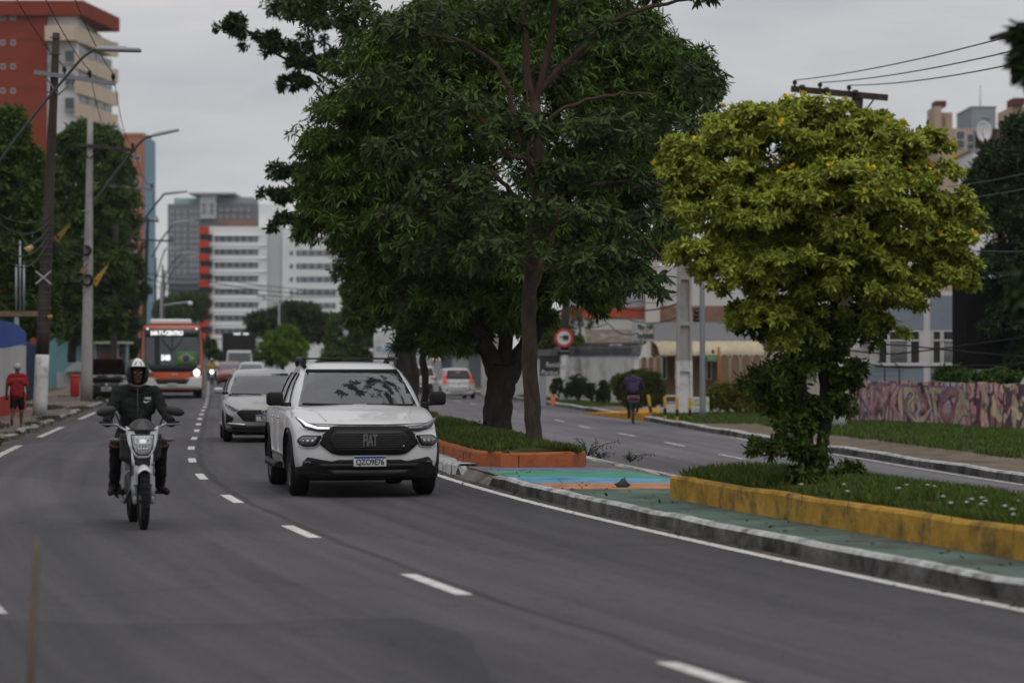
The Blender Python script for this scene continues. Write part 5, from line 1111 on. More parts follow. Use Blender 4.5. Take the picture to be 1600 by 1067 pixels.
# --- signs and shop fronts along the far right pavement, seen under the tree crowns
def far_shops():
    Y = 185; t = thing('corner_store', 'store with dark blue sign boards under the median trees', 'building', (ux(680, Y), Y, 0)); L = Vector(t.location); F = Face(g(628, Y), g(792, Y)); u = lambda px: ux(px, Y) - ux(628, Y); z = lambda py: zy(py, Y)
    part(t, 'wall', mat('shop_grey', (.30, .30, .31), .8, var=.1, vscale=.6), lambda b: F.box(b, 0, F.w, ZR, z(505), -8, 0))
    Mn = mat('sign_navy', (.02, .03, .075), .5); Mw = mat('letter_white', (.6, .6, .58), .5)
    part(t, 'sign_board', Mn, lambda b: F.box(b, u(640), u(685), z(545), z(524), 0, .15)); part(t, 'black_board', mat('sign_black', (.02, .02, .023), .5), lambda b: F.box(b, u(686), u(728), z(556), z(520), 0, .2))
    part(t, 'sign_line', Mw, lambda b: [F.box(b, u(655), u(676 + (k % 2) * 6), z(531 + k * 5), z(529 + k * 5), .1, .17) for k in range(3)])
    part(t, 'script_line', Mw, lambda b: b.tube([F.p(u(694 + k * 3), z(541 + 2.5 * math.sin(k * 2.1)), .22) for k in range(9)], .03, 5))
    part(t, 'red_awning', mat('awning_red', (.62, .05, .025), .6), lambda b: F.box(b, u(734), u(754), z(534), z(525), 0, 1.0)); part(t, 'door', mat('door_grey', (.10, .11, .12), .6), lambda b: F.box(b, u(732), u(752), ZR, z(548), 0, .06))
    part(t, 'window', M_glass_far, lambda b: (F.box(b, u(640), u(660), z(580), z(552), 0, .05), F.box(b, u(690), u(706), z(592), z(558), 0, .05)))
    t = thing('parasol', 'pink and white striped parasol behind the dark pickup', 'parasol', P(676, 600, 172)); b = MB()
    n = 12; 
    for k in range(n):
        a0, a1 = 2 * math.pi * k / n, 2 * math.pi * (k + 1) / n; b.add([(0, 0, 1.95), (.55 * math.cos(a0), .55 * math.sin(a0), 1.55), (.55 * math.cos(a1), .55 * math.sin(a1), 1.55), (0, 0, 1.90), (.55 * math.cos(a0), .55 * math.sin(a0), 1.5), (.55 * math.cos(a1), .55 * math.sin(a1), 1.5)], [(0, 1, 2), (3, 5, 4), (1, 4, 5, 2)], k % 2)
    b.build('canopy', [mat('cloth_pink', (.5, .2, .18), .8), mat('cloth_white', (.55, .5, .48), .8)], t); b = MB(); b.cyl((0, 0, -.6), (0, 0, 1.9), .03, .03, 8); b.build('pole', M_conc, t)
far_shops()
# ================================================================== VEHICLES
M_blk = mat('trim_black', (.018, .018, .019), .55, var=.2, vscale=8); M_rub = mat('tyre_rubber', (.016, .016, .017), .85, var=.3, vscale=10)
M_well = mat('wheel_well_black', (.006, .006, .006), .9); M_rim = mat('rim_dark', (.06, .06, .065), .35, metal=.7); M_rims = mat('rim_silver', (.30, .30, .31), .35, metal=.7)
M_wind = mat('car_glass', (.016, .018, .022), .03, spec=1.0, coat=.6); M_side = mat('car_glass_dark', (.006, .007, .008), .06, spec=.25)
M_lampc = mat('lamp_clear', (.16, .17, .18), .12, spec=.9, coat=.5); M_lampd = mat('lamp_dark', (.03, .032, .035), .15, spec=.8); M_chrome = mat('chrome', (.5, .5, .51), .18, metal=1.0)
M_pwhite = mat('plate_white', (.58, .58, .57), .5); M_pblue = mat('plate_blue', (.02, .05, .30), .5); M_pgrey = mat('plate_grey', (.33, .33, .33), .5); M_ptxt = mat('plate_letters', (.03, .03, .035), .5)
M_taill = mat('tail_lamp_lit', (.55, .03, .02), .25, emit=(1, .05, .03, .18), coat=.4); M_tail = mat('tail_lamp', (.36, .02, .015), .2, coat=.5)
M_lit = mat('headlamp_lit', (.8, .8, .78), .3, emit=(1, .93, .8, 5.0)); M_drl = mat('running_light', (.7, .7, .7), .3, emit=(1, 1, 1, .75))
def paintm(name, col, rough=.32, metal=0.0, dirt=None): return mat(name, col, rough, metal, coat=.6, spec=.5, dirt=dirt, dscale=1.2, damt=.25) if dirt else mat(name, col, rough, metal, coat=.6)
sm = lambda t: 0 if t <= 0 else 1 if t >= 1 else t * t * (3 - 2 * t)
def round_poly(poly, r, seg=4):
    o = []; n = len(poly)
    for i in range(n):
        a, p, c = (Vector(poly[i - 1]), Vector(poly[i]), Vector(poly[(i + 1) % n]))
        d1, d2 = (a - p), (c - p); rr = min(r, d1.length * .45, d2.length * .45); p1 = p + d1.normalized() * rr; p2 = p + d2.normalized() * rr
        for k in range(seg + 1):
            t = k / seg; o.append(tuple(p1 * (1 - t) ** 2 + p * 2 * t * (1 - t) + p2 * t * t))
    return o
def mirror(poly): return [(-a, b) for a, b in poly][::-1]
def patch(poly, fn, off=.004, deep=.02, step=.06):
    """a panel with outline poly (2D) laid on the surface fn(a,b), proud by off, its rim turned back by deep"""
    bm = bmesh.new(); vs = [bm.verts.new((a, b, 0)) for a, b in poly]; bm.faces.new(vs)
    lo = [min(p[i] for p in poly) for i in (0, 1)]; hi = [max(p[i] for p in poly) for i in (0, 1)]
    for ax in (0, 1):
        n = max(1, min(40, int((hi[ax] - lo[ax]) / step)))
        for k in range(1, n):
            c = lo[ax] + (hi[ax] - lo[ax]) * k / n; no = (1, 0, 0) if ax == 0 else (0, 1, 0)
            bmesh.ops.bisect_plane(bm, geom=bm.verts[:] + bm.edges[:] + bm.faces[:], plane_co=(c, c, 0), plane_no=no)
    e = 1e-3
    def pn(a, b):
        p = Vector(fn(a, b)); u = Vector(fn(a + e, b)) - Vector(fn(a - e, b)); v = Vector(fn(a, b + e)) - Vector(fn(a, b - e)); n = u.cross(v)
        return p, (n.normalized() if n.length > 1e-12 else Vector((0, -1, 0)))
    c0 = ((lo[0] + hi[0]) / 2, (lo[1] + hi[1]) / 2)
    out = MB(); bm.verts.index_update(); vv = []; nn = []
    for v in bm.verts: p, n = pn(v.co.x, v.co.y); vv.append(p); nn.append(n)
    N = len(vv); vs = [p + n * off for p, n in zip(vv, nn)] + [p + n * (off - deep) for p, n in zip(vv, nn)]
    fs = [[v.index for v in f.verts] for f in bm.faces]; rim = [(ed.verts[0].index, ed.verts[1].index) for ed in bm.edges if ed.is_boundary]
    out.add(vs, fs, 0, True); o0 = 0
    out.add(vs, [(a, b, b + N, a + N) for a, b in rim], 0, False)
    bm.free(); return out
class Car:
    """local frame: x to the viewer's right when the front looks at the viewer, y from the front bumper back, z up"""
    def __init__(s, **k):
        s.__dict__.update(dict(L=4.0, W=1.72, H=1.48, zb=.20, bow=.22, bowr=.16, rake=[(0, .06), (.4, 0), (.6, 0), (.95, .10)], raker=[(0, .08), (.45, 0), (.7, .02), (1.0, .08)],
            hood=[(0, .72), (.25, .80), (.9, .93), (1.05, .95)], tailz=.98, cowl=1.05, wr=.30, wx=None, axles=(.78, 3.25), nose_w=.90, tail_w=.93,
            cab=dict(yf=[(0, 1.0), (1, 1.75)], yr=[(0, 3.75), (1, 3.35)], w=[(0, .82), (1, .58)], belt=.93), tumble=.97)); s.__dict__.update(k)
        s._rk = pchip(*zip(*s.rake)); s._rr = pchip(*zip(*s.raker)); h = s.W / 2
        s._hood = pchip(*zip(*s.hood)); hw = s.W / 2
        s.wf = pchip([0, .12, .45, s.axles[0] + .2, s.axles[1] - .1, s.L - .4, s.L - .1, s.L], [s.nose_w * hw, (s.nose_w + .03) * hw, .975 * hw, hw, hw, .985 * hw, (s.tail_w + .02) * hw, s.tail_w * hw])
        c = s.cab; s._cf = pchip(*zip(*c['yf'])); s._cr = pchip(*zip(*c['yr'])); s._cw = pchip(*zip(*c['w']))
    def F(s, x, z): return s.bow * abs(x / (s.W / 2)) ** 2.6 + s._rk(z)
    def B(s, x, z): return s.L - s.bowr * abs(x / (s.W / 2)) ** 2.6 - s._rr(z)
    def front(s, x, z): return (x, s.F(x, z), z)
    def back(s, x, z): return (-x, s.B(x, z), z)
    def ztop(s, y):
        if y <= s.hood[-1][0]: return s._hood(y)
        return s.hood[-1][1] + (s.tailz - s.hood[-1][1]) * sm((y - s.hood[-1][0]) / 1.2)
    def sec(s, y):
        w = s.wf(y); t = s.ztop(y); zb = s.zb + .06 * (1 - sm(y / .3)) + .05 * sm((y - s.L + .4) / .4); sh = t - .07 - .05 * (1 - sm((y - .1) / .7)); m = zb + (sh - zb) * .5
        return [(0, zb), (.55 * w, zb), (.86 * w, zb + .01), (.955 * w, zb + .05), (.985 * w, zb + .14), (1.0 * w, m), (.992 * w, sh - .10), (.972 * w, sh - .03), (.93 * w, sh + .02), (.84 * w, sh + .05), (.55 * w, t - .005), (.25 * w, t + .012), (0, t + .015)]
    def side_w(s, y, z):
        q = s.sec(y)[3:9]; zs = [p[1] for p in q]; xs = [p[0] for p in q]
        return float(np.interp(z, zs, xs))
    def side(s, sg): return (lambda a, b: (sg * s.side_w(a, b), a, b)) if sg < 0 else (lambda a, b: (s.side_w(-a, b), -a, b))
    def top(s, a, b):
        q = s.sec(b); xs = [p[0] for p in q[12:8:-1]]; zs = [p[1] for p in q[12:8:-1]]; x = abs(a)
        z = float(np.interp(x, xs, zs)); yy = b + s.F(a, z) * (1 - sm(b / .9)); return (a, yy, z)
    def body(s, name, m, parent):
        ys = [0, .03, .08, .16, .28, .45, .65, .9] + list(np.linspace(1.1, s.L - 1.0, 12)) + [s.L - k for k in (.8, .6, .4, .25, .12, .05, 0)]
        rows = []
        for y in ys:
            q = s.sec(y); full = q + [(-x, z) for x, z in q[-2:0:-1]]
            shr = 1.0 if .03 <= y <= s.L - .03 else .985
            zc = .55
            row = []
            for x, z in full:
                x *= shr; z = zc + (z - zc) * shr
                fy = s.F(x, z) * (1 - sm(y / .9)); by = (s.L - s.B(x, z)) * sm((y - s.L + .9) / .9); row.append(Vector((x, y + fy - by, z)))
            rows.append(row)
        n = len(rows[0]); vs = [p for r in rows for p in r]; fs = [(i * n + k, (i + 1) * n + k, (i + 1) * n + (k + 1) % n, i * n + (k + 1) % n) for i in range(len(rows) - 1) for k in range(n)]
        b = MB(); b.add(vs, fs, 0, True)
        for y, fun in ((0, s.F), (s.L, None)):
            q = s.sec(y); full = q + [(-x, z) for x, z in q[-2:0:-1]]; base = rows[0] if y == 0 else rows[-1]; prev = [tuple(p) for p in base]; zc = .55
            for f in (.8, .6, .4, .2):
                cur = []
                for p in base:
                    x = p.x * f; z = zc + (p.z - zc) * f; cur.append((x, s.F(x, z) if y == 0 else s.B(x, z), z))
                vs = prev + cur; fs = [(k, (k + 1) % n, (k + 1) % n + n, k + n) for k in range(n)]; b.add(vs, fs, 0, True); prev = cur
            b.add(prev, [tuple(range(n))], 0, True)
        o = b.build(name, [m, M_well], None)
        cut = MB()
        for ay in s.axles:
            for sg in (-1, 1): cut.cyl((sg * (s.W / 2 - .30), ay, s.wr), (sg * (s.W / 2 + .2), ay, s.wr), s.wr + .065, n=36)
        c = cut.build('cut', [M_well]); md = o.modifiers.new('b', 'BOOLEAN'); md.operation = 'DIFFERENCE'; md.solver = 'EXACT'; md.object = c; md.material_mode = 'TRANSFER'; md.use_self = True
        dg = bpy.context.evaluated_depsgraph_get(); me = bpy.data.meshes.new_from_object(o.evaluated_get(dg)); me.name = name
        if len(me.polygons) > 300:
            o.modifiers.clear(); o.data = me; o.data.set_sharp_from_angle(angle=R(38))
        else: o.modifiers.clear()
        bpy.data.objects.remove(c); o.parent = parent; return o
    # cabin as a stack of rounded outlines
    def _cab(s, t):
        c = s.cab; return s._cf(t), s._cr(t), s._cw(t), c['belt'] + (s.H - .05 - c['belt']) * t
    def _t(s, z): return (z - s.cab['belt']) / (s.H - .05 - s.cab['belt'])
    CN = 7.0
    def windscreen(s, x, z):
        yf, yr, w, _ = s._cab(s._t(z)); yc = (yf + yr) / 2; hl = (yr - yf) / 2; q = min(.999, abs(x / w)); return (x, yc - hl * (1 - q ** s.CN) ** (1 / s.CN) + .10 * q * q * (1 - q ** s.CN) ** (3 / s.CN), z)
    def rearscreen(s, x, z):
        yf, yr, w, _ = s._cab(s._t(z)); yc = (yf + yr) / 2; hl = (yr - yf) / 2; q = min(.999, abs(x / w)); return (-x, yc + hl * (1 - q ** s.CN) ** (1 / s.CN) - .06 * q * q * (1 - q ** s.CN) ** (3 / s.CN), z)
    def cabside(s, sg):
        def f(a, z):
            y = a if sg < 0 else -a
            yf, yr, w, _ = s._cab(s._t(z)); yc = (yf + yr) / 2; hl = (yr - yf) / 2; q = min(.999, abs((y - yc) / hl)); return (sg * w * (1 - q ** s.CN) ** (1 / s.CN), y, z)
        return f
    def cabin(s, m, parent):
        N = 72; rows = []
        for t, ins, dz in ((-.12, 0, 0), (0, 0, 0), (.2, 0, 0), (.4, 0, 0), (.6, 0, 0), (.8, 0, 0), (.93, 0, 0), (1.0, .015, .0), (1.0, .06, .022), (1.0, .16, .036), (1.0, .34, .047), (1.0, .52, .05)):
            yf, yr, w, z = s._cab(t); row = []
            for k in range(N):
                a = 2 * math.pi * k / N; ca, sa = math.cos(a), math.sin(a); e = 2 / s.CN
                qx = abs(ca) ** e * (1 if ca >= 0 else -1); qy = abs(sa) ** e * (1 if sa >= 0 else -1)
                ww = max(.02, w - ins); hl = (yr - yf) / 2 - ins * 1.15; x = qx * ww
                y = (yf + yr) / 2 + qy * hl; q2 = (x / w) ** 2; y += (.10 * q2 if qy < 0 else -.06 * q2) * abs(qy) ** 3
                row.append((x, y, z + dz))
            rows.append(row)
        b = MB(); vs = [p for r in rows for p in r]; b.add(vs, [(i * N + k, i * N + (k + 1) % N, (i + 1) * N + (k + 1) % N, (i + 1) * N + k) for i in range(len(rows) - 1) for k in range(N)], 0, True); b.add(rows[-1], [tuple(range(N))], 0, True)
        return b.build('cabin', m, parent)
    def wheels(s, parent, rim=None, width=.20, steer=0.0):
        for ay in s.axles:
            for sg in (-1, 1):
                w = bpy.data.objects.new('wheel', None); COL.objects.link(w); w.parent = parent; w.location = (sg * (s.W / 2 - width / 2 - .015), ay, s.wr); w.rotation_euler = (0, 0, steer if ay == s.axles[0] else 0)
                wheel_mesh(w, s.wr, width, sg, rim or M_rims)
    def put(s, name, m, parent, poly, fn, off=.004, deep=.02, step=.06):
        return patch(poly, fn, off, deep, step).build(name, m, parent)
    def both(s, name, m, parent, poly, fn, off=.004, deep=.02, step=.06):
        return [s.put(name, m, parent, q, fn, off, deep, step) for q in (poly, mirror(poly))]
WM = {}
def wheel_mesh(w, r, width, sg, rim):
    key = (r, width, sg, rim.name)
    if key not in WM:
        b = MB(); h = width / 2; rr = r * .66
        b.lathe([(rr, -h * .9), (r * .88, -h), (r * .97, -h * .82), (r, -h * .55), (r, h * .55), (r * .97, h * .82), (r * .88, h), (rr, h * .9)], axis='X', n=40, mi=0)
        for k in range(3): b.lathe([(r * 1.001, (-.35 + .35 * k) * h * 1.2 - .006), (r * 1.006, (-.35 + .35 * k) * h * 1.2), (r * 1.001, (-.35 + .35 * k) * h * 1.2 + .006)], axis='X', n=40, mi=0)
        t = b.mesh('tyre', M_rub)
        b = MB(); x = sg * h
        b.lathe([(rr * 1.01, x * .9), (rr * .97, x * .92), (rr * .9, x * .6), (rr * .85, x * .2)], axis='X', n=36); b.lathe([(.01, x * .72), (rr * .22, x * .72), (rr * .25, x * .55)], axis='X', n=20)
        for k in range(5):
            a = 2 * math.pi * k / 5; c, s_ = math.cos(a), math.sin(a)
            b.box((x * .68, c * rr * .55, s_ * rr * .55), (.03, rr * .20, rr * .85), 0, rx=a - math.pi / 2)
        b.lathe([(rr * .86, x * .3), (.01, x * .3)], axis='X', n=24, mi=1)
        WM[key] = (t, b.mesh('rim', [rim, M_well]))
    link('tyre', WM[key][0], w); link('rim', WM[key][1], w)
def plate(parent, s, loc, m=None, tilt=0.0, rz=0.0, w=.40, h=.13, band=True):
    o = bpy.data.objects.new('number_plate', None); COL.objects.link(o); o.parent = parent; o.location = loc; o.rotation_euler = (tilt, 0, rz)
    b = MB(); b.rbox((0, 0, 0), (w, .012, h), .006); b.build('board', m or M_pwhite, o)
    if band: b = MB(); b.box((0, -.0075, h / 2 - .017), (w - .012, .003, .026)); b.build('band', M_pblue, o)
    if s: text('characters', s, h * .72, (0, -.0075, -.012 if band else 0), M_ptxt, o, bold=.003, sx=.86, depth=.002)
    return o
def mirror_part(parent, x, y, z, m, sg, size=(.22, .12, .17), arm=None):
    b = MB(); b.rbox((sg * (x + size[0] * .5), y, z), size, .05, 0, 3); b.tube([(sg * (x - .10), y + .02, z - size[2] * .42), (sg * (x + .04), y, z - size[2] * .38)], .025, 8, 1); b.add([(sg * (x + .03), y + size[1] * .51, z - size[2] * .38), (sg * (x + size[0] - .03), y + size[1] * .51, z - size[2] * .38), (sg * (x + size[0] - .03), y + size[1] * .51, z + size[2] * .38), (sg * (x + .03), y + size[1] * .51, z + size[2] * .38)], [(0, 1, 2, 3)], 2)
    return b.build('mirror', [m, arm or M_blk, M_chrome], parent)
def wipers(car, parent, segs):
    b = MB()
    for (x0, t0), (x1, t1) in segs:
        pts = []
        for k in range(7):
            u = k / 6; z = car.cab['belt'] + (car.H - .05 - car.cab['belt']) * (t0 + (t1 - t0) * u); p = Vector(car.windscreen(x0 + (x1 - x0) * u, z)); pts.append(p + Vector((0, -.018, .012)))
        b.tube(pts, .011, 6)
    b.build('wiper', M_blk, parent)

# ---------------------------------------------------------------- white pickup
def pickup():
    Y0 = 32.7; fx = -1.73
    t = thing('pickup_truck', 'white double-cab pickup with black grille, roof rails and black bumper, driving in front', 'pickup truck', (fx, Y0, 0), R(9.8))
    c = Car(L=4.9, W=1.84, H=1.655, zb=.25, bow=.30, bowr=.12, rake=[(0, .12), (.30, .05), (.5, 0), (.7, .0), (.88, .03), (1.0, .14)], hood=[(0, .895), (.12, .945), (.5, 1.03), (1.05, 1.10), (1.2, 1.12)], tailz=1.14, wr=.365, axles=(.93, 3.90), nose_w=.93,
            cab=dict(yf=[(0, 1.12), (.5, 1.52), (1, 1.98)], yr=[(0, 3.62), (1, 3.3)], w=[(0, .845), (.5, .76), (1, .61)], belt=1.09))
    Mp = paintm('paint_white', (.585, .585, .59), .3)
    c.body('body', Mp, t); c.cabin(Mp, t)
    c.put('windscreen', M_wind, t, round_poly([(-.765, 1.06), (.765, 1.06), (.59, 1.555), (-.59, 1.555)], .05), c.windscreen, .008)
    Mb = mat('pickup_black', (.012, .012, .0125), .6, var=.15, vscale=20, bump=.15, bscale=200)
    # grille surround, mesh, letters
    gr = c.put('grille', Mb, t, round_poly([(-.455, .875), (.455, .875), (.52, .80), (.62, .74), (.60, .66), (.46, .545), (.36, .525), (-.36, .525), (-.46, .545), (-.60, .66), (-.62, .74), (-.52, .80)], .04), c.front, .018)
    Mgm = mat('grille_mesh', (.008, .008, .009), .5)
    c.put('mesh', Mgm, gr, round_poly([(-.41, .825), (.41, .825), (.50, .70), (.41, .575), (-.41, .575), (-.50, .70)], .05), c.front, .023)
    b = MB()
    for i in range(8):
        z = .595 + i * .028; wd = .39 + .09 * (1 - abs(z - .70) / .12)
        b.tube([Vector(c.front(x, z)) + Vector((0, -.03, 0)) for x in np.linspace(-wd, wd, 15)], .005, 5)
    b.build('bars', mat('grille_bar', (.024, .024, .025), .45), gr)
    text('emblem', 'FIAT', .20, Vector(c.front(0, .70)) + Vector((0, -.034, 0)), mat('emblem_grey', (.20, .20, .21), .3, metal=.7), gr, bold=.006, sx=.44, depth=.008)
    c.put('grille_light', M_chrome, gr, [(.40, .615), (.415, .615), (.425, .65), (.41, .65)], c.front, .03)
    # slim running lights on the bonnet edge, lamps in the bumper
    for sg, lit in ((-1, True), (1, False)):
        P_ = [(.47, .812), (.62, .808), (.775, .85), (.885, .985), (.80, .945), (.70, .895), (.58, .882), (.47, .878)]
        P_ = P_ if sg > 0 else mirror(P_)
        h = c.put('running_light', M_lampd, t, round_poly(P_, .012), c.front, .012, .03, .04)
        if sg < 0: h['label'] = 'lit white running light strip'
        Q = [(.48, .838), (.62, .838), (.755, .875), (.85, .965), (.83, .962), (.735, .902), (.615, .866), (.48, .862)]
        c.put('strip', M_drl if lit else M_lampc, h, Q if sg > 0 else mirror(Q), c.front, .016, .01, .04)
        P2 = [(.56, .765), (.80, .765), (.865, .71), (.855, .65), (.78, .615), (.64, .625), (.60, .69)]; P2 = P2 if sg > 0 else mirror(P2)
        h = c.put('headlamp', M_blk, t, round_poly(P2, .03), c.front, .014, .03, .04)
        P3 = [(.62, .75), (.79, .75), (.845, .705), (.83, .66), (.77, .633), (.66, .645), (.635, .70)]; P3 = P3 if sg > 0 else mirror(P3)
        c.put('lens', mat('lamp_lens', (.05, .053, .058), .08, spec=1.0, coat=.8), h, round_poly(P3, .025), c.front, .018, .01, .04)
        rim = P2 + [P2[0]]; b = MB(); b.tube([Vector(c.front(x, z)) + Vector((0, -.016, 0)) for x, z in round_poly(P2, .03) + [round_poly(P2, .03)[0]]], .006, 5); b.build('bezel', M_chrome, h)
        for k in range(3):
            b = MB(); x = sg * (.68 + k * .055); p = Vector(c.front(x, .69)); b.lathe([(.001, -.022), (.016, -.021), (.024, -.017), (.026, -.012)], p, 'Y', 14); b.build('reflector', M_chrome if k < 2 else M_lampc, h)
        P4 = [(.60, .42), (.80, .44), (.86, .50), (.83, .505), (.62, .485), (.50, .45)]
        P5 = [(.70, .415), (.79, .42), (.79, .455), (.70, .45)]; c.put('fog_lamp', M_lampd, t, round_poly(P5 if sg > 0 else mirror(P5), .01), c.front, .016, .02)
    bp = c.put('bumper', Mb, t, round_poly([(-.74, .50), (-.58, .47), (-.46, .45), (-.38, .47), (.38, .47), (.46, .45), (.58, .47), (.74, .50), (.79, .44), (.80, .385), (.885, .37), (.865, .235), (-.865, .235), (-.885, .37), (-.80, .385), (-.79, .44)], .02), c.front, .012, .05)
    c.put('skid_plate', mat('skid_grey', (.022, .022, .023), .5), bp, round_poly([(-.5, .345), (.5, .345), (.42, .275), (-.42, .275)], .02), c.front, .022)
    c.put('intake', Mgm, bp, round_poly([(-.62, .425), (.62, .425), (.56, .365), (-.56, .365)], .02), c.front, .016)
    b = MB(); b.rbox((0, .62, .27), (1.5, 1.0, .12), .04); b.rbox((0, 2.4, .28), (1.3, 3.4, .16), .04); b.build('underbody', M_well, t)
    plate(t, 'QZO9E76', (0, c.F(0, .45) - .025, .452))
    # wheel arches, sills, doors, windows on both sides
    for sg in (-1, 1):
        f = c.side(sg); fl = (lambda p: p) if sg < 0 else (lambda p: [(-a, b) for a, b in p][::-1])
        for ay in c.axles:
            arc = [(ay + (c.wr + .115) * math.cos(a), c.wr + (c.wr + .115) * math.sin(a)) for a in np.linspace(-.12, math.pi + .12, 22)]; inn = [(ay + (c.wr + .06) * math.cos(a), c.wr + (c.wr + .06) * math.sin(a)) for a in np.linspace(math.pi + .12, -.12, 22)]
            c.put('wheel_arch', Mb, t, fl(arc + inn), f, .022, .05, .1)
        c.put('sill', Mb, t, fl(round_poly([(1.42, .32), (3.38, .32), (3.38, .47), (1.42, .47)], .03)), f, .02, .05, .1)
        b = MB(); b.tube([(sg * .97, 1.5, .36), (sg * .99, 1.7, .35), (sg * .99, 3.1, .35), (sg * .97, 3.3, .36)], .045, 10); b.build('side_step', Mb, t)
        for y0, y1 in ((1.38, 2.42), (2.44, 3.28)):
            d = c.put('door', Mp, t, fl(round_poly([(y0, .50), (y1, .50), (y1, 1.05), (y0, 1.05)], .05)), f, .006, .02, .1)
            b = MB(); p = Vector(f(*(fl([(y1 - .22, .94)])[0]))); b.rbox(p + Vector((sg * .022, 0, 0)), (.028, .17, .03), .012); b.build('handle', M_chrome, d)
        for k, (y0, z0) in enumerate(((1.55, .76), (1.72, .70), (1.9, .8))):
            if sg < 0: c.put('red_patch', mat('patch_red', (.45, .06, .06), .5), t, fl([(y0, z0 - .05), (y0 + .16, z0 - .02), (y0 + .2, z0 + .06), (y0 + .03, z0 + .02)]), f, .0085, .002, .1)  # small slanted red patches on one flank only
        cs = c.cabside(sg)
        for poly in ([(1.62, 1.13), (2.36, 1.13), (2.36, 1.51), (2.05, 1.51)], [(2.44, 1.13), (3.2, 1.13), (3.1, 1.51), (2.44, 1.51)]):
            c.put('side_window', M_side, t, fl(round_poly(poly, .05)), cs, .004, .02, .08)
        mirror_part(t, .93, 1.42, 1.19, Mb, sg, (.215, .13, .17))
        b = MB(); pts = [(sg * .60, 2.02, 1.59), (sg * .615, 2.10, 1.655), (sg * .62, 2.25, 1.685), (sg * .61, 2.9, 1.695), (sg * .60, 3.2, 1.67), (sg * .58, 3.3, 1.60)]
        b.tube(pts, [.02, .03, .028, .026, .028, .02], 8, flat=1.3); b.box((sg * .61, 2.16, 1.645), (.05, .28, .10)); b.box((sg * .60, 3.12, 1.645), (.04, .16, .07)); b.build('roof_rail', M_blk, t)
    b = MB()
    for y in (2.35, 2.95): b.tube([(-.61, y, 1.695), (0, y, 1.705), (.61, y, 1.695)], .017, 8, flat=.6)
    b.build('crossbar', M_blk, t)
    wipers(c, t, (((.70, .03), (.10, .045)), ((-.08, .03), (-.70, .06))))
    # bonnet shut line and creases
    def ridge(x0, x1, y0, y1, name='crease'):
        return
    for sg in (-1, 1): b = MB(); b.tube([Vector(c.top(sg * (.50 + .16 * u), .12 + 1.0 * u)) + Vector((0, 0, -.002)) for u in np.linspace(0, 1, 9)], .012, 6, 0); b.build('bonnet_crease', Mp, t)
    b = MB(); b.tube([Vector(c.front(x, .893 + .02 * (abs(x) / .86) ** 2)) + Vector((0, -.003, 0)) for x in np.linspace(-.8, .8, 21)], .006, 6); b.build('shut_line', M_well, t)
    c.wheels(t, M_rim, .235)
    # sun strip with dark frit at the top of the windscreen
    c.put('frit', M_blk, t, [(-.585, 1.53), (.585, 1.53), (.578, 1.552), (-.578, 1.552)], c.windscreen, .012, .006)
    return t
pickup()

# ---------------------------------------------------------------- hatchbacks and other cars
HATCH = dict(L=3.95, W=1.72, H=1.48, zb=.2, wr=.30, axles=(.80, 3.28))
def small_car(name, label, loc, yaw, m, front=None, rear=None, glass=None, group='cars on the road', plate_s='', lit=(), Wk=None, details=True, rimm=None, mirrors=None):
    t = thing(name, label, 'car', loc, yaw, group); k = dict(HATCH); k.update(Wk or {}); c = Car(**k)
    c.body('body', m, t); c.cabin(m, t); bl = c.cab['belt']; H = c.H; w0, w1 = c._cw(0), c._cw(1)
    c.put('windscreen', glass or M_wind, t, round_poly([(-w0 * .91, bl - .03), (w0 * .91, bl - .03), (w1 * .95, H - .10), (-w1 * .95, H - .10)], .05), c.windscreen, .010)
    c.put('rear_window', M_side, t, round_poly([(-w0 * .80, bl + .06), (w0 * .80, bl + .06), (w1 * .88, H - .11), (-w1 * .88, H - .11)], .06), c.rearscreen, .014)
    for sg in (-1, 1):
        fl = (lambda p: p) if sg < 0 else (lambda p: [(-a, b) for a, b in p][::-1]); cs = c.cabside(sg); ya, yb = c._cf(.05), c._cf(.85); yr = c._cr(.5); ym = (yb + yr) / 2
        for poly in ([(ya + .34, bl + .03), (ym - .03, bl + .03), (ym - .03, H - .12), (yb + .22, H - .12)], [(ym + .03, bl + .03), (yr - .15, bl + .03), (yr - .32, H - .12), (ym + .03, H - .12)]): c.put('side_window', M_side, t, fl(round_poly(poly, .05)), cs, .004, .02, .1)
        f = c.side(sg)
        for y0, y1 in ((1.30, 2.28), (2.30, 3.02)): c.put('door', m, t, fl(round_poly([(y0, .33), (y1, .33), (y1, bl - .10), (y0, bl - .10)], .05)), f, .004, .02, .12)
        mirror_part(t, c.W / 2 - .03, c._cf(.12) + .12, bl + .10, mirrors or m, sg, (.20, .11, .13))
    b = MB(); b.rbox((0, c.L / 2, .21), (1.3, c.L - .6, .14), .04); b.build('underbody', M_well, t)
    c.wheels(t, rimm or M_rims, .19)
    if details: wipers(c, t, (((.62, .02), (.05, .04)), ((-.06, .02), (-.66, .05))))
    if front: front(c, t)
    if rear: rear(c, t)
    return t, c
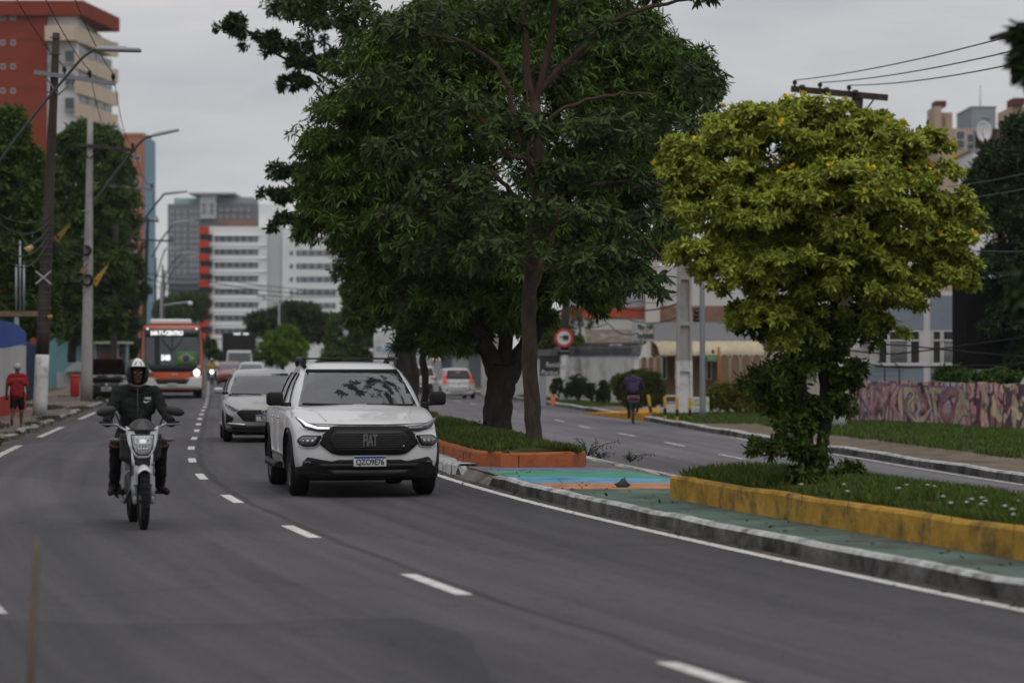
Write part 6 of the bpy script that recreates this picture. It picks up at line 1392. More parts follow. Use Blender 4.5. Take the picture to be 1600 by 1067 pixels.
def grey_front(c, t):
    g_ = c.put('grille', M_blk, t, round_poly([(-.50, .66), (.50, .66), (.60, .61), (.44, .43), (-.44, .43), (-.60, .61)], .04), c.front, .008)
    b = MB()
    for i in range(6): b.tube([Vector(c.front(x, .46 + i * .033)) + Vector((0, -.012, 0)) for x in np.linspace(-.45 - .02 * i, .45 + .02 * i, 11)], .006, 5)
    b.build('bars', mat('grille_bar', (.024, .024, .025), .45), g_)
    b = MB(); b.tube([Vector(c.front(.085 * math.cos(a), .625 + .042 * math.sin(a))) + Vector((0, -.02, 0)) for a in np.linspace(0, 2 * math.pi, 25)], .0085, 6); y = c.F(0, .62) - .02
    b.tube([(-.035, y, .595), (-.028, y, .655)], .009, 6); b.tube([(.028, y, .595), (.035, y, .655)], .009, 6); b.tube([(-.03, y, .618), (.03, y, .632)], .008, 6); b.build('emblem', M_chrome, g_)
    for sg in (-1, 1):
        mm = (lambda p: p) if sg > 0 else mirror
        h = c.put('headlamp', M_lampc, t, round_poly(mm([(.54, .66), (.62, .63), (.78, .69), (.83, .80), (.76, .775)]), .02), c.front, .008, .03, .04); c.put('lens', M_lampd, h, round_poly(mm([(.60, .665), (.72, .70), (.77, .755), (.66, .71)]), .015), c.front, .011, .01, .04)
        c.put('side_intake', M_blk, t, mm([(.64, .50), (.80, .60), (.80, .40), (.70, .38)]), c.front, .006)
        c.put('trim', M_chrome, t, round_poly(mm([(.40, .375), (.74, .405), (.80, .385), (.78, .355), (.46, .345)]), .01), c.front, .012)
    c.put('lower_intake', M_blk, t, round_poly([(-.72, .345), (.72, .345), (.66, .27), (-.66, .27)], .03), c.front, .009)
    plate(t, 'RLS4B', (0, c.F(0, .52) - .022, .50))
GREYP = dict(hood=[(0, .70), (.18, .78), (.6, .89), (1.0, .95)], rake=[(0, .10), (.3, .02), (.5, 0), (.65, .02), (.85, .13)], nose_w=.90,
             cab=dict(yf=[(0, .92), (.5, 1.32), (1, 1.78)], yr=[(0, 3.8), (.5, 3.66), (1, 3.35)], w=[(0, .80), (.5, .73), (1, .585)], belt=.94))
small_car('hatchback', 'grey hatchback with black grille, following half hidden behind the white pickup', (-4.97, 54.3, 0), R(7.5), paintm('paint_grey', (.36, .355, .35), .3, .2), grey_front, Wk=GREYP, mirrors=paintm('paint_silver', (.40, .40, .40), .3, .2))
def plain_front(c, t, lit=False, grille=.35, badge=False):
    c.put('grille', M_blk, t, round_poly([(-grille, .60), (grille, .60), (grille * .9, .50), (-grille * .9, .50)], .03), c.front, .008); c.put('lower_intake', M_blk, t, round_poly([(-.6, .38), (.6, .38), (.55, .29), (-.55, .29)], .03), c.front, .008)
    for sg in (-1, 1):
        mm = (lambda p: p) if sg > 0 else mirror; c.put('headlamp', M_lit if lit else M_lampc, t, round_poly(mm([(.46, .60), (.74, .62), (.79, .72), (.70, .74), (.48, .67)]), .03), c.front, .008, .03, .05)
    plate(t, '', (0, c.F(0, .44) - .015, .44), M_pgrey, band=False)
small_car('hatchback', 'red car in the queue behind the far motorcycle, in front of the black truck', P(360, 601, 171) + Vector((0, 0, 0)), R(6.3), paintm('paint_red', (.21, .022, .022), .3), plain_front, Wk=GREYP, details=False)
small_car('hatchback', 'white car between the red car and the grey hatchback', (ux(393, 150), 150, 0), R(6.3), paintm('paint_offwhite', (.50, .50, .49), .3), plain_front, Wk=dict(GREYP, H=1.5), details=False)
# dark car parked on the pavement with its bonnet up
def gol_front(c, t):
    plain_front(c, t, grille=.42)
    c.put('bumper', mat('bumper_dark', (.018, .017, .017), .6), t, round_poly([(-.76, .55), (.76, .55), (.80, .40), (.74, .25), (-.74, .25), (-.80, .40)], .04), c.front, .006)
    b = MB(); b.lathe([(.001, -.012), (.05, -.012), (.06, -.006), (.062, 0)], Vector(c.front(0, .60)) + Vector((0, -.006, 0)), 'Y', 20); b.build('emblem', M_chrome, t)
    plate(t, 'JXG7', (0, c.F(0, .46) - .02, .47), M_pgrey, band=False)
    for sg in (-1, 1): pass
    b = MB(); q = []
    for k in range(9):
        for i in range(9):
            u = k / 8; x = (i / 8 - .5) * 1.42 * (1 - .12 * u); q.append((x, .92 - .42 * u + .05 * (x * x), .98 + .62 * u + .05 * (1 - (i / 4 - 1) ** 2) * .6))
    b.add(q, [(k * 9 + i, k * 9 + i + 1, k * 9 + i + 10, k * 9 + i + 9) for k in range(8) for i in range(8)], 0, True); o = b.build('bonnet', mat('bonnet_underside', (.022, .011, .011), .8, var=.3, vscale=4), t, fix=False); md = o.modifiers.new('thick', 'SOLIDIFY'); md.thickness = .03
    b = MB(); b.rbox((0, .55, .86), (1.3, .6, .1), .04); b.rbox((-.2, .5, .92), (.4, .4, .12), .03); b.rbox((.4, .55, .91), (.3, .3, .1), .03); b.build('engine', M_blk, t)
    b = MB(); b.tube([(.5, .35, .85), (.55, .5, 1.3)], .008, 5); b.build('bonnet_stay', M_blk, t)
small_car('parked_car', 'dark old car parked on the pavement with its bonnet raised', (ux(166, 104), 104, .06), R(5), paintm('paint_dark', (.022, .021, .022), .35), gol_front, Wk=dict(GREYP, W=1.60, H=1.42, hood=[(0, .66), (.18, .72), (.6, .79), (1.0, .84)], cab=dict(yf=[(0, .98), (1, 1.7)], yr=[(0, 3.5), (1, 3.0)], w=[(0, .77), (1, .57)], belt=.86)), group='parked cars', details=False)
# silver hatch seen from behind
def silver_rear(c, t):
    for sg in (-1, 1):
        mm = (lambda p: p) if sg > 0 else mirror
        def lampf(x, z): 
            return c.rearscreen(x, z) if z > c.cab['belt'] + .02 else c.back(x, z)
        h = c.put('tail_lamp', M_taill, t, round_poly(mm([(.60, .985), (.735, .985), (.66, 1.28), (.60, 1.28)]), .02), c.rearscreen, .020, .04, .05)
        c.put('tail_lamp', M_taill, t, round_poly(mm([(.57, .80), (.79, .80), (.79, .95), (.58, .95)]), .02), c.back, .012, .04, .05)
        c.put('indicator', mat('lamp_amber', (.42, .33, .12), .3), t, round_poly(mm([(.60, .72), (.78, .72), (.79, .80), (.60, .80)]), .015), c.back, .012, .03, .05)
        c.put('bumper_insert', M_blk, t, round_poly(mm([(.30, .50), (.66, .50), (.62, .40), (.44, .40)]), .02), c.back, .008); c.put('reflector', M_chrome, t, round_poly(mm([(.36, .475), (.58, .475), (.56, .43), (.44, .43)]), .015), c.back, .012)
    c.put('tailgate', paintm('paint_silver', (.40, .40, .40), .3, .2), t, round_poly([(-.55, .56), (.55, .56), (.56, .96), (-.56, .96)], .05), c.back, .006); c.put('brake_light', M_taill, t, round_poly([(-.10, 1.325), (.10, 1.325), (.09, 1.365), (-.09, 1.365)], .01), c.rearscreen, .022, .02)
    p = Vector(c.back(0, .45)); pl = plate(t, '', (0, p.y + .01, .45), M_pgrey, rz=math.pi, band=False); b = MB(); b.lathe([(.001, .012), (.05, .012), (.06, .004)], Vector(c.back(0, .78)) + Vector((0, .006, 0)), 'Y', 18); b.build('emblem', M_chrome, t)
    b = MB(); b.rbox((.0, c.L - .18, .30), (1.40, .3, .2), .06); b.build('rear_bumper', paintm('paint_silver', (.40, .40, .40), .3, .2), t)
SILP = dict(L=3.85, W=1.67, H=1.47, tailz=.95, raker=[(0, .10), (.4, 0), (.55, 0), (.65, .05), (.95, .10)], cab=dict(yf=[(0, .95), (1, 1.65)], yr=[(0, 3.74), (.5, 3.62), (1, 3.36)], w=[(0, .79), (.5, .73), (1, .60)], belt=.94), hood=[(0, .68), (.2, .78), (.6, .88), (1.0, .93)])
def away(px, Y, z=ZR): return Vector((ux(px, Y), Y, z))
def rear_car(name, label, px, Y, m, rear, Wk, group='cars on the far carriageway', plus=0.0):
    yaw = yaw_at(RDx, Y) + plus; L = Wk.get('L', 3.95); p = away(px, Y); d = Vector((-math.sin(yaw), math.cos(yaw), 0)) * L
    return small_car(name, label, p + d, yaw + math.pi, m, plain_front, rear, Wk=Wk, group=group, details=False)
rear_car('hatchback', 'silver hatchback seen from behind with glowing red tail lamps', 717, 136, paintm('paint_silver', (.40, .40, .40), .3, .2), silver_rear, dict(SILP, W=1.80, H=1.56), plus=R(4))
def suv_rear(c, t):
    for sg in (-1, 1):
        mm = (lambda p: p) if sg > 0 else mirror; c.put('tail_lamp', M_tail if sg > 0 else M_taill, t, round_poly(mm([(.66, .80), (.80, .80), (.80, 1.0), (.68, 1.0)]), .02), c.back, .012, .04, .05)
    c.put('bumper', M_blk, t, round_poly([(-.82, .66), (.82, .66), (.80, .30), (-.80, .30)], .05), c.back, .012); p = Vector(c.back(0, .50)); plate(t, '', (0, p.y + .02, .50), M_pwhite, rz=math.pi, band=False)
    c.put('badge', M_chrome, t, round_poly([(-.06, .84), (.06, .84), (.05, .92), (-.05, .92)], .01), c.back, .01)
rear_car('utility_vehicle', 'white and black utility vehicle seen from behind between the slim trunks', 660, 152, paintm('paint_offwhite', (.50, .50, .49), .3), suv_rear, dict(SILP, W=1.75, H=1.62, cab=dict(yf=[(0, .95), (1, 1.65)], yr=[(0, 3.76), (1, 3.5)], w=[(0, .83), (1, .66)], belt=1.0), tailz=1.02))
rear_car('hatchback', 'pale blue-grey car partly hidden behind the slim dark trunks', 632, 176, paintm('paint_palegrey', (.33, .35, .37), .3), suv_rear, SILP)

# ---------------------------------------------------------------- bus
def bus():
    Y = 113.5; t = thing('city_bus', 'orange-red and white city bus with lit destination board and a headlamp on', 'bus', (ux(269, Y), Y, 0), yaw_at(Cx, Y) + R(1.2))
    W, H, L = 2.62, 3.18, 11.5; Mo = mat('bus_orange', (.52, .09, .022), .35, coat=.5); Mw = mat('bus_white', (.56, .56, .56), .35, coat=.5)
    hw = W / 2
    def Ff(x, z): return (x, .22 * abs(x / hw) ** 3 + .16 * sm((z - 1.0) / 2.2) + .10 * max(0, .5 - z), z)
    rowz = [(.32, .97), (.45, .99), (1.0, 1.0), (1.6, .995), (2.3, .98), (2.8, .965), (3.0, .945), (3.09, .90), (3.13, .80)]
    b = MB()
    for zi in range(len(rowz) - 1):
        for y0, y1 in ((0, 1),):
            pass
    ring = [(x, z) for z, k in rowz for x in (k * hw,)]
    prof = [(hw * k, z) for z, k in rowz]; full = prof + [(0, 3.15)] + [(-x, z) for x, z in prof[::-1]]
    n = len(full); ys = [0, .1, .3, .8, L - .3, L]; vs = []
    for y in ys:
        for x, z in full: vs.append((x, y + Ff(x, z)[1] * (1 - sm(y / .9)), z))
    fs = [(i * n + k, i * n + (k + 1) % n, (i + 1) * n + (k + 1) % n, (i + 1) * n + k) for i in range(len(ys) - 1) for k in range(n)]
    mi = []
    b.add(vs, fs, 0, True); b.add(vs[-n:], [tuple(range(n))], 0)
    o = b.build('body', [Mo, Mw], t)
    for p in o.data.polygons:
        if p.center.z < .95: p.material_index = 1
    o.data.set_sharp_from_angle(angle=R(35))
    fc = patch(round_poly([(-hw * .965, .36), (hw * .965, .36), (hw * .985, 1.0), (hw * .985, 2.0), (hw * .94, 3.0), (hw * .85, 3.1), (-hw * .85, 3.1), (-hw * .94, 3.0), (-hw * .985, 2.0), (-hw * .985, 1.0)], .08), Ff, .002, .1, .15).build('front_panel', Mo, t)
    put = lambda name, m, poly, off=.012, par=t, r=.04, deep=.03: patch(round_poly(poly, r), Ff, off, deep, .12).build(name, m, par)
    put('white_bumper', Mw, [(-1.25, .93), (-.55, .83), (.55, .83), (1.25, 1.00), (1.25, .42), (-1.25, .42)], .012)
    g_ = put('windscreen', mat('bus_glass', (.03, .034, .038), .05, spec=.9), [(-1.16, 2.98), (1.16, 2.98), (1.19, 2.0), (1.17, 1.52), (.85, 1.22), (-.85, 1.22), (-1.17, 1.52), (-1.19, 2.0)], .016)
    put('lower_mask', M_blk, [(-1.1, 1.42), (1.1, 1.42), (.82, 1.14), (-.82, 1.14)], .020)
    d = put('destination_board', mat('bus_display', (.02, .022, .024), .3), [(-1.12, 2.93), (1.12, 2.93), (1.14, 2.60), (-1.14, 2.60)], .020)
    Ml = mat('display_letters', (.7, .7, .7), .4, emit=(1, 1, 1, .9))
    text('lettering', '540-T1-CENTRO', .24, (-.22, Ff(.2, 2.77)[1] - .03, 2.76), Ml, d, bold=.012, sx=.78)
    text('route_number', '540', .30, (-.27, Ff(.2, 1.7)[1] - .03, 1.72), Ml, t, bold=.02, sx=.82)
    # flag in the windscreen
    fl_ = put('flag', mat('flag_green', (.06, .15, .08), .7), [(.12, 2.0), (1.05, 2.0), (1.05, 1.42), (.12, 1.42)], .022, r=.01); put('flag_rhombus', mat('flag_yellow', (.26, .26, .06), .7), [(.22, 1.72), (.58, 1.50), (.95, 1.72), (.58, 1.94)], .026, fl_, .005); put('flag_disc', mat('flag_blue', (.04, .07, .18), .7), [(.58 + .15 * math.cos(a), 1.72 + .15 * math.sin(a)) for a in np.linspace(0, 2 * math.pi, 20)[:-1]], .030, fl_, .002)
    b = MB(); b.box((0, Ff(0, 2)[1] - .02, 2.05), (.035, .02, 1.3)); b.build('screen_post', M_blk, t)
    b = MB()
    for sg in (-1, 1): b.tube([(sg * .05, Ff(0, 1.5)[1] - .05, 2.05), (sg * .45, Ff(.4, 2.5)[1] - .05, 2.52)], .022, 6)
    b.build('wiper', M_blk, t)
    gr = put('grille', M_blk, [(-.75, .84), (.75, .84), (.60, .62), (-.60, .62)], .018); plate(gr, '', (0, Ff(0, .56)[1] - .03, .60), M_pgrey, band=False)
    for sg in (-1, 1):
        mm = (lambda p: p) if sg > 0 else mirror
        h = put('headlamp', M_lampc, mm([(.72, .98), (1.22, 1.05), (1.22, 1.40), (1.1, 1.40)]), .02); b = MB(); b.lathe([(.001, -.06), (.08, -.055), (.125, -.03), (.13, 0)], Vector(Ff(sg * 1.02, 1.10)) + Vector((0, -.01, 0)), 'Y', 20); b.build('bulb', M_lit if sg > 0 else M_chrome, h)
        if sg > 0: h['label'] = 'headlamp that is switched on'
        b = MB(); b.rbox((sg * 1.03, Ff(1.03, 2.93)[1] - .03, 2.95), (.09, .04, .07), .015); b.build('marker_light', M_drl, t)
        b = MB(); b.rbox((sg * 1.50, .12, 2.42), (.2, .14, .5), .06); b.tube([(sg * 1.2, .3, 2.95), (sg * 1.45, .1, 2.8), (sg * 1.5, .12, 2.6)], .03, 8); b.build('mirror', M_blk, t)
        for y in (2.3, 8.2):
            w = bpy.data.objects.new('wheel', None); COL.objects.link(w); w.parent = t; w.location = (sg * (hw - .17), y, .50); wheel_mesh(w, .5, .30, sg, M_rims)
        b = MB()
        for k in range(5): b.box((sg * (hw - .015), 1.7 + k * 1.95, 2.1), (.06, 1.8, .95))
        b.build('side_window', M_side, t)
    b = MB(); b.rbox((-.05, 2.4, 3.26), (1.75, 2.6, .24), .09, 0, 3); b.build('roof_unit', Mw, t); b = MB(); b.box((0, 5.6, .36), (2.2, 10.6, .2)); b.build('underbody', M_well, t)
    text('fleet_number', '19 026', .10, (.12, Ff(0, 1.02)[1] - .022, 1.02), Mw, t, bold=.004)
    return t
bus()
# ---------------------------------------------------------------- trucks
def box_truck():
    Y = 200; t = thing('box_truck', 'truck with white cab and tall black box body behind the red car', 'truck', (ux(374, Y), Y, 0), yaw_at(Cx, Y)); Mk = mat('truck_black', (.013, .013, .014), .6); Mw = paintm('paint_offwhite', (.50, .50, .49), .3)
    b = MB(); b.rbox((0, 3.6, 2.25), (2.5, 5.2, 2.75), .05); b.build('cargo_box', Mk, t); b = MB(); b.box((-.15, .99, 3.53), (.5, .03, .1)); b.box((.5, .99, 3.53), (.4, .03, .1)); b.build('marker', M_drl, t)
    b = MB(); b.hexa([(-1.02, 0, .45), (1.02, 0, .45), (1.02, .95, .45), (-1.02, .95, .45), (-.98, .08, 1.2), (.98, .08, 1.2), (1.0, .95, 1.2), (-1.0, .95, 1.2)]); b.hexa([(-.98, .08, 1.2), (.98, .08, 1.2), (1.0, .95, 1.2), (-1.0, .95, 1.2), (-.88, .35, 2.3), (.88, .35, 2.3), (.9, .95, 2.3), (-.9, .95, 2.3)]); b.build('cab', Mw, t, .03)
    b = MB(); b.hexa([(-.86, .095, 1.32), (.86, .095, 1.32), (.86, .14, 1.32), (-.86, .14, 1.32), (-.8, .285, 2.12), (.8, .285, 2.12), (.8, .33, 2.12), (-.8, .33, 2.12)]); b.build('windscreen', M_wind, t)
    b = MB(); b.box((0, -.02, .62), (1.5, .05, .2)); b.build('grille', M_blk, t)
    for sg in (-1, 1):
        b = MB(); b.box((sg * .78, -.02, .75), (.3, .05, .2)); b.build('headlamp', M_lampc, t); b = MB(); b.rbox((sg * 1.25, .2, 1.75), (.22, .12, .4), .05); b.tube([(sg * .95, .3, 1.9), (sg * 1.25, .2, 1.9)], .025, 6); b.build('mirror', M_blk, t)
        for y in (.8, 4.6):
            w = bpy.data.objects.new('wheel', None); COL.objects.link(w); w.parent = t; w.location = (sg * .95, y, .42); wheel_mesh(w, .42, .26, sg, M_rims)
    b = MB(); b.box((0, 3.4, .75), (1.0, 5.4, .2)); b.build('chassis', M_blk, t)
box_truck()
def white_truck():
    Y = 158; t = thing('box_truck', 'parked truck with large white box body lettered in blue behind the slim trunks', 'truck', (ux(617, Y), Y, ZR), R(-7))
    Mw = mat('truck_white', (.50, .50, .50), .5, var=.05, vscale=1, dirt=(.38, .375, .36), dscale=.7, damt=.35); b = MB(); b.rbox((0, 2.9, 2.35), (2.6, 5.6, 2.75), .04); b.build('cargo_box', Mw, t)
    b = MB(); b.box((-1.307, 2.9, 2.35), (.02, 5.3, 2.5)); b.build('side_panel', mat('truck_grey', (.26, .25, .245), .6, var=.12, vscale=.8), t); Mb = mat('letter_blue', (.05, .16, .42), .5)
    text('lettering', 'J&C', .30, (-.35, .09, 2.75), Mb, t, bold=.01); text('lettering', 'CARGAS', .24, (-.30, .09, 2.48), Mb, t, bold=.008); b = MB(); b.tube([(-.95 + .12 * math.cos(a), .085, 2.62 + .12 * math.sin(a)) for a in np.linspace(0, 5.2, 14)], .03, 6); b.build('emblem', Mb, t)
    b = MB(); b.box((0, .09, 2.3), (.03, .01, 2.5)); b.box((0, .1, 1.05), (2.4, .06, .12)); b.build('door_frame', M_conc, t); b = MB(); b.box((0, 3.2, .75), (1.0, 6.2, .3)); b.build('chassis', M_blk, t)
    b = MB(); b.rbox((0, 6.8, 1.4), (2.1, 1.6, 2.0), .1); b.build('cab', Mw, t)
    for sg in (-1, 1):
        b = MB(); b.box((sg * .9, .05, .85), (.3, .06, .12)); b.build('tail_lamp', M_tail, t)
        for y in (1.7, 6.6):
            w = bpy.data.objects.new('wheel', None); COL.objects.link(w); w.parent = t; w.location = (sg * 1.0, y, .45); wheel_mesh(w, .45, .28, sg, M_rims)
white_truck()
# ================================================================== POLES, LAMPS, CABLES, SIGNS, SMALL THINGS
M_wood = mat('pole_wood', (.058, .045, .037), .95, var=.4, vscale=5, bump=.8, bscale=20, stretch=(1, 1, .2)); M_pconc = mat('pole_concrete', (.31, .30, .285), .9, var=.14, vscale=3, dirt=(.17, .16, .15), dscale=1.1, damt=.38, bump=.2, bscale=20, stretch=(1, 1, .5))
M_pdark = mat('pole_dark', (.05, .046, .043), .95, var=.35, vscale=3, bump=.5, bscale=15); M_pwh = mat('pole_whitewash', (.58, .58, .57), .9, var=.08, vscale=4, dirt=(.28, .27, .25), dscale=2.2, damt=.4)
M_arm = mat('lamp_arm_grey', (.06, .068, .068), .6, metal=.3); M_head = mat('lamp_head_grey', (.33, .34, .36), .5); M_ins = mat('insulator_brown', (.02, .016, .016), .3); M_cable = mat('cable_black', (.015, .015, .016), .7); M_cross = mat('crossarm_grey', (.21, .215, .23), .8, var=.15, vscale=4)
M_yelp = mat('plastic_yellow', (.36, .22, .03), .5); M_steel = mat('steel_grey', (.25, .26, .27), .5, metal=.5)
LREF = {}
def lam(t, pts, headpts, Y, r=.04, dy=0.0):
    o = Vector(t.location); b = MB(); q = [P(x, y, Y + dy * k / max(1, len(pts) - 1)) - o for k, (x, y) in enumerate(pts)]; b.tube(smooth_path(q, 5), r, 8); a = b.build('lamp_arm', M_arm, t)
    h0, h1 = [P(x, y, Y + dy) - o for x, y in headpts]; d = h1 - h0; ang = math.atan2(d.z, d.x); b = MB(); M_ = Matrix.Rotation(-ang, 3, 'Y'); L_ = d.length; c = (h0 + h1) / 2
    bb = MB(); bb.rbox((0, 0, 0), (L_ * .98, .30, .09), .035); bb.rbox((-L_ * .12, 0, .05), (L_ * .6, .2, .05), .02); b.v = [tuple(c + M_ @ Vector(v)) for v in bb.v]; b.f = bb.f; b.mi = bb.mi; b.sm = bb.sm
    h = b.build('lamp_head', M_head, t); b2 = MB(); b2.v = [tuple(c + M_ @ (Vector(v) + Vector((.1, 0, -.05)))) for v in [(-.2, -.1, 0), (.2, -.1, 0), (.2, .1, 0), (-.2, .1, 0)]]; b2.f = [(0, 1, 2, 3)]; b2.mi = [0]; b2.sm = [False]; b2.build('lens', M_lampc, h)
def pole(name, label, Y, base, top, r0, r1, m, group='utility poles on the left pavement', white=None, z0=None, n=14):
    B = P(*base, Y); T = P(*top, Y)
    if z0 is not None: B = Vector((B.x, B.y, z0))
    t = thing(name, label, 'utility pole' if 'pole' in name else 'street lamp', B, 0, group); D = T - B; b = MB()
    k = ((white - base[1]) / (top[1] - base[1])) if white else 0
    N = 12; pts = [D * (k + (1 - k) * i / N) for i in range(N + 1)]; b.tube(pts, [r0 + (r1 - r0) * (k + (1 - k) * i / N) for i in range(N + 1)], n); b.build('shaft', m, t)
    if white: b = MB(); b.tube([D * (k * i / 4) for i in range(5)], [r0 + (r1 - r0) * k * i / 4 + .004 for i in range(5)], n); b.build('white_base', M_pwh, t)
    return t
def crossarm(t, a, c, Y, ins, m=None, h=.09, braces=None, insz=.22):
    o = Vector(t.location); A = P(*a, Y) - o; C = P(*c, Y) - o; b = MB(); d = (C - A); ang = math.atan2(d.z, d.x); M_ = Matrix.Rotation(-ang, 3, 'Y'); c_ = (A + C) / 2 + Vector((0, -.15, 0)); bb = MB(); bb.box((0, 0, 0), (d.length, .11, h * 1.3)); bb.v = [tuple(c_ + M_ @ Vector(v)) for v in bb.v]
    if braces:
        for (p, q) in braces: bb.tube([P(*p, Y) - o + Vector((0, -.15, 0)), P(*q, Y) - o + Vector((0, -.12, 0))], .025, 6)
    x = bb.build('crossarm', m or M_cross, t); tops = []
    for f in ins:
        p = A + d * f + Vector((0, -.15, h * .65)); b = MB(); b.lathe([(.03, 0), (.03, insz * .3), (.075, insz * .35), (.05, insz * .55), (.07, insz * .6), (.045, insz), (.01, insz * 1.02)], p, 'Z', 10); b.build('insulator', M_ins, x); tops.append(o + p + Vector((0, 0, insz)))
    return tops
def cable(name, label, pts, r=.012, sag=0.0, m=None, group='overhead cables'):
    q = []
    for i in range(len(pts) - 1):
        a, c = Vector(pts[i]), Vector(pts[i + 1]); n = 12
        for k in range(n): u = k / n; q.append(a.lerp(c, u) - Vector((0, 0, sag * 4 * u * (1 - u))))
    q.append(Vector(pts[-1])); b = MB(); o = q[0]; b.tube([p - o for p in q], r, 5); ob = b.build(name, m or M_cable, fix=False); ob.location = o
    return tag(ob, label, 'cable', group)
# --- left row
p1 = pole('lamp_pole', 'street lamp whose long curved arm enters from the left edge', 62, (-34, 668), (-24, 60), .16, .10, M_pconc, 'utility poles on the left pavement', z0=.08)
lam(p1, [(-26, 290), (8, 240), (55, 178), (105, 118), (132, 88), (152, 77)], [(150, 77), (221, 79)], 62, .032)
p2 = pole('utility_pole', 'dark weathered wooden pole with white painted foot and grey crossarm at the left', 76, (62, 652), (88, 52), .205, .10, M_wood, white=556, z0=.08)
tops2 = crossarm(p2, (55, 114), (182, 132), 76, (.37, .68, .97), braces=[((92, 150), (70, 117)), ((92, 150), (120, 124))])
o2 = Vector(p2.location)
for y in (60, 86, 145): b = MB(); q = P(88 - (y - 52) * .043, y, 76) - o2; b.tube([q + Vector((-.16, -.13, 0)), q + Vector((.16, -.13, 0))], .02, 6); b.build('step_bolt', M_arm, p2)
b = MB()
for y in range(350, 520, 12): q = P(75 - (y - 350) * .043, y, 76) - o2; r_ = .165 + (y - 350) * .00012; b.lathe([(r_, -.02), (r_ + .012, 0), (r_, .02)], q, 'Z', 14)
b.build('bands', M_arm, p2)
b = MB(); q = P(70, 434, 76) - o2 + Vector((0, -.22, 0)); b.box(q, (.56, .02, .045), 0, ry=R(40)); b.box(q + Vector((0, -.022, 0)), (.56, .02, .045), 0, ry=R(-40)); b.build('cable_cross', M_head, p2)
b = MB(); q = P(80, 495, 76) - o2 + Vector((0, -.2, 0)); b.rbox(q, (.13, .06, .1), .02); b.build('tag_plate', M_yelp, p2)
b = MB(); b.tube(smooth_path([P(74, 372, 76) - o2 + Vector((0, -.18, 0)), P(60, 378, 76) - o2 + Vector((0, -.2, 0)), P(50, 388, 76) - o2 + Vector((0, -.2, 0))]), .02, 6); b.build('siren_arm', M_arm, p2)
b = MB(); q0, q1 = P(53, 385, 76) - o2 + Vector((0, -.2, 0)), P(44, 393, 76) - o2 + Vector((0, -.2, 0)); b.cyl(q0, q1, .05, .13, 12); b.build('siren_horn', mat('horn_tan', (.42, .28, .14), .5), p2)
p3 = pole('utility_pole', 'round pale concrete pole with coiled black cables beside the parked car', 102, (135, 629), (141, 184), .235, .105, M_pconc, z0=.08, n=20)
tops3 = crossarm(p3, (115, 226), (213, 236), 102, (.66, .95), M_pdark, braces=[((140, 248), (122, 228)), ((142, 248), (160, 231))])
lam(p3, [(141, 322), (165, 292), (190, 258), (222, 220), (238, 213)], [(236, 213), (280, 203)], 102, .05)
o3 = Vector(p3.location)
for (x, y, r_) in ((136, 392, 8), (138, 438, 9)):
    b = MB(); c_ = P(x, y, 102) - o3 + Vector((0, -.2, 0)); rr = r_ / FPX * 102
    for k in range(5): b.tube([c_ + Vector((rr * (1 - .07 * k) * math.cos(a), -.02 * k, rr * (1 - .05 * k) * math.sin(a))) for a in np.linspace(0, 2 * math.pi, 25)], .022, 6)
    b.build('cable_coil', M_cable, p3)
b = MB(); q = P(131, 424, 102) - o3 + Vector((0, -.22, 0)); b.rbox(q, (.16, .06, .18), .02); b.build('tag_plate', M_yelp, p3)
for y in (455, 405, 370, 330): b = MB(); q = P(136, y, 102) - o3; r_ = .19; b.lathe([(r_, -.02), (r_ + .012, 0), (r_, .02)], q, 'Z', 14); b.build('band', M_steel, p3)
p4 = pole('utility_pole', 'dark pole behind the concrete pole, its crossarm and lamp against the salmon tower', 135, (176, 612), (183, 288), .2, .1, M_pdark, z0=.08, white=590)
tops4 = crossarm(p4, (168, 290), (240, 297), 135, (.65, .97), M_cross, braces=[((182, 310), (170, 293)), ((184, 310), (196, 295))])
lam(p4, [(190, 395), (210, 365), (235, 330), (255, 305)], [(254, 304), (293, 299)], 135, .05)
p5 = pole('utility_pole', 'black pole with two thin crossarms in front of the blue corner of the salmon tower', 175, (222, 605), (231, 340), .2, .1, M_pdark, z0=.06)
tops5 = crossarm(p5, (187, 345), (249, 346), 175, (.1, .95), M_pdark); crossarm(p5, (213, 375), (271, 377), 175, (.1, .95), M_pdark)
lam(p5, [(238, 402), (252, 375), (270, 352)], [(270, 348), (304, 345)], 175, .05)
for i, (px, py, Y, h0, h1, lab) in enumerate(((243, 380, 205, (258, 389), (276, 389), 'thin grey street lamp behind the black pole, its head level'), (254, 392, 230, (284, 396), (305, 393), 'farther street lamp with pale head left of the red striped tower'), (257, 400, 250, (291, 403), (311, 399), 'farthest of the receding lamps, head nearly touching the red stripes'))):
    t = pole('street_lamp', lab, Y, (px, 600), (px, py + 22), .1, .07, M_arm, 'receding street lamps', z0=.06); lam(t, [(px, py + 60), (px + 8, py + 30), (h0[0], h0[1])], [h0, h1], Y, .05)
t = pole('street_lamp', 'pale grey lamp post with short arm and white globe above the bus roof', 165, (252, 590), (252, 440), .12, .08, M_pconc, 'receding street lamps', z0=.06)
b = MB(); o = Vector(t.location); b.tube([P(252, 478, 165) - o, P(275, 474, 165) - o, P(296, 472, 165) - o], .05, 8); b.build('lamp_arm', M_head, t); b = MB(); b.ell(P(297, 474, 165) - o, (.16, .16, .14)); b.build('lamp_head', M_white, t)  # globe head in plain white
t = pole('street_lamp', 'double-armed grey lamp post in front of the white tower', 205, (436, 592), (436, 474), .1, .07, M_head, 'receding street lamps', z0=.06)
o = Vector(t.location)
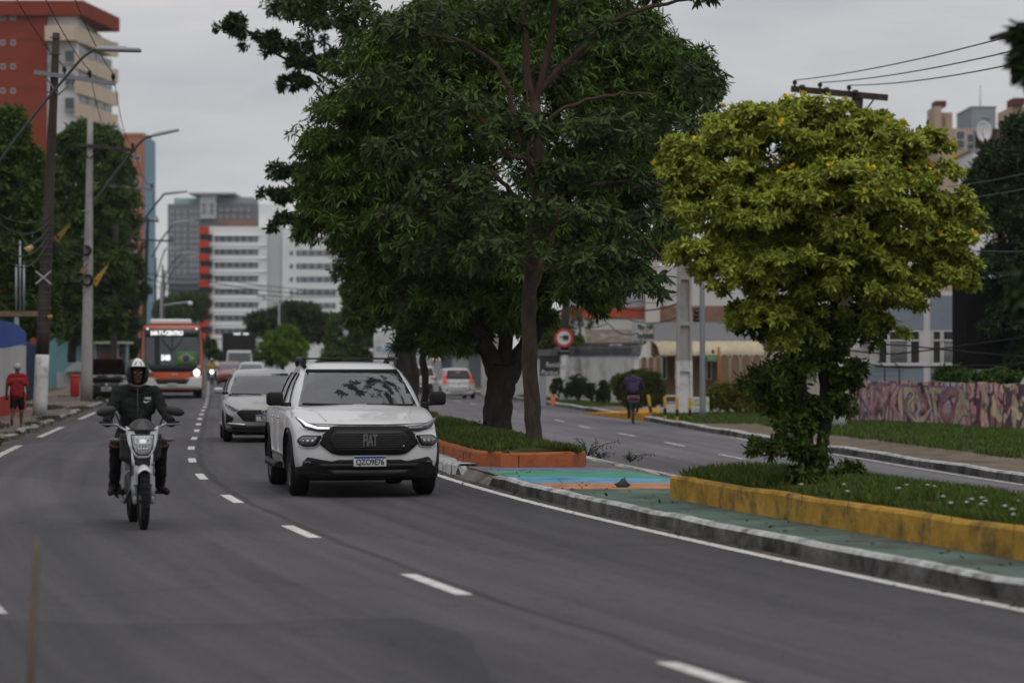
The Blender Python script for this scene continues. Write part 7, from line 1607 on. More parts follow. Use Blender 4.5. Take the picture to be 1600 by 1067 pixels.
for pts in ([(436, 476), (425, 470), (408, 463)], [(436, 476), (448, 467), (466, 457)]):
    b = MB(); b.tube([P(x, y, 205) - o for x, y in pts], .05, 8); a = b.build('lamp_arm', M_head, t); b = MB(); b.rbox(P(*pts[-1], 205) - o, (.7, .25, .12), .04); b.build('lamp_head', M_head, a)
# yellow triangular cable guards on guy lines
for i, (x0, y0, x1, y1, Y, lab) in enumerate(((86, 376, 112, 348, 80, 'faded yellow triangular cable guard beside the wooden pole'), (146, 444, 170, 412, 108, 'yellow triangular cable guard right of the coiled cables'), (184, 454, 203, 430, 140, 'second yellow triangular cable guard, by the black pole'), (208, 490, 223, 470, 172, 'yellow triangular cable guard nearest the bus roof'))):
    b = MB(); A = P(x0, y0, Y); T = P(x1, y1, Y); d = (T - A).normalized(); nn = Vector((-d.z, 0, d.x)); w = .07 * Y / 100 * 2
    pl = [A + nn * w, A - nn * w, A + d * w * 1.5 - nn * w * .8, T, A + d * w * 1.5 + nn * w * .8]; n = 5
    b.add([p - A for p in pl] + [p - A + Vector((0, .04, 0)) for p in pl], [tuple(range(n)), tuple(range(n, 2 * n))[::-1]] + [(k, (k + 1) % n, (k + 1) % n + n, k + n) for k in range(n)]); b.ell((d * w * 1.1) + Vector((0, -.005, 0)), (.045, .02, .045), 10, 6, 1)
    o = b.build('cable_guard', [M_yelp if i else mat('plastic_yellow_faded', (.22, .13, .03), .6), M_blk]); o.location = A; tag(o, lab, 'cable guard', 'yellow triangular cable guards')
CL = 'thin power cable on the left pole row'
for (x, y), tp in zip(((20, -12), (66, -12), (112, -12)), tops2): cable('overhead_cable', 'thin power cable dropping from the top of the frame to the wooden pole crossarm', [P(x, y, 52), tp], .012, .15)
for a, c in zip(tops2[1:], tops3): cable('overhead_cable', 'thin power cable from the wooden pole to the concrete pole', [a, c], .012, .6)
for a, c in zip(tops3, tops4): cable('overhead_cable', 'thin power cable from the concrete pole to the next dark pole', [a, c], .014, .5)
for a, c in zip(tops4, tops5): cable('overhead_cable', 'thin power cable running to the black pole by the salmon tower', [a, c], .016, .5)
for k in range(5): cable('telephone_cable', 'sagging black telephone cable of the bundle on the left poles', [P(-20, 322 + k * 10, 60), P(77, 338 + k * 9, 75.8), P(137, 385 + k * 9, 101.8), P(180, 420 + k * 7, 134.8), P(228, 440 + k * 6, 174.8)], .016 + .004 * (k % 2), .28 + .13 * k, group='telephone cable bundle')
for k in range(3): cable('telephone_cable', 'cable crossing the road in front of the white tower', [P(228, 425 + 9 * k, 175), P(330, 432 + 9 * k, 190), P(545, 452 + 5 * k, 215)], .03, .35, group='cables in front of the white tower')

# --- right side poles
t = pole('utility_pole', 'leaning dark pole with heavy timber crossarm above the yellow-green tree', 74, (1311, 676), (1340, 148), .2, .16, M_wood, 'utility poles on the right pavement', white=562, z0=ZR + .1)
topsR = crossarm(t, (1235, 140), (1386, 154), 74, (.04, .30, .60), M_wood, .13, braces=[((1338, 190), (1318, 150)), ((1340, 190), (1366, 154))], insz=.16)
o = Vector(t.location)
for f in ((1252, 138), (1290, 142), (1335, 146)): b = MB(); b.rbox(P(*f, 74) - o + Vector((0, -.22, 0)), (.16, .12, .14), .03); b.build('insulator_block', M_ins, t)
for tp, e_ in zip(topsR, ((1640, 40), (1640, 66), (1640, 88))): cable('overhead_cable', 'power cable running from the timber crossarm to the top right corner', [tp, P(*e_, 45)], .014, .12)
cable('overhead_cable', 'short power cable dropping from the left end of the timber crossarm', [P(1238, 148, 74), P(1196, 168, 90), P(1100, 230, 125)], .014, .1)
for (a, c) in (((1480, 292), (1640, 262)), ((1490, 312), (1640, 286)), ((1480, 388), (1640, 392))): cable('telephone_cable', 'grey cable in front of the dark tree at the right edge', [P(*a, 76), P(*c, 62)], .012, .05, M_arm, 'cables at the right edge')
for (a, m_, c) in (((1311, 545), (1400, 553), (1640, 520)), ((1311, 560), (1400, 574), (1640, 566)), ((1311, 530), (1420, 540), (1640, 560))): cable('telephone_cable', 'black cable sagging across the barred windows of the house', [P(*a, 74), P(*m_, 76), P(*c, 74)], .022, .03, group='cables in front of the house')
# traffic sign on a white-footed pole
Ys = 117; t = pole('utility_pole', 'pole with thick white painted foot carrying the round no-trucks sign', Ys, (880, 627), (886, 400), .2, .14, M_pdark, 'utility poles on the right pavement', white=546, z0=ZR + .1, n=20)
o = Vector(t.location); b = MB(); q = P(884, 471, Ys) - o + Vector((0, -.25, 0)); b.box(q, (.8, .02, .06), 0, ry=R(42)); b.box(q + Vector((0, -.03, 0)), (.8, .02, .06), 0, ry=R(-42)); b.build('cable_cross', M_head, t)
b = MB(); b.rbox(P(880, 551, Ys) - o, (.56, .5, .12), .03); b.build('strap', M_blk, t)
sg_ = thing('traffic_sign', 'round red-rimmed sign with black truck and arrow', 'traffic sign', P(881, 528, Ys - .45)); b = MB(); b.cyl((0, 0, 0), (0, .03, 0), .41, n=40); b.build('disc', mat('sign_redrim', (.42, .03, .03), .5), sg_)
b = MB(); b.cyl((0, -.004, 0), (0, .01, 0), .29, n=40); b.build('face', mat('sign_white', (.55, .55, .54), .5), sg_)
Mk = mat('letter_black', (.02, .02, .022), .5); b = MB(); b.box((.085, -.008, .02), (.26, .006, .21)); b.cyl((.02, -.008, -.10), (.02, -.003, -.10), .035, n=14); b.cyl((.13, -.008, -.10), (.13, -.003, -.10), .035, n=14); b.add([(-.20, -.008, .03), (-.11, -.008, .085), (-.11, -.008, -.025)], [(0, 1, 2)]); b.add([(-.11, -.008, .05), (-.06, -.008, .05), (-.06, -.008, .0), (-.11, -.008, .0)], [(0, 1, 2, 3)]); b.build('truck_symbol', Mk, sg_, fix=False)
b = MB(); b.box((0, .2, .1), (.06, .4, .06)); b.box((0, .2, -.1), (.06, .4, .06)); b.build('bracket', M_steel, sg_)
for (pts, r_) in (([P(886, 440, Ys), P(960, 478, 105), P(1070, 470, 91)], .03), ([P(886, 460, Ys), P(980, 498, 105), P(1070, 490, 91)], .02), ([P(886, 455, Ys), P(1000, 470, 100), P(1070, 450, 91)], .015), ([P(886, 500, Ys), P(950, 505, 112), P(996, 520, 112)], .02)): cable('telephone_cable', 'black cable slung between the no-trucks pole and the square concrete pole', pts, r_, .25, group='cables over the corner shop')
# square concrete pole with recessed faces
Yq = 91; B = P(1069, 648, Yq); t = thing('utility_pole', 'square ribbed concrete pole with white painted lower half beside the cyclist', 'utility pole', (B.x, B.y, ZR + .12), R(8), 'utility poles on the right pavement'); hh = zy(330, Yq) - (ZR + .12); zw = zy(563, Yq) - (ZR + .12)
def hpole(b, z0, z1):
    wb = lambda z: .27 - .07 * z / hh
    for sg in (-1, 1):
        a, c = wb(z0), wb(z1); q = lambda w, z: [(sg * w - .04, -.16, z), (sg * w + .04, -.16, z), (sg * w + .04, .16, z), (sg * w - .04, .16, z)]; b.hexa(q(a - .04, z0) + q(c - .04, z1))
    q = lambda w, z: [(-w + .08, -.05, z), (w - .08, -.05, z), (w - .08, .05, z), (-w + .08, .05, z)]; b.hexa(q(wb(z0), z0) + q(wb(z1), z1))
    for k in range(int(z0 / 1.55) + 1, int(z1 / 1.55) + 1): w = wb(k * 1.55); b.box((0, 0, k * 1.55), (2 * w - .16, .30, .12))
b = MB(); hpole(b, zw, hh); b.build('shaft', M_pconc, t); b = MB(); hpole(b, 0, zw - .003); b.build('white_base', M_pwh, t)
b = MB(); q = P(1089, 487, Yq) - Vector(t.location); b.tube([q + Vector((-.4, 0, .1)), q + Vector((.1, 0, .1))], .03, 6)
for k in range(3): b.lathe([(.07, -.1 + .14 * k), (.13, -.06 + .14 * k), (.13, -.02 + .14 * k), (.07, .04 + .14 * k)], q - Vector((0, 0, .25)), 'Z', 12)
b.build('insulator', M_ins, t)
t = pole('lamp_pole', 'slim bare grey steel pole right of the square concrete pole', 82, (1098, 661), (1097, 420), .095, .075, M_steel, 'utility poles on the right pavement', z0=ZR + .1)
# bollards
for px, y0, y1, tilt, lab in ((1018, 617, 650, -9, 'leaning yellow and black bollard nearest the cyclist'), (1039, 620, 655, 0, 'yellow and black bollard second from the cyclist'), (1058, 621, 657, 0, 'yellow and black bollard just left of the square pole'), (1078, 621, 657, 0, 'yellow and black bollard in front of the square pole and notice board')):
    z = ZR + .16; Y = (CAMH - z) * FPX / (y1 - HZ); t = thing('bollard', lab, 'bollard', (ux(px, Y), Y, z), 0, 'yellow and black bollards by the corner shop'); t.rotation_euler = (0, R(tilt), 0); h = (y1 - y0) / FPX * Y; n = 3
    b = MB(); r_ = .05; b.lathe([(.001, h + .02), (r_ * .7, h + .015), (r_, h)], (0, 0, 0), 'Z', 14, 0)
    for z0, z1, mi in ((0, .18, 0), (.18, .48, 1), (.48, 1.0, 0)): b.lathe([(r_, h * z1), (r_, h * z0)], (0, 0, 0), 'Z', 14, mi)
    b.build('post', [mat('bollard_yellow', (.42, .24, .05), .6, var=.15, vscale=8), M_blk], t)
# painted ramp kerb, notice board, green sign, orange standpipe, bench
a_ = P(912, 638, 97); b_ = P(1030, 638, 92); t = thing('ramp_kerb', 'yellow painted concrete ramp edge behind the cyclist', 'kerb', (a_.x, a_.y, ZR)); o = Vector(t.location)
p_ = [(ux(910, 99), 99), (ux(1002, 88.5), 88.5), (ux(1031, 88.5), 88.5), (ux(1031, 96), 96)]; b = MB(); b.hexa([Vector((x, y, ZR - .05)) - o for x, y in p_] + [Vector((x, y, ZR + (.03 if i == 0 else .26 if i < 3 else .30))) - o for i, (x, y) in enumerate(p_)]); b.build('ramp', mat('ramp_yellow', (.42, .21, .025), .8, var=.2, vscale=3, dirt=(.25, .14, .04), dscale=2, damt=.35), t)
b = MB(); q = [(ux(1005, 93), 93), (ux(1185, 82), 82), (ux(1185, 112), 112), (ux(1005, 112), 112)]; b.hexa([(x, y, ZR) for x, y in q] + [(x, y, ZR + .165) for x, y in q]); struct(b.build('pavement_apron', mat('apron_concrete', (.27, .26, .25), .9, var=.12, vscale=1, dirt=(.19, .18, .17), dscale=.8, damt=.3)))
Yb = 84.6; t = thing('notice_board', 'white and green striped notice banner leaning behind the bollards', 'notice board', P(1094, 643, Yb)); b = MB(); s_ = Yb / FPX
for k, (m_, z0, z1) in enumerate(((0, 0, .38), (1, .38, .68), (0, .68, 1.0))): b.box((0, 0, s_ * 23 * (z0 + z1) / 2), (s_ * 28, .02, s_ * 23 * (z1 - z0)), m_)
for k in range(3): b.box((0, -.014, s_ * (3 + 7.5 * k)), (s_ * (20 - 4 * (k % 2)), .004, s_ * 1.2), 2)
b.build('board', [mat('banner_white', (.5, .52, .52), .6), mat('banner_green', (.36, .45, .2), .6), mat('banner_text', (.15, .2, .28), .6)], t)
for sx in (-1, 1): b = MB(); b.cyl((sx * s_ * 12, .03, -.02), (sx * s_ * 12, .03, s_ * 22), .015, n=6); b.build('leg', M_steel, t)
Yg = 104; t = thing('street_sign', 'small green sign with dark round knob above it, on a rusty orange post', 'sign', P(1123, 604, Yg)); s_ = Yg / FPX
b = MB(); b.box((-11 * s_, 0, 44 * s_), (17 * s_, .03, 10 * s_)); b.build('plate', mat('sign_green', (.06, .16, .07), .5), t); b = MB(); b.box((-11 * s_, -.018, 45.5 * s_), (13 * s_, .004, 1.2 * s_)); b.box((-11 * s_, -.018, 42.5 * s_), (11 * s_, .004, 1.0 * s_)); b.build('lettering', mat('letter_pale', (.3, .4, .3), .5), t); b = MB(); b.cyl((0, .04, -.5), (0, .04, 62 * s_), .05, n=10); b.build('post', mat('post_rust', (.28, .12, .03), .8, var=.3, vscale=6), t); b = MB(); b.ell((-9 * s_, 0, 55 * s_), (2.6 * s_, .04, 3 * s_)); b.tube([(-9 * s_, .02, 50 * s_), (-9 * s_, .02, 54 * s_)], .02, 6); b.build('knob', mat('knob_maroon', (.1, .015, .02), .5), t)
Yo = 110; t = thing('standpipe', 'bright orange standpipe left of the white pole foot', 'standpipe', (ux(864, Yo), Yo, ZR + .14)); b = MB(); h = 37 / FPX * Yo; b.lathe([(.10, 0), (.10, h * .25), (.075, h * .27), (.075, h * .75), (.11, h * .77), (.11, h * .97), (.05, h), (.001, h)], n=18); b.build('body', mat('standpipe_orange', (.55, .12, .02), .5), t); b = MB(); b.cyl((.08, -.05, h * .86), (.2, -.08, h * .86), .05, n=10); b.build('valve', M_blk, t)
Yb = 106; t = thing('bench', 'small white rail bench in front of the corner shop', 'bench', (ux(1046, Yb), Yb, ZR + .16)); b = MB(); b.box((0, 0, .42), (.66, .3, .05)); b.build('seat', M_frame, t)
for sx in (-1, 1): b = MB(); b.box((sx * .28, 0, .2), (.05, .28, .39)); b.build('leg', M_frame, t)
# near stick and dark bag
t = thing('stick', 'thin brown wooden stake standing blurred at the bottom left, closest to the camera', 'stake', (ux(47, 12.2), 12.2, 0)); b = MB(); b.tube([(0, 0, -.2), (.003, 0, .3), (ux(58, 12.2) - ux(47, 12.2), 0, zy(836, 12.2))], [.017, .016, .0135], 8); b.build('stake', mat('stake_brown', (.13, .10, .075), .9, var=.2, vscale=10), t)
rng = np.random.default_rng(3); c_ = P(972, 766, 32.4); b = MB(); b.ell((0, 0, 0), (.085, .06, .05), 14, 8); b.v = [(x * (1 + .35 * math.sin(7 * x * 12 + 3 * z * 40)), y, max(-.02, z * (1.0 + .9 * max(0, math.sin(x * 40 + 1))))) for x, y, z in b.v]; b.add([(-.07, 0, -.01), (-.16, .01, -.02), (-.08, .04, -.015)], [(0, 1, 2)]); b.add([(.06, 0, .03), (.03, .01, .11), (.02, .02, .02)], [(0, 1, 2)])
o = b.build('plastic_bag', mat('bag_dark', (.045, .05, .045), .6)); o.location = (c_.x, 32.4, med_z(c_.x, 32.4) + .025); tag(o, 'crumpled dark plastic bag lying on the orange strip of the painted crossing', 'bag')
# ================================================================== PEOPLE, MOTORCYCLES, BICYCLE
def figure(name, prims, mats, parent, voxel=.011, smooth=6):
    """one continuous body grown from tapered limbs; prims: ('c', a, b, ra, rb, mi) or ('e', centre, radii, mi)"""
    b = MB()
    for p in prims:
        if p[0] == 'c':
            a, c, ra, rb = Vector(p[1]), Vector(p[2]), p[3], p[4]; d = (c - a); L_ = d.length; d = d / L_; pts = []; rs = []
            for k in range(5): th = math.pi / 2 * (1 - k / 5); pts.append(a - d * ra * math.sin(th)); rs.append(max(.002, ra * math.cos(th)))
            for k in range(6): pts.append(a + d * L_ * k / 5); rs.append(ra + (rb - ra) * k / 5)
            for k in range(1, 6): th = math.pi / 2 * k / 5; pts.append(c + d * rb * math.sin(th)); rs.append(max(.002, rb * math.cos(th)))
            b.tube(pts, rs, 14)
        else: b.ell(p[1], p[2], 18, 12)
    o = b.build(name, mats, None)
    m = o.modifiers.new('r', 'REMESH'); m.mode = 'VOXEL'; m.voxel_size = voxel; s_ = o.modifiers.new('s', 'SMOOTH'); s_.factor = .5; s_.iterations = smooth
    me = bpy.data.meshes.new_from_object(o.evaluated_get(bpy.context.evaluated_depsgraph_get())); me.name = name; o.modifiers.clear(); o.data = me
    me.materials.clear()
    for mm in mats: me.materials.append(mm)
    n = len(me.polygons); C_ = np.empty(n * 3, np.float32); me.polygons.foreach_get('center', C_); C_ = C_.reshape(-1, 3); best = np.full(n, 1e9); mi = np.zeros(n, np.int32)
    for p in prims:
        if p[0] == 'c':
            a, c = np.array(p[1]), np.array(p[2]); ab = c - a; t_ = np.clip(((C_ - a) @ ab) / (ab @ ab), 0, 1); d = np.linalg.norm(C_ - (a + t_[:, None] * ab), axis=1) - (p[3] + (p[4] - p[3]) * t_)
        else:
            q = (C_ - np.array(p[1])) / np.array(p[2]); d = (np.linalg.norm(q, axis=1) - 1) * min(p[2])
        k = p[-1]; sel = d < best; best = np.where(sel, d, best); mi = np.where(sel, k, mi)
    me.polygons.foreach_set('material_index', mi.astype(np.int32)); me.polygons.foreach_set('use_smooth', np.ones(n, bool)); me.update()
    skin = np.zeros(len(me.vertices), bool)
    for p_ in me.polygons:
        if mi[p_.index] in (0, 4): skin[list(p_.vertices)] = True
    from mathutils import noise
    nrm = [v.normal.copy() for v in me.vertices]
    for v, s_, n_ in zip(me.vertices, skin, nrm):
        if not s_: q = Vector((v.co.x * 9, v.co.y * 9, v.co.z * 17)); v.co += n_ * (.011 * noise.noise(q) + .006 * noise.noise(q * 2.3 + Vector((3, 1, 7))))
    me.update(); o.parent = parent; return o
def hand(wrist, direction, side, mi, curl=1.0, down=(0, 0, -1), s=1.0):
    """palm, four unequal bent fingers and a thumb from the side of the palm"""
    w = Vector(wrist); d = Vector(direction).normalized(); dn = Vector(down).normalized(); dn = (dn - d * dn.dot(d)).normalized(); sd = d.cross(dn).normalized() * side; out = []
    pc = w + d * .05 * s; out.append(('c', tuple(w + d * .015 * s), tuple(w + d * .075 * s), .028 * s, .030 * s, mi)); out.append(('e', tuple(pc), tuple(Vector((.038, .038, .032)) * s), mi))
    for k, L_ in enumerate((.072, .08, .075, .06)):
        base = w + d * .085 * s + sd * (.030 - .02 * k) * s; a = base + (d * .6 * (1 - curl * .5) + dn * curl * .55).normalized() * L_ * .5 * s; e_ = a + (d * (.5 - curl * .9) + dn * .8 * curl + d * .3 * (1 - curl)).normalized() * L_ * .5 * s
        out += [('c', tuple(base), tuple(a), .0095 * s, .0085 * s, mi), ('c', tuple(a), tuple(e_), .0085 * s, .007 * s, mi)]
    tb = w + d * .035 * s + sd * .03 * s; tm = tb + (sd * .7 + d * .6).normalized() * .035 * s; te = tm + (d * .8 + dn * .5 * curl).normalized() * .03 * s
    return out + [('c', tuple(tb), tuple(tm), .0115 * s, .010 * s, mi), ('c', tuple(tm), tuple(te), .010 * s, .008 * s, mi)]
def face(parent, c, s=1.0, mskin=None, fwd=-1):
    """eyes, brows and mouth on the front of a head centred at c"""
    c = Vector(c); Mw_ = mat('eye_white', (.42, .39, .36), .4); Me = mat('eye_dark', (.015, .01, .01), .3)
    for sg in (-1, 1):
        b = MB(); b.ell(c + Vector((sg * .032 * s, fwd * .088 * s, .012 * s)), (.014 * s, .008 * s, .008 * s), 10, 6, 0); b.ell(c + Vector((sg * .032 * s, fwd * .094 * s, .012 * s)), (.006 * s, .004 * s, .006 * s), 8, 6, 1); b.build('eye', [Mw_, Me], parent)
        b = MB(); b.tube([c + Vector((sg * .015 * s, fwd * .096 * s, .030 * s)), c + Vector((sg * .035 * s, fwd * .094 * s, .036 * s)), c + Vector((sg * .052 * s, fwd * .083 * s, .029 * s))], .005 * s, 6); b.build('eyebrow', Me, parent)
    b = MB(); b.tube([c + Vector((-.024 * s, fwd * .092 * s, -.058 * s)), c + Vector((0, fwd * .099 * s, -.055 * s)), c + Vector((.024 * s, fwd * .092 * s, -.058 * s))], .006 * s, 6); b.build('mouth', mat('lips_dark', (.06, .022, .02), .5), parent)
def head_prims(c, s, mi, fwd=-1):
    c = Vector(c); v = lambda x, y, z: tuple(c + Vector((x, y * -fwd, z)) * s)   # y negative = forward
    return [('e', v(0, .005, .03), (.076 * s, .095 * s, .088 * s), mi), ('e', v(0, -.022, -.04), (.058 * s, .072 * s, .075 * s), mi), ('c', v(0, -.09, .012), v(0, -.112, -.022), .010 * s, .015 * s, mi), ('e', v(0, -.075, -.09), (.028 * s, .025 * s, .022 * s), mi), ('c', v(-.045, -.078, .03), v(.045, -.078, .03), .014 * s, .014 * s, mi),
            ('e', v(-.078, .01, 0), (.012 * s, .02 * s, .03 * s), mi), ('e', v(.078, .01, 0), (.012 * s, .02 * s, .03 * s), mi), ('e', v(0, -.085, -.055), (.03 * s, .015 * s, .014 * s), mi)]
M_skin = mat('skin_brown', (.085, .042, .027), .55); M_skin2 = mat('skin_tan', (.15, .08, .055), .55)
def cloth(name, col, v=.3): return mat(name, col, .9, var=v, vscale=9, bump=1.0, bscale=11)
# ---------------------------------------------------------------- motorcycle (front axle near y=.3, rider faces -y)
def motorcycle(name, label, loc, yaw, lit=False, group='motorcycles on the road', simple=False, lean=0.0):
    t = thing(name, label, 'motorcycle', loc, yaw, group); t.rotation_euler = (0, lean, yaw); Mw = paintm('moto_white', (.56, .57, .58), .28); Mk = mat('moto_black', (.02, .02, .021), .45); Md = mat('moto_engine', (.09, .09, .092), .45, metal=.6)
    for nm, y, r_, w in (('wheel', .32, .30, .088), ('wheel', 1.62, .30, .105)):
        o = bpy.data.objects.new(nm, None); COL.objects.link(o); o.parent = t; o.location = (0, y, r_)
        b = MB(); h = w / 2; b.lathe([(r_ * .76, -h * .7), (r_ * .86, -h), (r_ * .95, -h * .75), (r_, -h * .2), (r_, h * .2), (r_ * .95, h * .75), (r_ * .86, h), (r_ * .76, h * .7), (r_ * .76, -h * .7)], axis='X', n=44)
        for k in range(28):
            a = 2 * math.pi * k / 28
            for sg in (-1, 1): b.box((sg * h * .42, math.cos(a) * r_ * .975, math.sin(a) * r_ * .975), (h * .6, .026, .012), 0, rx=a + sg * .5)
        b.build('tyre', M_rub, o); b = MB(); b.lathe([(r_ * .77, -h * .5), (r_ * .68, -h * .4), (r_ * .68, h * .4), (r_ * .77, h * .5)], axis='X', n=36); b.cyl((-.05, 0, 0), (.05, 0, 0), .04, n=16)
        for k in range(6): a = 2 * math.pi * k / 6; b.tube([(0, .03 * math.cos(a), .03 * math.sin(a)), (0, r_ * .7 * math.cos(a), r_ * .7 * math.sin(a))], .014, 6)
        b.build('rim', Md, o); b = MB(); b.lathe([(.05, .05), (.115, .05), (.115, .054), (.05, .054)], axis='X', n=28); b.build('brake_disc', M_steel, o)
    for sg in (-1, 1):
        b = MB(); b.tube([(sg * .088, .32, .29), (sg * .09, .40, .52)], [.03, .027], 12); b.tube([(sg * .09, .40, .52), (sg * .092, .56, .93)], .019, 12, 1); b.rbox((sg * .086, .31, .29), (.04, .09, .08), .015, 0); b.build('fork_leg', [M_steel, M_chrome], t)
    b = MB(); q = []
    for k in range(15):
        a = R(60 + 84 * k / 14); 
        for i in range(7): u = (i / 6 - .5) * 2; rr = .335 + .012 * (1 - u * u); x = u * .072; q.append((x, .32 - rr * math.cos(a) * 1.0, .30 + rr * math.sin(a) * 1.0 - .02 * u * u * 2))
    b.add(q, [(k * 7 + i, k * 7 + i + 1, k * 7 + i + 8, k * 7 + i + 7) for k in range(14) for i in range(6)], 0, True)
    for sg in (-1, 1): b.hexa([(sg * .065, .30, .45), (sg * .095, .30, .45), (sg * .095, .42, .45), (sg * .065, .42, .45), (sg * .06, .27, .63), (sg * .085, .27, .63), (sg * .085, .42, .63), (sg * .06, .42, .63)])
    o = b.build('front_mudguard', Mw, t, fix=False); md = o.modifiers.new('th', 'SOLIDIFY'); md.thickness = .006
    # headlamp cowl: white V-shaped shell, clear lamp, dark screen
    def cf(x, z): return (x, .40 + 1.6 * x * x + .18 * (z - .75), z)
    def cput(nm, m, poly, off, deep=.02, par=None, r=.015): return patch(round_poly(poly, r), cf, off, deep, .03).build(nm, m, par or t)
    cowl = cput('headlamp_cowl', Mw, [(-.165, 1.03), (-.11, .985), (.11, .985), (.165, 1.03), (.15, .88), (.115, .78), (.06, .712), (-.06, .712), (-.115, .78), (-.15, .88)], .0, .10)
    cput('panel', Mk, [(-.085, 1.00), (.085, 1.00), (.075, .945), (-.075, .945)], .006, .03, cowl)
    h = cput('headlamp', mat('moto_lens', (.30, .31, .32), .08, spec=1.0, coat=1.0) if not lit else M_lit, [(-.105, .93), (.105, .93), (.09, .81), (.05, .745), (-.05, .745), (-.09, .81)], .012, .03)
    if not lit:
        cput('bezel', Mk, [(-.117, .942), (.117, .942), (.102, .80), (.057, .73), (-.057, .73), (-.102, .80)], .006, .03, h)
        b = MB()
        for k in range(5): b.tube([Vector(cf(-.08 + .04 * k, .92)) + Vector((0, -.013, 0)), Vector(cf((-.08 + .04 * k) * .6, .765)) + Vector((0, -.013, 0))], .005, 5)
        for z, w in ((.895, .09), (.85, .08), (.80, .065)): b.tube([Vector(cf(x, z)) + Vector((0, -.013, 0)) for x in np.linspace(-w, w, 9)], .006, 5)
        b.build('reflector', M_chrome, h); b = MB(); b.ell(Vector(cf(0, .87)) + Vector((0, -.006, 0)), (.035, .012, .03)); b.build('bulb', mat('bulb_glass', (.7, .7, .68), .1, emit=(1, .95, .85, .35)), h)
    b = MB(); b.rbox((0, .50, .66), (.17, .09, .14), .03); b.rbox((0, .60, .80), (.2, .1, .3), .03); b.build('fork_bridge', Mk, t)
    b = MB(); q = []
    for k in range(7):
        for i in range(9): u = (i / 8 - .5) * 2; v = k / 6; w = .145 - .05 * v * v; q.append((u * w, .42 + .08 * v + .05 * u * u, .98 + .12 * v * (1 - .3 * u * u)))
    b.add(q, [(k * 9 + i, k * 9 + i + 1, k * 9 + i + 10, k * 9 + i + 9) for k in range(6) for i in range(8)], 0, True); o = b.build('screen', mat('moto_screen', (.03, .03, .032), .25), t, fix=False); md = o.modifiers.new('th', 'SOLIDIFY'); md.thickness = .006
    b = MB(); b.tube(smooth_path([(-.37, .80, 1.045), (-.24, .74, 1.03), (-.12, .63, .965), (0, .62, .955), (.12, .63, .965), (.24, .74, 1.03), (.37, .80, 1.045)]), .013, 8); b.build('handlebar', M_chrome, t)
    for sg in (-1, 1):
        b = MB(); b.cyl((sg * .27, .755, 1.035), (sg * .40, .81, 1.048), .019, n=12); b.build('grip', M_rub, t); b = MB(); b.tube([(sg * .25, .70, 1.035), (sg * .33, .70, 1.035), (sg * .42, .755, 1.04)], [.009, .008, .007], 6); b.build('lever', M_steel, t)
        m_ = bpy.data.objects.new('mirror', None); COL.objects.link(m_); m_.parent = t; b = MB(); b.tube(smooth_path([(sg * .20, .72, 1.03), (sg * .24, .68, 1.13), (sg * .29, .66, 1.17)]), .008, 6); b.build('stem', Mk, m_)
        b = MB(); M_ = Matrix.Rotation(sg * R(14), 3, 'Y'); b.ell((sg * .345, .66, 1.17), (.10, .03, .05), 18, 10, 0, M_); b.build('housing', Mk, m_)
        b = MB(); b.tube([(sg * .10, .50, .88), (sg * .22, .52, .885)], .01, 6); b.ell((sg * .27, .51, .885), (.06, .03, .022), 12, 8, 1); b.build('indicator', [Mk, mat('indicator_smoke', (.12, .10, .085), .3)], t)
        b = MB(); b.hexa([(sg * .07, .52, .66), (sg * .20, .62, .70), (sg * .20, .92, .68), (sg * .07, .92, .60), (sg * .07, .52, .93), (sg * .21, .60, .95), (sg * .20, .95, .90), (sg * .07, .95, .92)]); b.build('side_fairing', Mk, t, .02)
        b = MB(); b.tube([(sg * .05, 1.0, .34), (sg * .30, 1.0, .33)], .016, 8); b.build('foot_peg', M_rub, t)
        b = MB(); b.tube([(sg * .10, 1.62, .30), (sg * .12, 1.15, .36)], .025, 8); b.build('swing_arm', Mk, t)
    b = MB(); b.ell((0, .98, .86), (.16, .30, .14), 18, 12); b.build('tank', Mk, t); b = MB(); b.rbox((0, 1.42, .80), (.24, .62, .11), .05, 0, 3); b.build('seat', M_rub, t); b = MB(); b.hexa([(-.10, 1.3, .66), (.10, 1.3, .66), (.06, 1.95, .78), (-.06, 1.95, .78), (-.13, 1.3, .78), (.13, 1.3, .78), (.08, 1.98, .88), (-.08, 1.98, .88)]); b.build('tail', Mk, t, .02)
    b = MB(); b.rbox((0, 1.0, .42), (.26, .34, .28), .05); b.cyl((0, .82, .48), (0, .66, .62), .085, .075, 14)
    for k in range(5): b.cyl((0, .80 - .025 * k, .50 + .022 * k), (0, .79 - .025 * k, .509 + .022 * k), .105, n=14)
    b.build('engine', Md, t)
    b = MB(); b.tube(smooth_path([(-.05, .70, .52), (-.10, .62, .38), (-.14, .80, .26), (-.15, 1.1, .26), (-.17, 1.35, .32)]), .022, 10); b.tube([(-.17, 1.3, .31), (-.19, 1.85, .42)], [.05, .055], 14); b.build('exhaust', mat('exhaust_dark', (.10, .095, .09), .35, metal=.7), t)
    b = MB(); b.hexa([(-.05, 1.35, .5), (.05, 1.35, .5), (.05, 1.95, .38), (-.05, 1.95, .38), (-.06, 1.35, .66), (.06, 1.35, .66), (.06, 2.0, .70), (-.06, 2.0, .70)]); b.build('rear_mudguard', Mk, t)
    return t
MOTO_L = (-3.60, 26.45, 0); MOTO_Y = R(12.5)
motorcycle('motorcycle', 'white and black motorcycle ridden toward the camera in the left lane', MOTO_L, MOTO_Y)
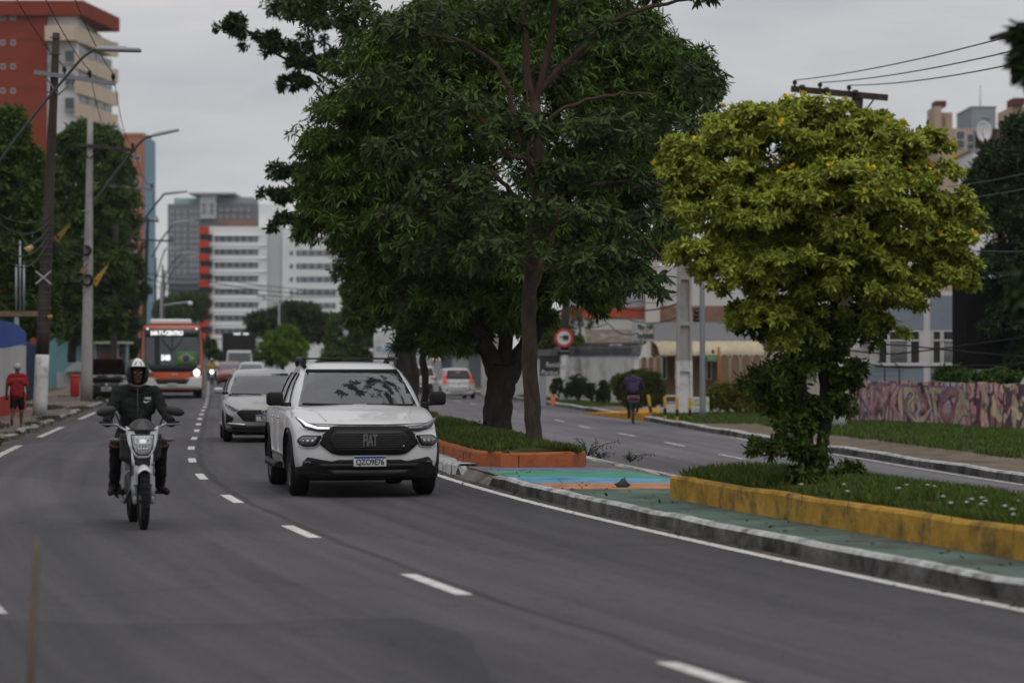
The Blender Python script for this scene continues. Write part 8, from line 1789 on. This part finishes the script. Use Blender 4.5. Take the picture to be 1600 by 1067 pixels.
def rider(label, loc, yaw, jac, pants, skin, shoe, detail=True, group=None, helm=True):
    t = thing('person', label, 'person', loc, yaw, group); Mj, Mp, Ms, Mh, Mg = jac, pants, skin, shoe, mat('glove_black', (.014, .014, .014), .8)
    S, J, T, H_, Gv = 0, 1, 2, 3, 4; pr = []
    pel = (0, 1.34, .90); che = (0, 1.17, 1.27); pr += [('c', (-.07, 1.34, .92), (.07, 1.34, .92), .135, .135, T), ('c', (0, 1.31, .98), (0, 1.22, 1.14), .155, .165, J), ('c', (-.075, 1.20, 1.22), (.075, 1.20, 1.22), .135, .135, J), ('c', (-.12, 1.17, 1.345), (.12, 1.17, 1.345), .085, .085, J), ('c', (0, 1.15, 1.36), (0, 1.10, 1.47), .062, .055, S), ('c', (0, 1.15, 1.375), (0, 1.135, 1.42), .075, .065, J)]
    pr += head_prims((0, 1.06, 1.545), .92, S)
    for sg in (-1, 1):
        sh = (sg * .18, 1.16, 1.35); el = (sg * .295, 1.06, 1.115); wr = (sg * .325, .885, 1.07)
        pr += [('c', sh, el, .070, .052, J), ('c', el, wr, .053, .036, J), ('e', sh, (.078, .078, .075), J)]; pr += hand((sg * .325, .885, 1.075), (sg * .05, -1, -.05), -sg, Gv if detail else S, 1.0)
        hip = (sg * .10, 1.30, .88); kn = (sg * .225, .92, .80); an = (sg * .235, 1.10, .40)
        pr += [('c', hip, kn, .098, .073, T), ('e', kn, (.078, .08, .08), T), ('c', kn, an, .070, .055, T), ('c', (sg * .235, 1.10, .39), (sg * .237, 1.10, .355), .04, .038, S if sg > 0 else T), ('c', (sg * .24, 1.13, .355), (sg * .285, .93, .345), .043, .036, H_), ('c', (sg * .282, .95, .34), (sg * .29, .90, .338), .038, .03, H_), ('e', (sg * .24, 1.12, .375), (.048, .06, .045), H_)]
    figure('body', pr, [Ms, Mj, Mp, Mh, Mg], t, .0085 if detail else .014, 5)
    if detail: face(t, (0, 1.06, 1.545), .92)
    if helm:
        b = MB(); nu, nv = 40, 26; vs = []; c = Vector((0, 1.075, 1.565))
        for j in range(nv + 1):
            th = math.pi * .80 * j / nv
            for i in range(nu): ph = 2 * math.pi * i / nu; vs.append(c + Vector((.122 * math.sin(th) * math.cos(ph), .152 * math.sin(th) * math.sin(ph), .138 * math.cos(th) - (.02 if j > 20 else 0))))
        fs, ms = [], []
        for j in range(nv):
            for i in range(nu):
                ph = (i + .5) / nu * 360; th = 144 * (j + .5) / nv; az = abs(((ph - 270 + 180) % 360) - 180)
                if az < 47 and th > 72: continue
                fs.append((j * nu + i, (j + 1) * nu + i, (j + 1) * nu + (i + 1) % nu, j * nu + (i + 1) % nu))
                ms.append(0 if (az < 36 and 20 < th < 64) or (th <= 20 and az < 36) else 2 if 36 <= az < 43 and 20 < th < 100 else 1)
        for f, m_ in zip(fs, ms): b.f.append(f); b.mi.append(m_); b.sm.append(True)
        b.v = [tuple(v) for v in vs]
        o = b.build('helmet', [mat('helmet_white', (.55, .58, .57), .2, coat=.8), mat('helmet_black', (.010, .016, .013), .45), mat('helmet_stripe', (.10, .10, .03), .4)], t, fix=False); md = o.modifiers.new('th', 'SOLIDIFY'); md.thickness = .022; md.offset = -1
        if detail:
            b = MB(); b.tube([c + Vector((.122 * math.sin(R(a_)) * math.cos(R(270 + z_)), .158 * math.sin(R(a_)) * math.sin(R(270 + z_)), .14 * math.cos(R(a_)))) for a_, z_ in ((72, -47), (71, -28), (70, 0), (71, 28), (72, 47))], .010, 8); b.build('visor_edge', M_blk, o)
            b = MB(); b.tube([(-.075, 1.02, 1.46), (-.06, .99, 1.425), (0, .985, 1.415), (.06, .99, 1.425), (.075, 1.02, 1.46)], .008, 6); b.build('chin_strap', mat('strap_grey', (.1, .1, .1), .7), o)
            for sx, w in ((-.03, .008), (.03, .008)): b = MB(); b.tube([c + Vector((sx, -.124, .069)), c + Vector((sx * .6, -.106, .097))], w, 5); b.build('mark', mat('helmet_mark', (.12, .16, .12), .4), o)
    return t
Mjk = cloth('jacket_charcoal', (.020, .022, .0215)); Mtr = cloth('trousers_black', (.014, .013, .013)); Msh = cloth('shoe_dark', (.035, .028, .026))
r1 = rider('person in charcoal jacket and white-topped helmet riding the nearest motorcycle', MOTO_L, MOTO_Y, Mjk, Mtr, M_skin, Msh)
# small white tick mark and lettering on the chest, brown knee stripes, zip
Mwt = mat('print_white', (.55, .55, .55), .6)
b = MB(); sw = [(.06, 1.262), (.07, 1.247), (.088, 1.243), (.105, 1.251), (.145, 1.276), (.105, 1.262), (.088, 1.258), (.078, 1.262), (.066, 1.272)]; b.prism(sw, 0, .006, lambda x, z, d: (x, 1.062 + .30 * (x - .05) - (1.27 - z) * .05 - d, z)); b.build('chest_mark', Mwt, r1)
text('chest_lettering', 'NIKE', .03, (.105, 1.062, 1.292), Mwt, r1, rot=(R(90), 0, R(18)), depth=.002, bold=.0015)
b = MB(); b.tube([(0, 1.055, 1.40), (0, 1.045, 1.30), (0, 1.05, 1.18), (0, 1.085, 1.06)], .006, 6); b.build('zip', mat('zip_grey', (.07, .07, .07), .5), r1)
for sg in (-1, 1):
    b = MB(); c_ = Vector((sg * .225, .90, .80)); b.tube([c_ + Vector((.080 * math.cos(a), -.02 - .058 * abs(math.sin(a)), .015 + .012 * math.cos(2 * a))) for a in np.linspace(R(200), R(340), 9)], .012, 6); b.build('knee_stripe', mat('stripe_brown', (.12, .035, .015), .8), r1)
    b = MB(); b.tube([(sg * .20, 1.25, 1.42), (sg * .10, 1.10, 1.38), (0, 1.06, 1.36)], .006, 5); b.build('seam', mat('seam_dark', (.012, .013, .013), .9), r1)
# far motorcyclist in yellow
Ym = 172; lf = (ux(331, Ym), Ym, 0); yf_ = yaw_at(Cx, Ym)
motorcycle('motorcycle', 'far motorcycle with its headlamp lit, between the bus and the red car', lf, yf_, lit=True, group='motorcycles on the road')
rider('person in yellow top and dark helmet riding the far motorcycle', lf, yf_, cloth('top_yellow', (.42, .27, .02)), Mtr, M_skin2, Msh, detail=False)
# ---------------------------------------------------------------- pedestrian seen from behind
def walker(label, loc, yaw, s, shirt, shorts, skin, hair, mode='walk', shoe=None, arms=None):
    """stands with its back to -y: faces +y"""
    t = thing('person', label, 'person', loc, yaw); t.scale = (s, s, s); S, A, B_, H_ = 0, 1, 2, 3; pr = []
    pr += [('c', (-.075, 0, .93), (.075, 0, .93), .125, .125, B_), ('c', (-.045, 0, .90), (-.05, .01, 1.14), .145, .145, A), ('c', (.045, 0, .90), (.05, .01, 1.14), .145, .145, A), ('c', (-.10, .01, 1.20), (.10, .01, 1.20), .145, .145, A), ('c', (-.13, .01, 1.37), (.13, .01, 1.37), .075, .075, A), ('c', (0, .01, 1.40), (0, .03, 1.50), .062, .055, S)] + head_prims((0, .04, 1.575), 1.05, S, fwd=1)
    for sg in (-1, 1):
        sh = (sg * .185, .01, 1.355); el = (sg * .26, -.03, 1.10); wr = (sg * .28, .06 if sg > 0 else -.02, .85); sl = tuple(Vector(sh).lerp(Vector(el), .72))
        pr += [('c', sh, sl, .066, .066, A), ('c', sl, el, .045, .042, S), ('c', el, wr, .043, .030, S)] + hand(wr, (0, .15, -1), -sg, S, .5, down=(0, 1, 0))
        if mode == 'walk': hip, kn, an = ((sg * .09, 0, .90), (sg * .10, .10, .50), (sg * .10, .02, .09)) if sg > 0 else ((sg * .09, 0, .90), (sg * .11, .06, .50), (sg * .12, -.28, .26))
        else: hip, kn, an = (sg * .09, 0, .90), (sg * .10, .03, .50), (sg * .10, 0, .09)
        kt = tuple(Vector(hip).lerp(Vector(kn), .85)); pr += [('c', hip, kt, .100, .092, B_), ('c', kt, kn, .066, .060, S), ('c', kn, an, .060, .036, S), ('e', tuple(Vector(kn).lerp(Vector(an), .3) + Vector((0, -.02, 0))), (.056, .056, .10), S)]
        a_ = Vector(an)
        if mode == 'walk' and sg < 0: pr += [('c', tuple(a_ + Vector((0, -.03, -.02))), tuple(a_ + Vector((0, .05, -.17))), .042, .034, H_)]
        else: pr += [('c', tuple(a_ + Vector((0, -.04, -.045))), tuple(a_ + Vector((0, .15, -.055))), .042, .034, H_)]
    figure('body', pr, [skin, shirt, shorts, shoe or Msh], t, .011, 4)
    b = MB(); b.ell((0, .03, 1.615), (.092, .108, .095), 18, 12); b.v = [(x, y, max(z, 1.545 + max(0, (y - .03)) * .9)) for x, y, z in b.v]; b.build('hair', hair, t); face(t, (0, .04, 1.575), fwd=1)
    return t
Yp = 62; walker('person in red T-shirt and black shorts walking away along the left pavement', (ux(27, Yp), Yp, .10), R(6), .875, cloth('shirt_red', (.23, .022, .025)), Mtr, M_skin, mat('hair_grey', (.40, .36, .34), .9, var=.3, vscale=20), shoe=cloth('sandal', (.10, .06, .045)))
walker('person in teal top standing at the kerb left of the bus', (ux(204, 128), 128, .10), R(150), .98, cloth('top_teal', (.05, .12, .12)), cloth('jeans_blue', (.03, .04, .07)), M_skin2, mat('hair_black', (.015, .012, .011), .8), 'stand')
# ---------------------------------------------------------------- bicycle and cyclist seen from behind
def bicycle(loc, yaw):
    """rear wheel at y=0, front wheel at y=1.05"""
    t = thing('bicycle', 'dark bicycle with a loaded rear carrier ridden along the right carriageway', 'bicycle', loc, yaw); Mk = mat('bike_black', (.02, .02, .022), .5)
    for y in (.34, 1.40):
        w = bpy.data.objects.new('wheel', None); COL.objects.link(w); w.parent = t; w.location = (0, y, .34)
        b = MB(); b.lathe([(.34 + .022 * math.sin(a), .022 * math.cos(a)) for a in np.linspace(0, 2 * math.pi, 9)], axis='X', n=40); b.build('tyre', M_rub, w); b = MB(); b.lathe([(.315, -.012), (.30, 0), (.315, .012)], axis='X', n=40); b.cyl((-.05, 0, 0), (.05, 0, 0), .025, n=10)
        for k in range(18): a = 2 * math.pi * k / 18; b.tube([(.02 * (-1) ** k, .02 * math.cos(a), .02 * math.sin(a)), (0, .305 * math.cos(a), .305 * math.sin(a))], .002, 4)
        b.build('rim', M_steel, w)
    b = MB()
    for a, c, r_ in (((0, .62, .30), (0, .52, .82), .018), ((0, .53, .78), (0, 1.15, .80), .018), ((0, .62, .30), (0, 1.17, .72), .02), ((-.05, .34, .34), (0, .62, .30), .011), ((.05, .34, .34), (0, .62, .30), .011), ((-.05, .34, .34), (0, .54, .76), .010), ((.05, .34, .34), (0, .54, .76), .010), ((0, 1.15, .86), (0, 1.20, .68), .02)): b.tube([a, c], r_, 8)
    for sg in (-1, 1): b.tube([(sg * .05, 1.40, .34), (sg * .05, 1.22, .68), (0, 1.20, .70)], .012, 8)
    b.build('frame', Mk, t); b = MB(); b.tube(smooth_path([(-.29, .98, 1.02), (-.22, 1.08, 1.02), (-.05, 1.14, .98), (.05, 1.14, .98), (.22, 1.08, 1.02), (.29, .98, 1.02)]), .012, 8); b.tube([(0, 1.15, .84), (0, 1.14, .98)], .014, 8); b.build('handlebar', M_steel, t)
    b = MB(); b.rbox((0, .47, .86), (.18, .26, .07), .03); b.build('saddle', M_rub, t)
    b = MB()
    for x in (-.16, -.05, .05, .16): b.tube([(x, .05, .70), (x, .50, .70)], .008, 6)
    for y in (.05, .5): b.tube([(-.16, y, .70), (.16, y, .70)], .008, 6)
    for sg in (-1, 1): b.tube([(sg * .16, .06, .70), (sg * .17, .04, .88), (sg * .17, .5, .88)], .008, 6); b.tube([(sg * .07, .34, .34), (sg * .12, .2, .70)], .008, 6)
    b.tube([(-.17, .04, .88), (.17, .04, .88)], .008, 6); b.build('carrier', M_steel, t)
    for sg in (-1, 1): b = MB(); b.tube([(0, .62, .30), (sg * .09, .62, .30), (sg * .09, .62 + sg * .12, .30 + .10 * sg)], .01, 6); b.rbox((sg * .13, .62 + sg * .12, .30 + .10 * sg), (.09, .07, .02), .006); b.build('pedal', M_rub, t)
    b = MB(); b.ell((0, .10, .80), (.012, .02, .02)); b.build('reflector', M_tail, t)
    return t
Yc = 84.2; LOC = (ux(990, Yc), Yc, ZR); YC = yaw_at(RDx, Yc) + R(-5)
bicycle(LOC, YC)
bd = MB(); bd.rbox((0, 0, 0), (.40, .36, .17), .07, 0, 3); o = bd.build('cloth_bundle', cloth('bundle_maroon', (.13, .045, .05))); o.rotation_euler = (0, 0, YC); q = Matrix.Rotation(YC, 3, 'Z') @ Vector((0, .24, .80)); o.location = Vector(LOC) + q; tag(o, 'maroon cloth bundle tied on the rear carrier of the bicycle', 'bundle')
t = thing('person', 'person in purple hooded jacket riding the bicycle away from the camera', 'person', LOC, YC); S, A, B_, H_ = 0, 1, 2, 3; pr = [('c', (-.08, .47, .98), (.08, .47, .98), .135, .135, B_), ('c', (0, .49, 1.05), (0, .56, 1.2), .17, .18, A), ('c', (-.08, .58, 1.27), (.08, .58, 1.27), .15, .15, A), ('c', (-.14, .62, 1.38), (.14, .62, 1.38), .09, .09, A), ('c', (0, .62, 1.42), (0, .68, 1.51), .06, .055, S), ('e', (0, .56, 1.42), (.12, .08, .09), A)] + head_prims((0, .70, 1.575), .95, S, fwd=1)
for sg in (-1, 1):
    pr += [('c', (sg * .20, .62, 1.38), (sg * .30, .78, 1.15), .075, .06, A), ('c', (sg * .30, .78, 1.15), (sg * .265, .97, 1.06), .058, .04, A)] + hand((sg * .265, .95, 1.06), (0, 1, -.2), sg, S, 1.0)
    kn = (sg * .14, .90, .74 if sg > 0 else .62); an = (sg * .13, .70, .42 if sg > 0 else .24); pr += [('c', (sg * .10, .48, .95), kn, .095, .068, B_), ('c', kn, an, .062, .045, B_), ('c', tuple(Vector(an) + Vector((0, -.05, -.03))), tuple(Vector(an) + Vector((0, .13, -.05))), .042, .034, H_)]
figure('body', pr, [M_skin2, cloth('jacket_purple', (.055, .038, .085)), Mtr, Msh], t, .011, 4); b = MB(); b.ell((0, .685, 1.615), (.080, .094, .085), 18, 12); b.v = [(x, y, max(z, 1.565 + max(0, (y - .685)) * .7)) for x, y, z in b.v]; b.build('hair', mat('hair_black', (.015, .012, .011), .8), t)
b = MB(); b.tube(smooth_path([(-.12, .60, 1.44), (-.10, .47, 1.40), (0, .44, 1.33), (.10, .47, 1.40), (.12, .60, 1.44)]), [.035] * 21, 8); b.build('hood', cloth('jacket_purple', (.055, .038, .085)), t); face(t, (0, .70, 1.575), .95, fwd=1)
# ================================================================== AIR
hz_ = bpy.data.materials.new('haze_air'); hz_.use_nodes = True; hz_.node_tree.nodes.remove(hz_.node_tree.nodes['Principled BSDF'])
pv = hz_.node_tree.nodes.new('ShaderNodeVolumePrincipled'); pv.inputs['Color'].default_value = (.86, .88, .92, 1); pv.inputs['Density'].default_value = .00013; pv.inputs['Anisotropy'].default_value = .2
hz_.node_tree.links.new(pv.outputs[0], hz_.node_tree.nodes['Material Output'].inputs['Volume'])
b = MB(); b.box((0, 400, 40), (1300, 920, 84)); o = b.build('haze', hz_); o.location.z = .5; stuff(o, 'pale humid air softening the far towers', 'haze')
